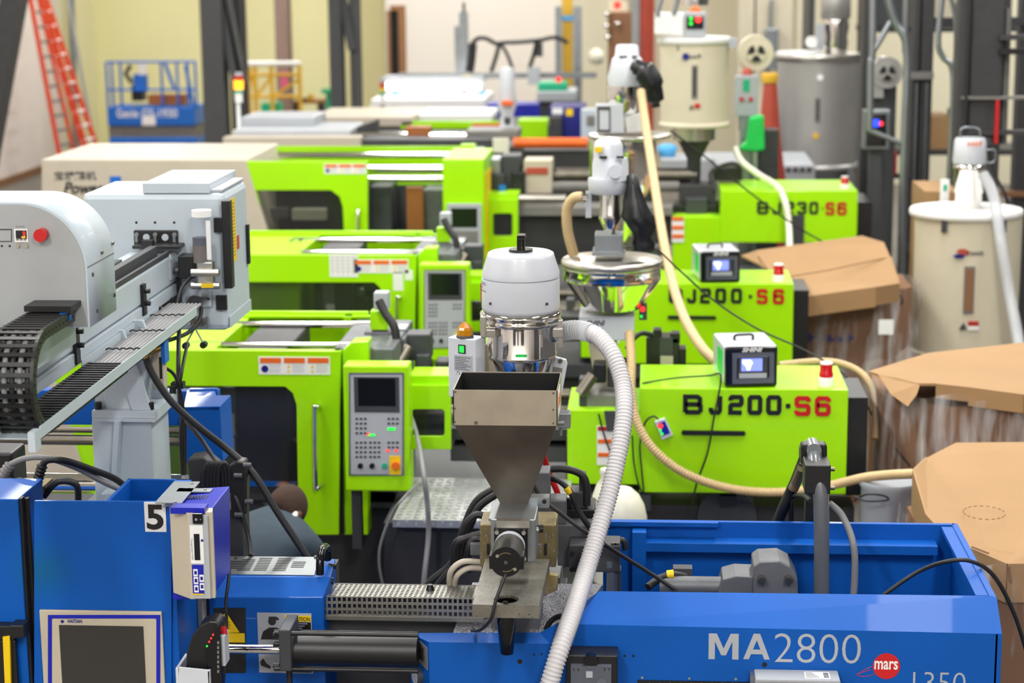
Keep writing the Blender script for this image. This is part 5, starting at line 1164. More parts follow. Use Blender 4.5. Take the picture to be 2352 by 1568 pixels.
# ---------------------------------------------------------------- hopper towers with loaders
def tower(label, Y, sh, extra):
    """doser, polished hopper and white loader stacked on the throat"""
    T = thing('hopper_tower', label, 'hopper', (W(1405, 800, 9.35).x+sh[0], Y, 1.3)); SHIFT[0] = Vector(sh); ORG[T.name] = Vector((W(1405, 800, 9.35).x+sh[0], Y, 1.3))
    y = 9.35
    MB().plathe(1385, y, [(33, 780), (33, 800), (20, 862), (18, 935)], 20).build('feed_neck', 'beige', T)
    db = MB().pb(1330, 728, 1457, 782, y-.1, .26).build('doser_box', 'white', T, bevel=.006)
    MB().extr([W(1330, 728, y-.1), W(1457, 728, y-.1), W(1455, 704, y+.12), W(1334, 704, y+.12)], (0, 0, -.008)).build('box_lid', 'white', db)
    text('letter', 'SHINI', (1347, 735, 1390, 748), y-.1, 'darkgrey', db, bold=.03, shear=.25)
    for x in (1350, 1437): MB().pdisc(x, 718, y, 3, .01).build('screw', 'dullsteel', db)
    MB().pb(1468, 700, 1486, 735, y-.05, .06).build('switch_box', 'darkgrey', T)
    MB().pdisc(1476, 710, y-.06, 6, .012).build('indicator_lamp', 'redlit', T); MB().pdisc(1473, 727, y-.06, 3, .012).build('indicator_lamp', 'greenlit', T)
    MB().plathe(1406, y, [(112, 640), (64, 706)], 48).build('hopper_cone', 'chrome', T)
    MB().plathe(1406, y, [(113, 610), (114, 616), (112, 618), (112, 640)], 48).build('hopper_drum', 'chrome', T)
    MB().plathe(1406, y, [(20, 591), (114, 593), (117, 598), (117, 608), (113, 611)], 48).build('hopper_lid', 'steel', T)
    MB().plathe(1400, y-.1, [(38, 668), (36, 680), (22, 706)], 24).build('sight_pocket', 'steel', T)
    MB().pb(1366, 540, 1430, 584, y-.08, .16).build('mounting_box', 'galv', T, bevel=.003)
    MB().pb(1360, 580, 1436, 588, y-.1, .2).build('box_foot', 'galv', T)
    MB().plathe(1402, y, [(24, 440), (24, 490), (27, 500), (14, 530), (14, 545)], 32).build('loader_drum', 'chrome', T)
    MB().plathe(1397, y, [(20, 318), (28, 322), (33, 332), (34, 362)], 32).build('loader_dome', 'white', T)
    MB().plathe(1402, y, [(39, 362), (42, 376), (42, 408), (44, 412)], 32).build('loader_body', 'white', T)
    MB().plathe(1396, y, [(45, 408), (46, 414), (44, 440), (40, 444)], 32).build('loader_flange', 'white', T)
    for a_, b_ in ((1377, 1394), (1416, 1433)): MB().pb(a_, 359, b_, 364, y-.088, .02).build('vent_slot', 'black', T)
    MB().pdisc(1413, 394, y-.11, 16, .05).build('filter_knob', 'white', T)
    MB().pb(1366, 338, 1382, 350, y-.08, .02).build('yellow_tag', 'yellow', T)
    MB().ph(1325, 1350, 452, y, 7).build('inlet_spigot', 'chrome', T)
    MB().pb(1345, 440, 1358, 500, y, .03).build('clamp_arm', 'white', T)
    SHIFT[0] = Vector((0, 0, 0))
    return T
T1 = tower('polished steel hopper tower with white loader behind the grey hose', 9.35, (0, 0, 0), True)
bag = MB().plathe(1460, 9.28, [(3, 398), (12, 404), (16, 430), (24, 460), (34, 495), (32, 520), (18, 545), (24, 560), (20, 575)], 20)
for v in bag.v:
    a_ = math.atan2(v.y-9.28, v.x-W(1460, 490, 9.28).x); r_ = 1+.13*math.sin(7*a_+v.z*30); c_ = W(1460, 490, 9.28).x
    v.x = c_+(v.x-c_)*r_+(.02 if v.z < W(1460, 500, 9.28).z else 0)-(W(1460, 400, 9.28).z-v.z)*-.12-.02; v.y = 9.28+(v.y-9.28)*r_
tag(bag.build('filter_bag', 'blackbag'), 'black dust bag tied to the white loader of the polished steel tower', 'bag')
hosething('hose', 'short tan hose bending from the white loader on the nearer steel tower', 'hose', [(1338, 452, 9.35), (1318, 455, 9.36), (1303, 480, 9.38), (1304, 530, 9.4), (1318, 585, 9.42)], 12, 'hoseTan', 12)
# tower of the middle machine, mostly hidden
T2 = thing('hopper_tower', 'white and steel loader tower with round tray lid behind the polished tower', 'hopper', (W(1440, 310, 12.4).x, 12.4, 1.3)); y = 12.4
MB().plathe(1440, y, [(22, 102), (26, 106), (28, 128), (34, 134), (38, 150), (44, 178), (42, 196)], 28).build('loader_head', 'white', T2)
for a_, b_ in ((1422, 1440), (1452, 1464)): MB().pb(a_, 128, b_, 132, y-.09, .02).build('vent_slot', 'darkgrey', T2)
MB().plathe(1432, y, [(36, 196), (36, 240), (26, 268), (20, 300)], 28).build('loader_drum', 'chrome', T2)
lb_ = MB().pb(1368, 240, 1432, 306, y-.12, .14).build('control_box', 'white', T2, bevel=.004)
MB().frame((1372, 245, 1402, 303), (1376, 252, 1399, 298), y-.125, .006).pb(1373, 246, 1402, 252, y-.126, .006).build('label_print', 'darkgrey', lb_)
MB().plathe(1446, y, [(20, 306), (92, 306), (96, 309), (96, 314), (80, 318)], 40).build('tray_lid', 'steel', T2)
MB().plathe(1430, y, [(76, 318), (76, 420), (40, 470), (20, 560)], 40).build('hopper_drum', 'chrome', T2)
MB().poly([(1436, 270), (1475, 262), (1480, 300), (1440, 304)], y-.12, .1).build('white_bag', 'paper', T2)
MB().box(W(1430, 560, y).x-.06, W(1430, 560, y).x+.06, y-.06, y+.06, 1.3, W(1430, 540, y).z).build('throat_neck', 'dullsteel', T2)
bg2 = MB().sweep(cat_rom([W(1452, 152, 12.25), W(1478, 162, 12.22), W(1498, 195, 12.22), W(1506, 245, 12.24)]), [.03]*3+[.05]*5+[.075]*9+[.06]*5+[.03]*3, 14)
tag(bg2.build('filter_bag', 'blackbag'), 'black dust bag on the farther white loader beside the ivory dryer', 'bag')
hosething('hose', 'long tan hose dropping from the farther loader to behind the nearer screen controller', 'hose', [(1472, 208, 12.15), (1482, 280, 12.0), (1500, 400, 11.6), (1522, 540, 11.0), (1545, 650, 10.6), (1572, 730, 10.2), (1610, 795, 9.9), (1645, 832, 9.72)], 10, 'hoseTan', 12)
tag(MB().pribbed([(1446, 765, 9.2), (1450, 830, 9.05), (1450, 900, 8.95), (1462, 965, 8.9), (1500, 1030, 8.86), (1570, 1085, 8.84), (1670, 1120, 8.84), (1780, 1130, 8.84), (1890, 1118, 8.82), (1990, 1096, 8.7), (2085, 1088, 8.5), (2110, 1090, 8.45)], 11, 7, 12, .22).build('hose', 'hoseTan'), 'tan ribbed hose sagging across the nearer green cover to the front carton', 'hose')
tag(MB().pribbed([(1790, 838, 9.62), (1870, 830, 9.66), (1930, 834, 9.66), (1980, 858, 9.6), (2006, 900, 9.5), (2012, 950, 9.4), (2010, 1010, 9.3)], 9, 7, 12, .22).build('hose', 'hoseTan'), 'tan ribbed hose arching behind the nearer beacon into the second carton', 'hose')
# ---------------------------------------------------------------- third green machine with a cream end cover
M = thing('injection_moulding_machine', 'lime green moulding machine with cream end cover and open mould bay', 'machine', base(1000, 520, 15.2))
Yt = 14.75
MB().box(W(100, 500, 15).x, W(1975, 500, 15).x, 14.95, 16.1, 0, 1.05).build('bed', 'bedgrey', M, bevel=.01)
zt_ = W(330, 366, Yt).z; x0_, x1_ = W(95, 366, Yt).x, W(563, 366, Yt).x
MB().poly([(95, 366), (563, 367), (612, 525), (640, 680), (95, 680)], Yt, 1.35).build('end_cover', 'cream', M, bevel=.01)
text('letter', '宝捷精机', (125, 393, 222, 414), Yt-.001, 'darkgrey', M, bold=.02)
text('letter', 'Power', (146, 418, 240, 446), Yt-.001, 'black', M, bold=.03, shear=.3)
MB().pb(252, 405, 278, 422, Yt-.004, .004).build('emblem', 'liftblue', M)
MB().poly([(566, 371), (844, 371), (844, 640), (796, 640), (787, 475), (780, 452), (760, 437), (588, 437), (612, 530), (604, 530)], Yt+.02, .05).build('front_door', 'green', M, bevel=.004)
MB().poly([(588, 432), (790, 432), (790, 640), (640, 640)], Yt+.05, .01).build('door_window', 'smoked', M)
stickers(744, 376, 841, 399, Yt+.02, M)
MB().ptube([(822, 484, Yt+.02), (822, 488, Yt-.04), (822, 560, Yt-.04), (822, 566, Yt+.02)], 4).build('door_handle', 'chrome', M)
MB().pb(1018, 366, 1113, 660, Yt, .9).build('platen_guard', 'green', M, bevel=.006)
MB().pb(1113, 400, 1117, 600, Yt+.05, .5).build('yellow_edge', 'yellow', M)
cp = MB().pb(1028, 468, 1106, 640, Yt-.03, .04).build('control_panel', 'panelgrey', M, bevel=.004)
MB().pb(1036, 478, 1096, 522, Yt-.034, .006).build('screen', 'darkscreen', cp)
MB().pb(1036, 530, 1098, 570, Yt-.034, .006).build('keypad', 'midgrey', cp)
for y_, r_, Yk in ((388, 9, 15.0), (411, 7, 15.2), (356, 7, 15.75)): MB().ph(640, 1058, y_, Yk, r_, 16).build('tie_bar', 'chrome', M)
MB().ph(1110, 1300, 456, 15.1, 10).build('guide_rod', 'steel', M)
yb_ = 16.0
MB().pb(630, 336, 1062, 700, yb_, .03).build('rear_guard', 'green', M); MB().pb(1057, 333, 1090, 358, 15.85, .15).build('guard_block', 'green', M, bevel=.004)
MB().pb(1090, 338, 1112, 358, 15.8, .05).build('switch_box', 'panelgrey', M)
MB().pb(636, 420, 850, 700, 15.2, .5).build('moving_platen', 'bedgrey', M, bevel=.01)
MB().pb(590, 478, 660, 500, 15.05, .06).build('toggle_link', 'midgrey', M); MB().pb(670, 480, 748, 506, 15.05, .1).build('toggle_block', 'jug', M, bevel=.006)
MB().pb(850, 428, 900, 640, 15.3, .4).build('mould_half', 'darkgrey', M, bevel=.006); MB().pb(935, 430, 973, 640, 15.25, .05).build('copper_plate', 'copper', M)
MB().pb(973, 436, 1018, 640, 15.35, .4).build('mould_half', 'castgrey', M, bevel=.006)
MB().pb(848, 425, 1020, 640, 15.75, .02).build('bay_backing', 'bedgrey', M)
MB().frame((1119, 457, 1190, 620), (1132, 490, 1177, 542), 15.0, .03, 6).pb(1119, 445, 1190, 458, 15.02, .3).build('purge_guard', 'green', M, bevel=.004)
MB().pb(1128, 486, 1181, 546, 15.03, .01).build('guard_window', 'smoked', M)
for r_, c_, Y_ in (((1112, 365, 1150, 400), 'galv', 15.3), ((1150, 358, 1195, 445), 'darkgrey', 15.35), ((1120, 400, 1160, 450), 'bedgrey', 15.25), ((1175, 395, 1206, 445), 'black', 15.3), ((1203, 368, 1268, 445), 'beige', 15.35), ((1560, 425, 1645, 470), 'bedgrey', 15.3), ((1575, 455, 1625, 500), 'darkgrey', 15.2), ((1545, 470, 1655, 500), 'black', 15.25)):
    MB().pb(*r_, Y_, .3).build('nozzle_casting', c_, M, bevel=.01)
MB().pb(1208, 385, 1258, 400, 15.34, .02).build('rust_recess', 'redbrown', M)
MB().pb(1145, 425, 1162, 445, 15.2, .02).build('blue_tag', 'liftblue', M)
MB().ph(1255, 1600, 402, 15.5, 17, 20).build('barrel', 'dullsteel', M); MB().ph(1255, 1560, 428, 15.4, 12, 20).build('barrel', 'midgrey', M)
MB().pb(1190, 478, 1545, 495, 15.1, .4).build('slide_rail', 'midgrey', M); MB().pb(1195, 500, 1545, 560, 15.2, .4).build('lower_carriage', 'bedgrey', M)
MB().pb(1645, 437*0+437, 1969, 557, 15.0, .75).build('injection_cover', 'green', M, bevel=.005) if False else None
x0_, x1_ = W(1655, 500, 15.0).x, W(1969, 500, 15.0).x; zt3 = W(1800, 438, 15.0).z; zb_ = W(1800, 557, 15.0).z
MB().box(x0_, x1_, 15.0, 15.75, zb_, zt3).build('injection_cover', 'green', M, bevel=.005)
MB().box(x1_, x1_+.12, 15.08, 15.7, .2, zt3-.1).build('end_grille', 'black', M)
block_text('BJ230-', [(1739, 1765), (1774, 1796), (1803, 1825), (1831, 1853), (1859, 1880), (1885, 1893)], 463, 492, 14.998, 'black', M, .22)
block_text('S6', [(1896, 1917), (1923, 1945)], 464, 494, 14.998, 'red', M, .22)
MB().pb(1818, 494, 1847, 560, 14.99, .03).build('grip_slot', 'darkgrey', M)
MB().pb(1545, 498, 1656, 630, 15.02, .6).build('throat_cover', 'green', M, bevel=.005)
ls = MB().pb(1543, 498, 1571, 556, 15.01, .01).build('warning_sticker', 'paper', M)
for y_ in (498, 518, 538): MB().pb(1544, y_, 1570, y_+9, 15.006, .006).build('orange_band', 'orange', ls)
MB().pb(1640, 385, 1705, 415, 15.5, .2).build('valve_bank', 'black', M, bevel=.01)
MB().ptube([(1640, 440, 15.3), (1632, 400, 15.35), (1655, 382, 15.4), (1685, 375, 15.4), (1700, 385, 15.4)], 5).build('hose', 'cable', M)
beacon('red warning beacon on the green cover behind the open cardboard flaps', 1940, 405, on_top(1940, 15.15, zt3), 15.15, 10)
tag(MB().ptube([(1688, 340, 15.5), (1705, 372, 15.4), (1745, 402, 15.3), (1785, 428, 15.1), (1805, 468, 14.9), (1812, 520, 14.8), (1814, 570, 14.5)], 7, 12).build('hose', 'jug'), 'ivory hose hanging over the third green cover into a carton', 'hose')
# ivory dryer on its throat
def dryer(label, px, Y, r, y0, y1, mt, sight, feet=True):
    c_ = W(px, y1, Y); D = thing('drying_hopper', label, 'hopper', (c_.x, Y, 0))
    MB().plathe(px, Y, [(r, y0+6), (r*.985, (y0+y1)/2), (r*.96, y1)], 40).build('drum', mt, D)
    MB().plathe(px, Y, [(r*1.04, y0-6), (r*1.06, y0-2), (r*1.06, y0+8), (r, y0+10)], 40).build('lid', 'paper' if mt != 'silverhop' else 'steel', D)
    MB().plathe(px, Y, [(r*.97, y1-4), (r*1.03, y1), (r*1.03, y1+8), (r*.5, y1+8)], 40).build('base_ring', mt, D)
    k_ = S(px, y0, Y); yf_ = Y-r*k_*1.0
    MB().pb(sight[0], sight[1], sight[2], sight[3], yf_-.004, .05).build('sight_glass', 'midgrey', D)
    MB().pb(sight[0]+3, sight[1]+6, sight[2]-3, sight[3]-6, yf_-.008, .01).build('sight_tube', 'carddark' if feet and Y < 15 else 'darkgrey', D)
    return D, yf_
D1, yf_ = dryer('tall ivory drying hopper with dark sight glass above the third green machine', 1594, 15.5, 79, 90, 282, 'ivory', (1589, 150, 1602, 226))
MB().plathe(1594, 15.5, [(48, 288), (46, 305), (40, 318), (16, 365), (15, 480)], 28).build('outlet_cone', 'bedgrey', D1)
MB().plathe(1594, 15.5, [(49, 288), (48, 320)], 28).build('outlet_ring', 'steel', D1)
marks(MB(), 1584, 124, 1612, 134, yf_-.004, 3).build('worn_print', 'darkgrey', D1); MB().pdisc(1575, 130, yf_-.004, 8, .01).build('logo_disc', 'deepblue', D1)
MB().pb(1595, 238, 1608, 248, yf_-.004, .02).build('red_sticker', 'red', D1); MB().poly([(1583, 250), (1588, 240), (1593, 250)], yf_-.004, .02).build('safety_symbol', 'darkgrey', D1)
MB().pb(1555, 95, 1561, 116, yf_+.03, .02).build('latch', 'midgrey', D1)
MB().pb(1503, 30, 1572, 80, 15.3, .25).build('blower_box', 'paper', D1, bevel=.01)
hb_ = MB().pb(1572, 28, 1622, 86, 15.25, .3).build('control_head', 'panelgrey', D1, bevel=.01); kp = MB().pb(1577, 38, 1616, 66, 15.24, .02).build('display_panel', 'darkscreen', hb_)
MB().pdisc(1604, 45, 15.23, 7, .01).build('indicator_lamp', 'redlit', kp)
for y_ in (43, 54): MB().pdisc(1587, y_, 15.23, 4, .01).build('indicator_lamp', 'greenlit', kp)
MB().plathe(1597, 15.4, [(13, 28), (12, 20), (3, 14)], 16).build('amber_lamp', 'orange', D1)
MB().plathe(1597, 15.6, [(30, 12), (32, -20), (22, -60), (20, -62)], 24).build('loader_drum', 'chrome', D1)
for a_ in ([(1510, 35, 15.3), (1515, 10, 15.3), (1530, -40, 15.3)], [(1548, 32, 15.3), (1556, 0, 15.3), (1562, -40, 15.3)]): MB().ptube(a_, 6).build('air_pipe', 'galv', D1)
MB().pb(1672, 88, 1692, 110, 15.4, .15).build('clamp_handle', 'panelgrey', D1)
# big ivory drum at the aisle
D2, yf_ = dryer('large ivory drum hopper with loader on top beside the cartons', 2219, 13.4, 121, 484, 800, 'ivory', (2214, 612, 2238, 720))
MB().poly([(2190, 588), (2204, 584), (2218, 586), (2212, 592), (2196, 593)], yf_-.002, .06).build('logo_sweep', 'deepblue', D2); MB().poly([(2198, 578), (2206, 572), (2218, 572), (2226, 578), (2222, 586), (2204, 584)], yf_-.001, .06).build('logo_dome', 'redbrown', D2)
marks(MB(), 2222, 575, 2260, 587, yf_-.002, 5).build('worn_print', 'darkgrey', D2)
MB().pb(2224, 738, 2248, 742, yf_-.004, .03).pb(2224, 744, 2248, 748, yf_-.004, .03).build('red_sticker', 'red', D2); MB().poly([(2204, 756), (2214, 742), (2221, 756)], yf_-.004, .04).build('safety_symbol', 'darkgrey', D2)
MB().pb(2224, 749, 2248, 758, yf_-.004, .03).build('paper_label', 'paper', D2)
for a_ in (2163, 2300): MB().pb(a_, 506, a_+12, 534, yf_+.035, .03).build('latch', 'darkgrey', D2)
MB().plathe(2228, 13.4, [(32, 316), (36, 322), (39, 370), (36, 376)], 28).build('loader_cap', 'white', D2)
MB().plathe(2226, 13.4, [(34, 376), (38, 380), (38, 386), (34, 390), (34, 440), (30, 444), (29, 500)], 28).build('loader_drum', 'chrome', D2)
MB().ptube([(2206, 320, 13.38), (2208, 296, 13.38), (2230, 292, 13.38), (2250, 298, 13.38), (2252, 322, 13.38)], 2).build('carry_handle', 'galv', D2)
marks(MB(), 2222, 322, 2258, 336, 13.4-.125, 4).build('worn_print', 'orange', D2)
MB().pb(2262, 320, 2274, 336, 13.38, .05).build('connector', 'darkgrey', D2)
MB().ptube([(2262, 345, 13.35), (2285, 345, 13.35), (2284, 370, 13.35), (2262, 374, 13.35)], 2).build('bail', 'galv', D2)
MB().plathe(2219, 13.4, [(118, 808), (60, 900), (30, 960)], 28).build('outlet_cone', 'silverhop', D2)
for a_, b_ in ((-.33, -.33), (.33, -.33), (-.33, .33), (.33, .33)):
    c_ = ORG[D2.name]; MB().box(c_.x+a_-.03, c_.x+a_+.03, c_.y+b_-.03, c_.y+b_+.03, 0, W(2219, 806, 13.4).z).build('leg', 'darkgrey', D2)
tag(MB().ptube([(2258, 400, 13.2), (2282, 450, 13.1), (2300, 560, 12.9), (2320, 680, 12.8), (2340, 790, 12.6), (2350, 900, 12.3)], 13, 14).build('hose', 'clearhose'), 'milky suction hose hanging from the loader on the large ivory drum', 'hose')
hosething('cable', 'black cord trailing from the loader on the large ivory drum', 'cable', [(2272, 330, 13.4), (2280, 390, 13.5), (2305, 440, 13.6), (2316, 474, 13.7), (2320, 520, 13.75), (2325, 700, 13.8)], 4, 'cable', 8)
# grey steel drum hopper farther back
D3, yf_ = dryer('grey steel drum hopper between the ivory dryer and the pipe frame', 1878, 20.0, 94, 128, 375, 'silverhop', (1872, 225, 1884, 282), False)
MB().plathe(1878, 20.0, [(90, 382), (40, 450), (30, 470)], 28).build('outlet_cone', 'galv', D3)
MB().plathe(1835, 19.9, [(50, 117), (52, 122), (52, 126)], 28).build('white_lid', 'paper', D3)
MB().plathe(1920, 20.0, [(32, -10), (34, 0), (34, 40), (30, 44)], 24).build('loader_cap', 'silverhop', D3)
MB().plathe(1920, 20.0, [(27, 44), (30, 60), (26, 84), (28, 100), (24, 124)], 24).build('loader_drum', 'chrome', D3)
MB().pdisc(1865, 97, 19.8, 13, .1).build('filter_cap', 'paper', D3); MB().pb(1875, 55, 1893, 115, 19.85, .1).build('motor_box', 'panelgrey', D3)
MB().pdisc(1884, 178, yf_-.004, 7, .04).build('logo_disc', 'paper', D3); MB().pdisc(1874, 312, yf_-.004, 7, .04).build('yellow_sticker', 'yellowpaint', D3)
for a_, b_ in ((-.3, -.3), (.3, -.3), (-.3, .3), (.3, .3)):
    c_ = ORG[D3.name]; MB().box(c_.x+a_-.03, c_.x+a_+.03, c_.y+b_-.03, c_.y+b_+.03, 0, W(1878, 380, 20).z).build('leg', 'galv', D3)
# ---------------------------------------------------------------- bulk cartons with folded lids
def carton(label, lidpts, zshift, body, skirt, seams=(), film=None, dark=()):
    P = [W(*p) for p in lidpts]; c_ = sum(P, Vector())/len(P); K = thing('bulk_carton', label, 'carton', (c_.x, c_.y, 0))
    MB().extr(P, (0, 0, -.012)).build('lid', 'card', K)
    n = len(P); sk_ = MB()
    for i in range(n):
        j = (i+1) % n
        if i in skirt:
            a_, b_ = P[i], P[j]; dn = Vector((0, 0, -skirt[i])); nrm = (b_-a_).cross(Vector((0, 0, 1))).normalized()*.008
            MB().hexa([a_+dn, b_+dn, b_, a_, a_+dn-nrm, b_+dn-nrm, b_-nrm, a_-nrm]).build('lid_flap', 'card', K)
    for pts in seams:
        MB().sweep([W(*q)+Vector((0, 0, .003)) for q in pts], .004, 6).build('lid_seam', 'carddark', K)
    # octagonal body
    cx_, cy_, hx_, hy_, zt_ = body; ch = .25
    oc_ = [(cx_-hx_+ch, cy_-hy_), (cx_+hx_-ch, cy_-hy_), (cx_+hx_, cy_-hy_+ch), (cx_+hx_, cy_+hy_-ch), (cx_+hx_-ch, cy_+hy_), (cx_-hx_+ch, cy_+hy_), (cx_-hx_, cy_+hy_-ch), (cx_-hx_, cy_-hy_+ch)]
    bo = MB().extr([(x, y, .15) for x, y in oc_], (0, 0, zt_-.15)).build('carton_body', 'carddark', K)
    if film:
        fm = MB(); rnd = random.Random(5); m_ = 8; cols = 48
        ring = []
        for q in range(cols):
            t_ = q/cols*8; i_ = int(t_); f_ = t_-i_; a_ = Vector(oc_[i_]); b_ = Vector(oc_[(i_+1) % 8]); p_ = a_.lerp(b_, f_); d_ = (p_-Vector((cx_, cy_))).normalized(); ring.append((p_, d_))
        V = []
        for r_ in range(m_+1):
            for p_, d_ in ring:
                o_ = .03+rnd.random()*.035; q = p_+d_*o_; V.append((q.x, q.y, .15+(film-.15)*r_/m_+(rnd.random()*.06 if r_ == m_ else 0)))
        fm.add(V, [(r_*cols+i_, r_*cols+(i_+1) % cols, (r_+1)*cols+(i_+1) % cols, (r_+1)*cols+i_) for r_ in range(m_) for i_ in range(cols)], True)
        fm.build('plastic_wrap', 'film', K)
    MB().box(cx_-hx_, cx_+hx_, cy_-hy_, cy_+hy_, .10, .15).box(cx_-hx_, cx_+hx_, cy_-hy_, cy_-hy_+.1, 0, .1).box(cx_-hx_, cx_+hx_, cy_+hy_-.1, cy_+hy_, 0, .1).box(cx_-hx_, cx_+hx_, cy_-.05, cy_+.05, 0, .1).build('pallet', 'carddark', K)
    return K
K1 = carton('brown bulk carton with slanted closed lid in front, right of the blue cover', [(2100, 1078, 8.15), (2130, 1050, 8.35), (2196, 1016, 8.55), (2460, 1014, 8.55), (2560, 1080, 8.15), (2560, 1180, 7.75), (2480, 1290, 7.42), (2314, 1293, 7.40), (2180, 1235, 7.55), (2130, 1180, 7.75)], 0,
            (W(2330, 1200, 7.95).x+.2, 7.98, .60, .56, 1.22), {0: .1, 9: .17, 8: .15, 7: .16, 6: .16, 5: .16, 4: .1}, [[(2232, 1257, 7.47), (2271, 1272, 7.43)], ], 1.22)
MB().add([W(2325, 1340, 7.385), W(2272, 1318, 7.45), W(2276, 1314, 7.45), W(2320, 1300, 7.385)], [(0, 1, 2, 3)]).build('lid_slot', 'carddark', K1, solid=.003)
o_ = W(2212, 1190, 7.70); sm = MB(); rx_ = W(2310, 1196, 7.70)-o_; uy_ = W(2212, 1160, 7.85)-o_
for a0 in range(20, 345, 18):
    P = [o_+rx_*(.5+.5*math.cos(math.radians(a)))+uy_*(.5+.5*math.sin(math.radians(a)))+Vector((0, 0, .002)) for a in (a0, a0+5, a0+10)]
    sm.sweep(P, .0022, 5)
sm.build('faded_stamp', 'stamp', K1)
K2 = carton('brown bulk carton wrapped in plastic with bent lid corner, behind the front carton', [(1995, 852, 9.35), (2060, 832, 9.55), (2132, 810, 9.75), (2352, 786, 9.95), (2480, 785, 9.95), (2480, 915, 9.0), (2352, 905, 8.95), (2225, 888, 9.0), (2150, 880, 9.03), (2108, 880, 9.05), (2060, 868, 9.15), (2020, 860, 9.25)], 0,
            (W(2255, 900, 9.5).x, 9.52, .52, .5, 1.50), {5: .1, 6: .09, 7: .07}, (), 1.53)
MB().extr([W(2015, 858, 9.26), W(2110, 882, 9.04), W(2103, 905, 9.0), W(2082, 932, 8.97), (W(2045, 905, 9.05))], (.004, -.012, 0)).build('bent_corner', 'card', K2)
K3 = carton('brown bulk carton wrapped in plastic with two folded flaps, beside the ivory drum', [(1703, 586, 12.75), (1740, 574, 12.95), (1980, 541, 13.15), (2030, 556, 13.1), (2045, 590, 12.9), (2064, 650, 12.55), (2012, 658, 12.3), (1825, 684, 12.25), (1796, 640, 12.6), (1742, 605, 12.75)], 0,
            (W(1925, 640, 12.75).x, 13.12, .50, .5, 1.42), {5: .12, 6: .13, 7: .1, 4: .05}, [[(1742, 590, 12.85), (1762, 618, 12.6)], [(1800, 638, 12.5), (1900, 622, 12.55), (2040, 592, 12.9)]], 1.40)
o = MB().pb(2018, 735, 2052, 768, 12.27, .01).build('paper_label', 'paper', K3)
marks(MB(), 1832, 762, 1966, 786, 12.60, 6).build('carton_print', 'deepblue', K3)
# ---------------------------------------------------------------- things between the machines
jug = MB().plathe(1422, 8.45, [(30, 1122), (46, 1136), (58, 1158), (64, 1185), (64, 1215), (60, 1330)], 28).plathe(1394, 8.42, [(15, 1076), (18, 1084), (13, 1096), (24, 1112), (34, 1140)], 20)
tag(jug.build('plastic_jug', 'jug'), 'milky plastic jug behind the grey ribbed hose by the blue cover', 'jug'); 
z_ = W(1418, 1330, 8.45).z; c_ = W(1418, 1330, 8.45)
tag(MB().box(c_.x-.25, c_.x+.25, 8.3, 8.62, z_-.04, z_).box(c_.x-.22, c_.x-.18, 8.33, 8.37, 0, z_-.04).box(c_.x+.18, c_.x+.22, 8.33, 8.37, 0, z_-.04).box(c_.x-.22, c_.x-.18, 8.55, 8.59, 0, z_-.04).box(c_.x+.18, c_.x+.22, 8.55, 8.59, 0, z_-.04).build('jug_stand', 'bedgrey'), 'dark low stand under the milky plastic jug', 'stand')
c_ = W(2040, 1150, 8.75)
tag(MB().plathe(2040, 8.75, [(70, 1100), (72, 1108), (64, 1118), (62, 1400)], 24).build('white_bucket', 'panelgrey'), 'pale bucket between the green end grille and the front carton', 'bucket')
MB_ = bpy.data.objects['white_bucket']
z_ = W(2040, 1400, 8.75).z; tag(MB().box(c_.x-.25, c_.x+.25, 8.6, 8.9, 0, z_).build('wooden_crate', 'carddark'), 'wooden crate carrying the pale bucket', 'crate')
for i_, (a_, l_) in enumerate((([(1960, 1150, 8.6), (1990, 1135, 8.55), (2030, 1138, 8.55), (2038, 1148, 8.55), (1990, 1150, 8.55), (1962, 1140, 8.58)], 'black cable loop resting on the pale bucket'),)):
    hosething('cable', l_, 'cable', a_, 2.5, 'cable', 6)
# ---------------------------------------------------------------- farther machines
def far_machine(label, px, Y):
    return thing('injection_moulding_machine', label, 'machine', base(px, 320, Y))
E1 = far_machine('grey topped moulding machine with dark platen behind the cream end cover', 820, 18.6)
Y = 18.4
MB().pb(512, 315, 828, 345, Y-.3, .2).build('front_sheet', 'cream', E1, bevel=.006)
MB().pb(533, 298, 805, 316, Y-.1, .9).build('clamp_cover', 'panelgrey', E1, bevel=.02)
MB().poly([(806, 298), (862, 278), (862, 316), (806, 316)], Y+.3, .3).build('cover_end', 'bedgrey', E1)
MB().pb(553, 268, 722, 292, Y+.3, .7).build('top_box', 'panelgrey', E1, bevel=.02)
MB().pb(828, 320, 1132, 350, Y-.2, 1.0).build('platen', 'darkgrey', E1, bevel=.01)
MB().ph(800, 935, 309, Y+.2, 6).build('tie_bar', 'chrome', E1); MB().ph(988, 1080, 311, Y+.2, 6).build('tie_bar', 'chrome', E1)
MB().pb(930, 292, 988, 318, Y+.2, .2).build('brown_block', 'copper', E1)
MB().pb(1070, 300, 1190, 322, Y, .5).build('grey_block', 'midgrey', E1, bevel=.01); MB().pb(1132, 318, 1168, 350, Y-.22, .06).build('notice_plate', 'jug', E1)
MB().box(W(520, 340, Y).x, W(1500, 340, Y).x, Y-.05, Y+1.0, 0, W(800, 345, Y).z).build('bed', 'bedgrey', E1)
MB().ph(1180, 1350, 328, Y-.1, 12, 18).build('barrel_cover', 'orange', E1)
MB().pb(1180, 345, 1350, 385, Y+.3, .4).build('barrel_bed', 'copper', E1)
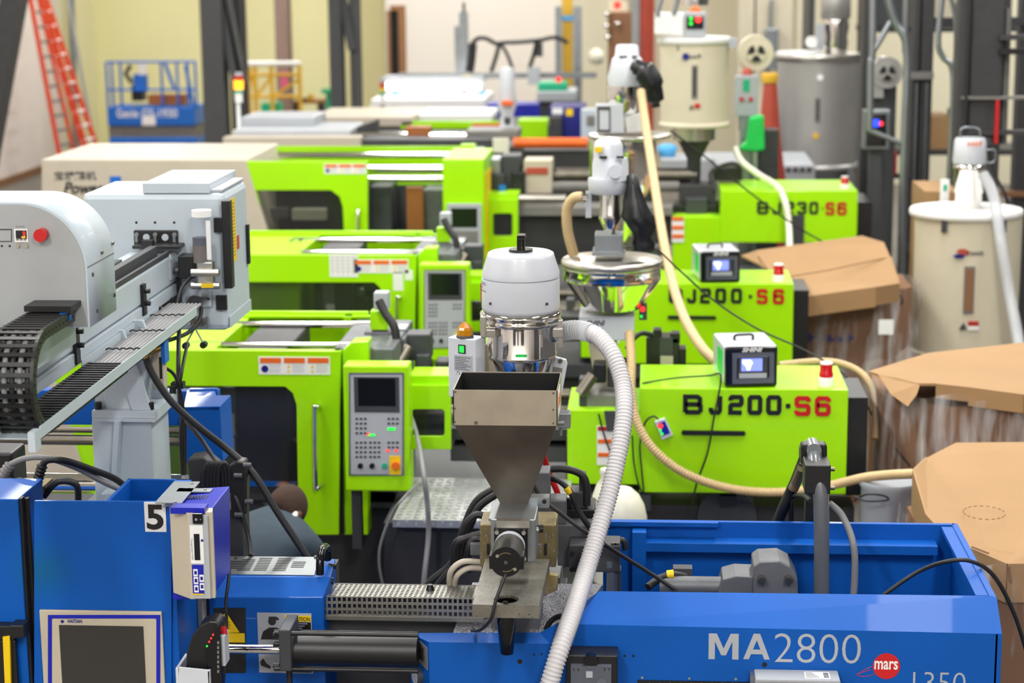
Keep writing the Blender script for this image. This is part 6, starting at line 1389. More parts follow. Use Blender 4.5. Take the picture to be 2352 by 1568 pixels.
# white injection cover of the same row
E2 = far_machine('white moulding machine cover with vent row behind the third green machine', 1750, 18.3)
MB().box(W(1628, 380, 18.0).x, W(1873, 380, 18.0).x, 18.0, 19.2, 0, W(1750, 378, 18.0).z).build('white_cover', 'panelgrey', E2, bevel=.02)
for k in range(5): MB().pb(1790+k*16, 385, 1800+k*16, 395, 17.99, .02).build('vent', 'darkgrey', E2)
MB().pb(1518, 364, 1640, 430, 17.9, .5).build('white_block', 'panelgrey', E2, bevel=.02)
# signal tower
ST = thing('signal_tower', 'signal tower with lit amber lamp on a white pole', 'signal lamp', (W(548, 290, 18.6).x, 18.6, 1.9)); y = 18.6
MB().pv(548, 232, 300, y, 5).build('pole', 'paper', ST); MB().pv(548, 212, 235, y, 9).build('collar', 'paper', ST)
for a_, b_, m_ in ((205, 212, 'teal'), (184, 205, 'amberlit'), (174, 184, 'red')): MB().pv(548, a_, b_, y, 11).build('lamp_segment', m_, ST)
MB().pv(548, 166, 174, y, 9).build('cap', 'panelgrey', ST)
# next row: cream and green
E3 = far_machine('cream and green moulding machine below the bright tube lamp', 980, 22.2); Y = 22
MB().pb(714, 268, 950, 292, Y, 1.4).build('clamp_cover', 'cream', E3, bevel=.02); MB().pb(920, 278, 1145, 296, Y, .05).pb(1190, 276, 1257, 320, Y, .4).build('green_guard', 'green', E3, bevel=.01)
MB().pb(918, 262, 1130, 280, Y+.5, 1.0).build('top_cover', 'paper', E3, bevel=.02)
MB().pb(1085, 284, 1150, 291, Y-.02, .03).build('orange_strip', 'orange', E3)
MB().box(W(700, 300, Y).x, W(1260, 300, Y).x, Y+.06, Y+1.4, 0, W(900, 292, Y).z).build('bed', 'bedgrey', E3)
H3 = thing('small_hopper', 'slim white hopper standing on the grey block', 'hopper', (W(1166, 300, 18.8).x, 18.8, 1.9)); y = 18.8
MB().plathe(1165, y, [(14, 155), (18, 165), (17, 200), (22, 240), (15, 262), (15, 285), (24, 298), (24, 300)], 24).build('body', 'white', H3)
MB().pb(1152, 232, 1178, 242, y-.13, .05).build('red_band', 'orange', H3); MB().pb(1158, 270, 1172, 284, y-.1, .05).build('outlet', 'darkgrey', H3)
# lit inspection booth
IB = thing('light_booth', 'aluminium booth with bright white tube lamps over a white table', 'light booth', base(1000, 260, 25.5)); Y = 25.2
MB().ph(888, 1062, 197, Y, 9, 14).build('tube_lamp', 'tube', IB); MB().ph(1071, 1103, 197, Y, 9, 14).build('tube_lamp', 'tube', IB)
MB().pb(880, 176, 1112, 186, Y, .5).build('lamp_hood', 'panelgrey', IB); MB().pb(915, 168, 1145, 178, Y+.2, .1).build('cross_beam', 'galv', IB)
for x_ in (882, 1110, 1066): MB().pb(x_-3, 180, x_+3, 262, Y+.25, .06).build('post', 'galv', IB)
for x_ in (908, 1104): MB().pb(x_-6, 210, x_+6, 240, Y, .05).build('blue_clip', 'skyblue', IB)
MB().pb(852, 228, 1112, 250, Y-.6, 1.5).build('white_table', 'paper', IB, bevel=.01); MB().box(W(860, 260, Y).x, W(1110, 260, Y).x, Y-.5, Y+.8, 0, W(980, 250, Y-.6).z+.01).build('cabinet', 'paper', IB)
MB().pb(1063, 172, 1082, 180, Y+.18, .1).build('yellow_clamp', 'yellow', IB)
t_ = thing('signal_tower', 'small unlit signal tower left of the tube lamp booth', 'signal lamp', (W(878, 240, 24.4).x, 24.4, 1.5)); y = 24.4
c_ = W(878, 240, 24.4); MB().cyl((c_.x, 24.4, 0), (c_.x, 24.4, c_.z), .03, n=10).build('pole', 'galv', t_)
for a_, b_, m_ in ((218, 240, 'paper'), (210, 218, 'teal'), (202, 210, 'yellow'), (190, 202, 'red'), (178, 188, 'panelgrey')): MB().pv(878, a_, b_, y, 6).build('lamp_segment', m_, t_)
# pick-up gantry with hoses
GR = thing('gantry_robot', 'tall aluminium gantry robot with black hose loops before the white wall', 'robot', base(1100, 180, 27)); Y = 27
MB().pb(1055, 28, 1074, 172, Y, .15).pb(1044, 60, 1054, 168, Y+.1, .1).build('vertical_rail', 'galv', GR); MB().pb(1062, 6, 1068, 30, Y, .05).build('rail_stop', 'darkgrey', GR)
MB().pb(920, 168, 1370, 180, Y+.2, .15).build('beam', 'galv', GR)
MB().box(W(1060, 170, Y).x-.1, W(1060, 170, Y).x+.1, Y+.2, Y+.4, 0, W(1060, 175, Y).z).build('post', 'galv', GR)
for p_, r_ in (([(1082, 160, Y), (1082, 110, Y), (1095, 90, Y), (1115, 88, Y), (1140, 100, Y), (1155, 98, Y), (1200, 96, Y), (1240, 92, Y), (1275, 86, Y), (1305, 98, Y)], 5), ([(1150, 100, Y), (1165, 125, Y), (1178, 160, Y)], 4), ([(1232, 98, Y), (1226, 125, Y), (1215, 160, Y)], 5), ([(1086, 100, Y), (1082, 140, Y), (1078, 165, Y)], 10), ([(1146, 104, Y), (1138, 135, Y), (1128, 165, Y)], 5)):
    MB().ptube(p_, r_).build('hose', 'cable', GR)
MB().pb(1230, 98, 1246, 130, Y, .1).build('gripper', 'darkgrey', GR); MB().pb(1212, 155, 1240, 195, Y-.1, .15).build('valve_island', 'panelgrey', GR)
# teal bin, blue cabinet and light panel
o = thing('teal_lidded_bin', 'white conveyor tray with a teal cover and red lamp', 'tray', base(1275, 235, 24)); Y = 24
MB().pb(1234, 190, 1302, 212, Y, .4).build('teal_cover', 'teal', o, bevel=.03); MB().pb(1232, 210, 1322, 234, Y-.1, .8).build('tray', 'panelgrey', o, bevel=.02); MB().pdisc(1283, 183, Y, 6, .05).build('red_lamp', 'redlit', o)
MB().box(W(1240, 240, Y).x, W(1315, 240, Y).x, Y, Y+.6, 0, W(1275, 233, Y).z).build('support', 'bedgrey', o)
o = thing('blue_cabinet', 'dark blue machine cabinet with small yellow warning sign', 'cabinet', base(1300, 300, 20.5)); Y = 20.5
MB().box(W(1262, 300, Y).x, W(1342, 300, Y).x, Y, Y+.7, 0, W(1300, 246, Y).z).build('cabinet_body', 'deepblue', o, bevel=.01); MB().pb(1300, 250, 1316, 266, Y-.01, .02).build('warning_sign', 'yellow', o); MB().pb(1268, 248, 1292, 262, Y-.01, .02).build('paper_label', 'paper', o)
MB().pb(1262, 268, 1290, 320, Y-.2, .2).build('motor', 'bedgrey', o, bevel=.02)
o = thing('pale_control_panel', 'pale blue control panel beside the dark blue cabinet', 'control panel', base(1350, 300, 20)); Y = 20
MB().box(W(1334, 300, Y).x, W(1372, 300, Y).x, Y, Y+.3, 0, W(1350, 252, Y).z).build('panel_body', 'robot', o, bevel=.01); MB().pb(1348, 266, 1366, 288, Y-.01, .02).build('display', 'midgrey', o)
for lx, pxs, c_, l_ in ((26, (1150, 228, 1110 + 10, 245), 'royal', 'royal blue crate row below the slim white hopper'),):
    tag(MB().box(W(1118, 250, 24).x, W(1240, 250, 24).x, 24, 24.5, 0, W(1180, 240, 24).z).build('blue_crate', 'royal'), l_, 'crate')
# ---------------------------------------------------------------- columns, braces, ladder, lift, yellow frame on the left
def beamp(name, mt, a, b, w_, d_, parent):
    a, b = Vector(a), Vector(b); t_ = (b-a).normalized(); u = Vector((0, 1, 0)).cross(t_).normalized()*w_/2; v_ = Vector((0, d_, 0))
    mb = MB(); mb.hexa([a-u, a+u, b+u, b-u, a-u+v_, a+u+v_, b+u+v_, b-u+v_]); return mb.build(name, mt, parent)
def column(label, px, Y, wpx, mt, braces=()):
    c_ = base(px, 200, Y); k = S(px, 200, Y); K = thing('steel_column', label, 'column', c_)
    MB().box(c_[0]-wpx*k/2, c_[0]+wpx*k/2, Y, Y+.08, 0, ZC).box(c_[0]-.02, c_[0]+.02, Y+.08, Y+.3, 0, ZC).box(c_[0]-wpx*k/2, c_[0]+wpx*k/2, Y+.3, Y+.38, 0, ZC).build('upright', mt, K)
    for (x0, y0), (x1, y1), w_ in braces:
        a_, b_ = W(x0, y0, Y+.1), W(x1, y1, Y+.1); d_ = (a_-b_)/(a_.z-b_.z); a_ = b_+d_*(ZC-b_.z); beamp('brace', mt, b_, a_, w_*k, .15, K)
    return K
column('dark steel column with sloping braces right of the blue lift', 490, 29, 50, 'steelgrey', [((505, 0), (545, 190), 26), ((520, 0), (556, 190), 14)])
column('dark steel post behind the lit signal tower', 545, 29.6, 30, 'steelgrey')
column('dusty pink steel column with a pink notice', 650, 33, 30, 'columnpink')
MB().pb(645, 165, 660, 205, 32.98, .03).build('pink_notice', 'pink', bpy.data.objects['steel_column.002'])
column('grey steel column with a brace at the yellow wall', 772, 30, 28, 'steelgrey', [((785, 0), (808, 115), 18)])
column('grey steel post beside the white wall', 815, 30.2, 20, 'steelgrey')
a_ = W(22, 0, 21); b_ = W(-22, 250, 21); d_ = (a_-b_)/(a_.z-b_.z)
K = thing('steel_brace', 'leaning dark steel beam at the left edge before the white wall', 'beam', b_+d_*(0-b_.z))
beamp('beam', 'bedgrey', b_+d_*(.02-b_.z), b_+d_*(ZC-.1-b_.z), 46*S(0, 100, 21), .3, K)
LD = thing('step_ladder', 'tall orange step ladder by the left wall', 'ladder', base(140, 430, 30.5))
rails = []
for (x0, x1, Yk, w_, mt) in ((69, 126, 30.3, 9, 'ladder'), (88, 164, 30.7, 7, 'ladder'), (94, 196, 31.2, 15, 'ladder'), (106, 226, 31.6, 10, 'ladder')):
    zt_ = W(x0, 0, Yk); pb_ = W(x1, 0, Yk); b2_ = Vector((pb_.x, Yk, 0)); t2_ = b2_+(zt_-b2_)*1.25; rails.append((b2_, t2_)); beamp('side_rail', mt, b2_, t2_, w_*S(100, 200, Yk), .06, LD)
for (a_, b_), (p_, q_), mt in ((rails[0], rails[1], 'galv'), (rails[2], rails[3], 'paper')):
    for k in range(1, 16):
        f_ = k/16; MB().cyl(a_.lerp(b_, f_), p_.lerp(q_, f_), .022, n=8).build('rung', mt, LD)
MB().box(rails[2][1].x-.3, rails[2][1].x+.3, 30.3, 31.7, rails[2][1].z-.03, rails[2][1].z+.03).build('top_cap', 'ladder', LD)
o = MB().cyl(W(160, -100, 34.5), Vector((W(172, 300, 34.5).x, 34.5, 0)), .06, n=10).build('wall_conduit', 'galv'); tag(o, 'grey conduit pipe running down the pale yellow wall', 'pipe')
o = MB().cyl(W(166, 0, 33.8)+Vector((-.2, 0, 1)), Vector((W(222, 330, 33.8).x, 33.8, 0)), .03, n=8).build('long_rod', 'boxgrey'); tag(o, 'thin grey rod leaning beside the orange ladder', 'rod')
SL = thing('scissor_lift', 'blue scissor lift with railed platform at the yellow wall', 'lift', base(345, 330, 32.5)); Y = 32.2
lb_ = MB().pb(246, 246, 447, 289, Y, .8).build('platform', 'liftblue', SL, bevel=.02)
text('letter', 'Genie', (268, 250, 318, 270), Y-.002, 'paper', lb_, bold=.02); text('letter', 'GS-1930', (326, 250, 408, 270), Y-.002, 'paper', lb_, bold=.02)
MB().pb(326, 268, 357, 288, Y-.01, .02).build('white_plate', 'paper', lb_)
MB().pb(250, 290, 450, 316, Y+.05, .7).build('scissor_pack', 'midgrey', SL); MB().box(W(250, 320, Y).x, W(450, 320, Y).x, Y, Y+.8, .25, W(350, 316, Y).z).build('chassis', 'liftblue', SL, bevel=.02)
for x_ in (268, 430):
    for q in (.1, .7): c_ = W(x_, 320, Y+q); MB().cyl((c_.x, Y+q-.08, .2), (c_.x, Y+q+.08, .2), .2, n=20).build('wheel', 'black', SL)
for Yk in (Y+.03, Y+.75):
    for y_, r_ in ((142, 2.5), (206, 2.5)): MB().ph(246, 450, y_, Yk, r_, 8).build('rail', 'liftblue', SL)
    for x_ in (246, 258, 278, 372, 408, 432, 450): MB().pv(x_, 142, 250, Yk, 3, 8).build('rail_post', 'liftblue', SL)
MB().pb(306, 170, 334, 212, Y+.1, .2).build('control_box', 'liftblue', SL, bevel=.02); MB().pb(318, 145, 334, 172, Y+.1, .1).build('document_holder', 'paper', SL); MB().pb(302, 195, 326, 232, Y+.2, .3).build('battery_box', 'black', SL)
MB().sweep([W(300, 150, Y+.1), W(288, 170, Y+.1), W(304, 190, Y+.1)], .04, 8).build('joystick', 'darkgrey', SL)
for p_, q_ in (((378, 145), (400, 205)), ((425, 150), (445, 250))): beamp('gate_brace', 'liftblue', W(*p_, Y), W(*q_, Y), .05, .04, SL)
MB().pb(340, 218, 426, 240, Y+.2, .3).build('tool_tray', 'copper', SL)
YF_ = thing('yellow_rack', 'yellow tubular steel rack seen between the columns', 'rack', base(600, 260, 32)); Y = 31.8
for x_ in (572, 588, 626, 690): MB().pv(x_, 150, 330, Y, 5, 8).build('post', 'yellowpaint', YF_)
for y_, m_ in ((146, 'paper'), (172, 'yellowpaint'), (222, 'yellowpaint')): MB().ph(566, 690, y_, Y, 6 if m_ == 'paper' else 4, 8).build('rail', m_, YF_)  # white top bar stands in for a bright fluorescent strip
for p_, q_ in (((572, 160), (590, 222)), ((588, 222), (626, 172)), ((626, 222), (690, 180))): beamp('brace', 'yellowpaint', W(*p_, Y), W(*q_, Y), .05, .04, YF_)
MB().pb(600, 238, 640, 262, Y, .4).build('green_box', 'teal', YF_); MB().pb(566, 262, 694, 270, Y, .6).build('shelf', 'yellowpaint', YF_)
for x_ in (566, 690):
    p_ = W(x_, 270, Y); MB().box(p_.x-.03, p_.x+.03, Y, Y+.6, 0, p_.z).build('leg', 'yellowpaint', YF_)
o = thing('bench_grinder', 'green pedestal machine near the yellow wall', 'machine', base(752, 250, 33)); Y = 33
MB().pb(738, 205, 772, 215, Y, .3).build('table', 'teal', o); MB().box(W(748, 240, Y).x, W(760, 240, Y).x, Y+.05, Y+.25, 0, W(750, 214, Y).z).build('pedestal', 'teal', o)
o = thing('workbench', 'cluttered tan workbench before the yellow wall', 'bench', base(705, 250, 33.5)); Y = 33.5
MB().pb(675, 232, 735, 238, Y, .6).build('top', 'copper', o); MB().pb(684, 226, 700, 233, Y+.1, .2).build('toolbox', 'darkgrey', o); MB().pb(706, 218, 716, 233, Y+.1, .2).build('carton_box', 'yellowpaint', o)
for x_ in (678, 732): p_ = W(x_, 238, Y); MB().box(p_.x-.04, p_.x+.04, Y+.1, Y+.5, 0, p_.z).build('leg', 'bedgrey', o)
# ---------------------------------------------------------------- right-hand back: pipes, blowers, mast
YO = thing('yellow_guide_post', 'yellow guard post with blue band beside grey rails', 'post', base(1300, 200, 28)); Y = 28
MB().box(W(1292, 100, Y).x, W(1315, 100, Y).x, Y, Y+.15, 0, ZC).build('post', 'yellowpaint', YO); MB().pb(1290, 36, 1317, 47, Y-.02, .2).build('blue_band', 'skyblue', YO)
for a_, b_ in ((1276, 1289), (1318, 1336)):
    MB().box(W(a_, 100, Y).x, W(b_, 100, Y).x, Y-.1, Y+.1, 0, W(1300, 15, Y).z).build('rail', 'galv', YO)
o = thing('dark_machine', 'dark brown machine with shiny knobs against the beige wall', 'machine', base(1415, 60, 27.5)); Y = 27.5
MB().box(W(1396, 60, Y).x, W(1450, 60, Y).x, Y, Y+.5, 0, W(1420, 28, Y).z).build('cabinet', 'carddark', o, bevel=.02)
for x_, y_ in ((1393, 60), (1396, 86), (1418, 54), (1394, 33)): MB().sphere(W(x_, y_, Y-.06), .04, 12, 8).build('knob', 'chrome', o)
MB().pdisc(1418, 12, Y-.05, 9, .04).build('red_lamp', 'redlit', o); MB().plathe(1370, Y-.2, [(4, 110), (17, 118), (19, 130), (14, 145), (4, 148)], 20).build('globe_cap', 'jug', o)
MB().box(W(1396, 28, Y).x, W(1440, 28, Y).x, Y+.3, Y+.4, W(1420, 30, Y).z, W(1420, 5, Y).z).build('lamp_board', 'wallbeige', o)
o = thing('wall_pipe', 'rust red pipe on the beige wall', 'pipe', base(1485, 60, 30.8)); MB().cyl(base(1485, 60, 30.8), base(1485, 60, 30.8)[:2]+(ZC,), .12, n=14).build('pipe', 'redbrown', o)
o = thing('wall_pipe', 'grey green pipe on the beige wall', 'pipe', base(1462, 60, 30.8)); MB().cyl(base(1462, 60, 30.8), base(1462, 60, 30.8)[:2]+(ZC,), .08, n=14).build('pipe', 'boxgrey', o)
for i_, x_ in enumerate((1716, 1752, 1800, 1850)):
    c_ = base(x_, 60, 29.5); tag(MB().box(c_[0]-.13, c_[0]+.13, 29.5, 29.54, .02, 5).build('strip_curtain', 'ivory'), ('first', 'second', 'third', 'fourth')[i_]+' cream curtain strip counted from the beige blower', 'curtain', 'cream curtain strips')
o = thing('electrical_box', 'grey electrical box on the cream curtain wall', 'box', (W(1775, 100, 29.3).x, 29.3, W(1775, 115, 29.3).z)); MB().pb(1757, 66, 1788, 160, 29.28, .22).build('enclosure', 'galv', o, bevel=.01)
MB().pb(1768, 0, 1776, 66, 29.4, .08).build('conduit', 'galv', o)
def blower(label, px, py, Y, r, mt, tail):
    c_ = W(px, py, Y); k = S(px, py, Y); B_ = thing('blower', label, 'blower', (c_.x, Y, 0))
    MB().cyl(c_, c_+Vector((0, .25, 0)), r*k, n=36).build('volute', mt, B_); MB().cyl(c_-Vector((0, .02, 0)), c_, r*.55*k, n=30).build('intake_ring', mt, B_)
    for q in range(3):
        a0 = math.radians(90+120*q-25)+math.pi/3; pts = []
        for a_ in (-12, 5, 25, 45, 62): pts.append((math.cos(a0+math.radians(a_))*r*.5, math.sin(a0+math.radians(a_))*r*.5))
        pts += [(math.cos(a0+math.radians(a_))*r*.16, math.sin(a0+math.radians(a_))*r*.16) for a_ in (62, -12)]
        MB().extr([c_+Vector((x_*k, -.026, z_*k)) for x_, z_ in pts], (0, .01, 0)).build('intake_slot', 'black', B_)
    MB().pb(*tail, Y+.02, .2).build('outlet_duct', mt, B_)
    return B_
b1 = blower('round ivory blower with dark intake slots beside the ivory dryer', 1737, 122, 16.5, 40, 'ivory', (1697, 120, 1735, 300))
MB().box(ORG[b1.name].x-.1, ORG[b1.name].x+.2, 16.5, 16.8, 0, W(1737, 300, 16.5).z).build('pedestal', 'bedgrey', b1)
b2 = blower('round grey blower with dark intake slots on the pipe frame', 2038, 167, 16.5, 36, 'silverhop', (2002, 160, 2030, 225))
MB().box(ORG[b2.name].x-.1, ORG[b2.name].x+.1, 16.65, 16.85, 0, W(2038, 200, 16.5).z).build('pedestal', 'steelgrey', b2)
pcb = thing('control_box', 'white control panel with small display in front of the ivory blower', 'control box', base(1714, 270, 16.4)); Y = 16.4
MB().pb(1688, 173, 1741, 268, Y, .1).build('case', 'panelgrey', pcb, bevel=.01); MB().pb(1707, 183, 1722, 210, Y-.008, .01).build('display', 'teal', pcb)
for x_ in (1704, 1725): MB().pdisc(x_, 228, Y-.02, 5, .02).build('knob', 'red', pcb)
MB().plathe(1716, Y+.05, [(12, 172), (10, 160), (3, 156)], 16).build('red_dome', 'redbrown', pcb); MB().box(W(1714, 268, Y).x-.05, W(1714, 268, Y).x+.05, Y+.02, Y+.1, 0, W(1714, 266, Y).z).build('stand', 'galv', pcb)
fg = thing('green_sleeve', 'bright green fabric sleeve hanging below the white control panel', 'sleeve', base(1730, 348, 16.2)); Y = 16.2
MB().poly([(1722, 270), (1755, 264), (1757, 345), (1738, 349), (1706, 347), (1698, 340), (1714, 325)], Y, .12).build('fabric', 'fluogreen', fg, bevel=.02); c_ = W(1735, 345, Y); MB().box(c_.x-.02, c_.x+.02, Y+.04, Y+.08, 0, c_.z).build('post', 'galv', fg)
rs = thing('tall_cone', 'tall red brown cone with a yellow collar beside the ivory blower', 'cone', base(1765, 320, 17.4)); Y = 17.4
MB().plathe(1765, Y, [(14, 185), (20, 250), (26, 320), (40, 420), (40, 560), (40, 880)], 20).build('cone', 'redbrown', rs); MB().plathe(1768, Y, [(18, 168), (20, 172), (17, 190)], 20).build('yellow_collar', 'yellowpaint', rs)
pn = thing('black_panel', 'black panel with blue and red lights in a grey frame below the grey blower', 'control panel', base(2013, 340, 16.2)); Y = 16.2
MB().pb(1983, 252, 2044, 344, Y, .15).build('frame', 'galv', pn, bevel=.01); MB().pb(1990, 262, 2036, 336, Y-.01, .02).build('face', 'darkscreen', pn)
MB().pdisc(2012, 283, Y-.03, 9, .02).build('indicator_lamp', 'bluelit', pn); MB().pdisc(2024, 284, Y-.03, 5, .02).build('indicator_lamp', 'redlit', pn); MB().box(W(2013, 340, Y).x-.05, W(2013, 340, Y).x+.05, Y+.05, Y+.15, 0, W(2013, 340, Y).z).build('stand', 'steelgrey', pn)
PF = thing('pipe_frame', 'galvanised pipe frame with diagonal struts beside the grey blower', 'pipe frame', base(2075, 480, 15.6)); Y = 15.6
def pipe(pts, r_, par, mt='galv'): MB().ptube(pts, r_, 12, 6).build('pipe', mt, par)
pipe([(2006, -40, Y), (2004, 120, Y), (2000, 150, Y), (1998, 300, Y)], 8, PF); pipe([(2030, -40, Y), (2055, 50, Y), (2082, 110, Y), (2078, 300, Y), (2072, 480, Y), (2068, 700, Y)], 9, PF); pipe([(2082, -40, Y+.1), (2080, 60, Y+.1), (2078, 120, Y+.1)], 7, PF); pipe([(2046, 50, Y), (2006, 118, Y)], 7, PF)
c_ = W(2068, 690, Y); MB().cyl((c_.x, Y, 0), (c_.x, Y, c_.z+.05), 9*S(2068, 600, Y), n=12).build('pipe', 'galv', PF); pipe([(1998, 300, Y), (2072, 330, Y)], 6, PF)
P2 = thing('pipe_frame', 'galvanised conduit pair in front of the dark mast', 'pipe frame', base(2180, 480, 15.3)); Y = 15.3
pipe([(2168, -40, Y), (2155, 90, Y), (2165, 130, Y), (2188, 165, Y), (2186, 300, Y), (2180, 420, Y), (2178, 700, Y)], 7, P2); pipe([(2176, -40, Y+.1), (2196, 60, Y+.1), (2190, 220, Y+.1)], 6, P2)
c_ = W(2178, 690, Y); MB().cyl((c_.x, Y, 0), (c_.x, Y, c_.z+.05), 7*S(2178, 600, Y), n=12).build('pipe', 'galv', P2)
def mast(label, Y, xs_, bars, mt='bedgrey'):
    K = thing('lift_mast', label, 'mast', base(sum(a_+b_ for a_, b_ in xs_)/2/len(xs_), 300, Y))
    for a_, b_ in xs_: MB().box(W(a_, 250, Y).x, W(b_, 250, Y).x, Y, Y+.2, 0, 5.2).build('mast_channel', mt, K, bevel=.01)
    for x0, y0, x1, y1, m_ in bars: MB().pb(x0, y0, x1, y1, Y-.05, .1).build('cross_bar', m_, K)
    return K
m1 = mast('dark lift mast with chains behind the galvanised pipe frame', 17.0, [(2094, 2108), (2112, 2140), (1978, 2002)], [(2085, 166, 2145, 182, 'midgrey'), (2085, 560, 2150, 580, 'bedgrey'), (1995, 400, 2095, 410, 'bedgrey')])
for k in range(2): MB().pv(2100+k*22, 190, 600, 16.95, 2.5, 8).build('lift_chain', 'galv', m1)
MB().pb(2036, 350, 2060, 400, 16.9, .1).build('red_valve', 'red', m1)
m2 = mast('broad dark mast with wide cross beams behind the large ivory drum', 14.6, [(2196, 2215), (2228, 2300)], [(2296, 80, 2420, 92, 'bedgrey'), (2296, 112, 2420, 125, 'black'), (2210, 222, 2420, 228, 'midgrey'), (2210, 300, 2420, 310, 'bedgrey')])
MB().pv(2222, -40, 330, 14.5, 4, 8).build('hydraulic_hose', 'cable', m2); MB().pv(2310, 20, 330, 14.7, 8, 8).build('pipe', 'midgrey', m2); MB().pb(2286, 230, 2294, 330, 14.5, .03).build('red_handle', 'red', m2)
m3 = mast('dark racking upright at the right edge beyond the drum', 17.5, [(2336, 2420)], [(2140, 40, 2420, 60, 'bedgrey'), (2300, 440, 2420, 452, 'carddark')])
o = thing('pallet_rack', 'dark pallet rack with cartons in the far right corner', 'rack', base(2150, 300, 22)); Y = 22
for x_ in (1860, 1990, 2110, 2260, 2420): MB().box(W(x_-7, 250, Y).x, W(x_+7, 250, Y).x, Y, Y+.9, 0, 6).build('upright', 'steelgrey', o)
for y_ in (-60, 62, 345): MB().box(W(1985, y_, Y).x, W(2430, y_, Y).x, Y+.02, Y+.9, W(2200, y_+12, Y).z, W(2200, y_, Y).z).build('shelf_beam', 'bedgrey', o)
for n_, (x0, x1, y0, y1, m_) in enumerate(((2135, 2190, 270, 345, 'card'), (2128, 2190, 90, 190, 'ivory'), (2200, 2290, 260, 345, 'darkgrey'), (2010, 2090, -20, 62, 'steelgrey'), (2230, 2330, -40, 62, 'darkgrey'))):
    yb__ = 345 if y1 > 300 else 62
    z_ = W(x0, yb__, Y).z; h_ = W(x0, y0, Y).z-W(x0, y1, Y).z
    tag(MB().box(W(x0, y0, Y).x, W(x1, y0, Y).x, Y+.1, Y+.8, z_, z_+h_).build('storage_box', m_), ('tan carton', 'cream carton', 'charcoal box', 'slate box', 'black box')[n_]+' on the far right pallet rack, '+('lower shelf behind the conduits', 'upper shelf behind the conduits', 'lower shelf behind the broad mast', 'upper shelf behind the pipe frame', 'upper shelf at the right')[n_], 'box')
o = thing('first_aid_sign', 'small white sign with a green mark beside the drum loader', 'sign', (W(2170, 465, 13.9).x, 13.9, 0)); MB().pb(2160, 412, 2180, 468, 13.9, .02).build('sign_board', 'paper', o); MB().pb(2167, 424, 2175, 438, 13.895, .01).build('green_mark', 'teal', o); c_ = W(2170, 468, 13.9); MB().box(c_.x-.02, c_.x+.02, 13.92, 13.95, 0, c_.z+.03).build('post', 'galv', o)
tag(MB().box(W(2120, 560, 14.2).x, W(2200, 560, 14.2).x, 14.2, 14.9, 0, W(2160, 440, 14.2).z).build('cardboard_box', 'card'), 'tall plain cardboard box behind the large ivory drum', 'box')
tag(MB().plathe(1533, 18.1, [(8, 330), (24, 336), (18, 358), (10, 361)], 16).build('blue_funnel', 'skyblue'), 'small blue cup on the white block by the ivory dryer outlet', 'funnel')
# ---------------------------------------------------------------- person bent over at the green machine
hd = W(648, 1150, 8.15)
PR = thing('person', 'person in dark grey shirt bent forward at the green door', 'person', (hd.x-.05, 7.9, 0))
def skin(name, pts, edges, mt, par, sub=2):
    me = bpy.data.meshes.new(name); off = ORG[PR.name]; me.from_pydata([Vector(p[0])-off for p in pts], edges, []); o = bpy.data.objects.new(name, me); COL.objects.link(o)
    m = o.modifiers.new('skin', 'SKIN'); m.use_smooth_shade = True
    for i, p in enumerate(pts):
        r = p[1]; me.skin_vertices[0].data[i].radius = r if hasattr(r, '__len__') else (r, r)
    me.skin_vertices[0].data[0].use_root = True
    s = o.modifiers.new('sub', 'SUBSURF'); s.levels = sub; s.render_levels = sub
    me.materials.append(MATS[mt]); o.parent = par; return o
x, y, z = hd.x, hd.y, hd.z
hip = Vector((x-.12, y-.38, .93)); chest = Vector((x-.06, y-.12, z-.11)); neck = Vector((x-.015, y-.03, z-.04))
sl_, sr_ = chest+Vector((-.19, .0, -.02)), chest+Vector((.19, .02, -.05))
pts = [(hip, (.16, .12)), (hip.lerp(chest, .5)+Vector((0, -.02, .05)), (.165, .12)), (chest, (.17, .11)), (neck, .06),
       (sl_, .075), (sr_, .075), (sl_+Vector((-.03, .16, -.2)), .055), (sr_+Vector((.03, .16, -.22)), .055)]
body = skin('shirt', pts, [(0, 1), (1, 2), (2, 3), (2, 4), (2, 5), (4, 6), (5, 7)], 'shirt', PR)
for s_, sh in ((-1, sl_+Vector((-.03, .16, -.2))), (1, sr_+Vector((.03, .16, -.22)))):
    el = sh; wr = el+Vector((-.05*s_, .2, -.1)); pm = wr+Vector((-.01*s_, .07, -.03))
    skin('forearm', [(el, .048), (el.lerp(wr, .5), .042), (wr, .03), (pm, (.042, .02))], [(0, 1), (1, 2), (2, 3)], 'skin', PR)
    for k in range(4):
        b_ = pm+Vector((-.03+k*.02, .02, 0)); l_ = (.07, .08, .075, .06)[k]
        skin('finger', [(b_, .009), (b_+Vector((0, l_*.5, -.005)), .0085), (b_+Vector((0, l_*.85, -.025)), .007)], [(0, 1), (1, 2)], 'skin', PR, 1)
    t_ = wr+Vector((-.03*s_, .03, 0)); skin('thumb', [(t_, .011), (t_+Vector((-.025*s_, .03, -.01)), .0095), (t_+Vector((-.03*s_, .06, -.02)), .008)], [(0, 1), (1, 2)], 'skin', PR, 1)
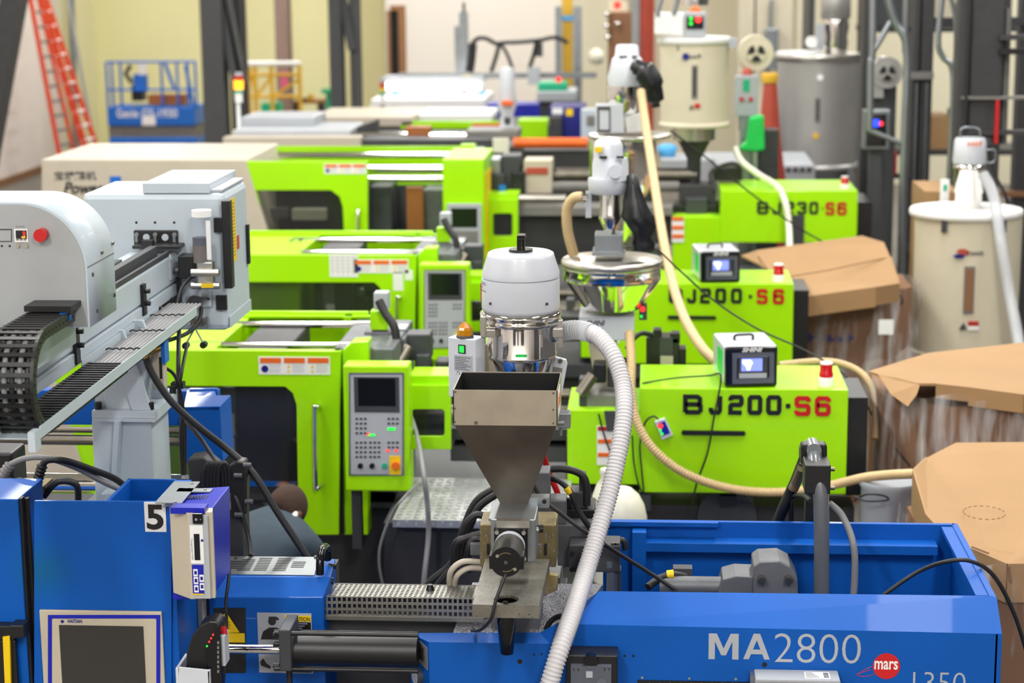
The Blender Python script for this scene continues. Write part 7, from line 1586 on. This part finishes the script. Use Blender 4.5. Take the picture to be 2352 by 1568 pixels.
for s_ in (-1, 1):
    h_ = hip+Vector((.1*s_, 0, -.02)); kn = Vector((h_.x+.02*s_, h_.y+.08, .5)); an = Vector((h_.x+.02*s_, h_.y-.02, .1))
    skin('trouser_leg', [(hip+Vector((.05*s_, 0, .02)), .12), (h_.lerp(kn, .4), .1), (kn, .075), (kn.lerp(an, .4), .072), (an, .055)], [(0, 1), (1, 2), (2, 3), (3, 4)], 'trousers', PR)
    skin('shoe', [(an+Vector((0, -.05, -.045)), .045), (an+Vector((0, .07, -.05)), .047), (an+Vector((0, .19, -.062)), .035)], [(0, 1), (1, 2)], 'black', PR)
# head bowed away, with hair cap, ears, nose and eyes
tilt = Matrix.Rotation(math.radians(-28), 3, 'Z') @ Matrix.Rotation(math.radians(-58), 3, 'X'); hc_ = Vector((x+.01, y+.03, z-.06))
mb = MB().sphere((0, 0, 0), (.076, .098, .115), 24, 16)
for v in mb.v:
    if v.z < -.03 and v.y < 0: v.y *= .75
    if v.z < -.05: v.x *= .85
    p = Vector(v)
    if p.y > .08 and abs(p.x) < .02 and -.04 < p.z < .01: v.y += .02
def place(m): m.v = [hc_+tilt @ Vector((-v.x, v.y, v.z)) for v in m.v]; return m
h = place(mb).build('head', 'skin', PR)
hm = MB().sphere((0, -.008, .012), (.081, .107, .114), 24, 16)
for v in hm.v:
    if v.z < .0 and v.y > -.02: v.x *= .9; v.y = min(v.y, .02); v.z = max(v.z, -.01)
    elif v.z < -.05: v.z = -.05; v.x *= .93; v.y *= .95
    if v.y > .06 and v.z < .07: v.y = .06; 
place(hm).build('hair', 'hair', h)
for s_ in (-1, 1):
    place(MB().sphere((.077*s_, -.005, -.015), (.012, .02, .03), 10, 8)).build('ear', 'skin', h)
    place(MB().sphere((.03*s_, .088, .0), (.013, .01, .009), 10, 8)).build('eye', 'paper', h)
place(MB().sphere((0, .09, -.06), (.024, .01, .007), 10, 8)).build('mouth', 'redbrown', h)
col = MB(); ring = [neck+Vector((.078*math.cos(a), .068*math.sin(a)-.01, .012*math.sin(a)-.012)) for a in [2*math.pi*k/20 for k in range(21)]]
col.sweep(ring, .014, 8); lab(col.build('collar', 'paper', PR), 'white undershirt collar')
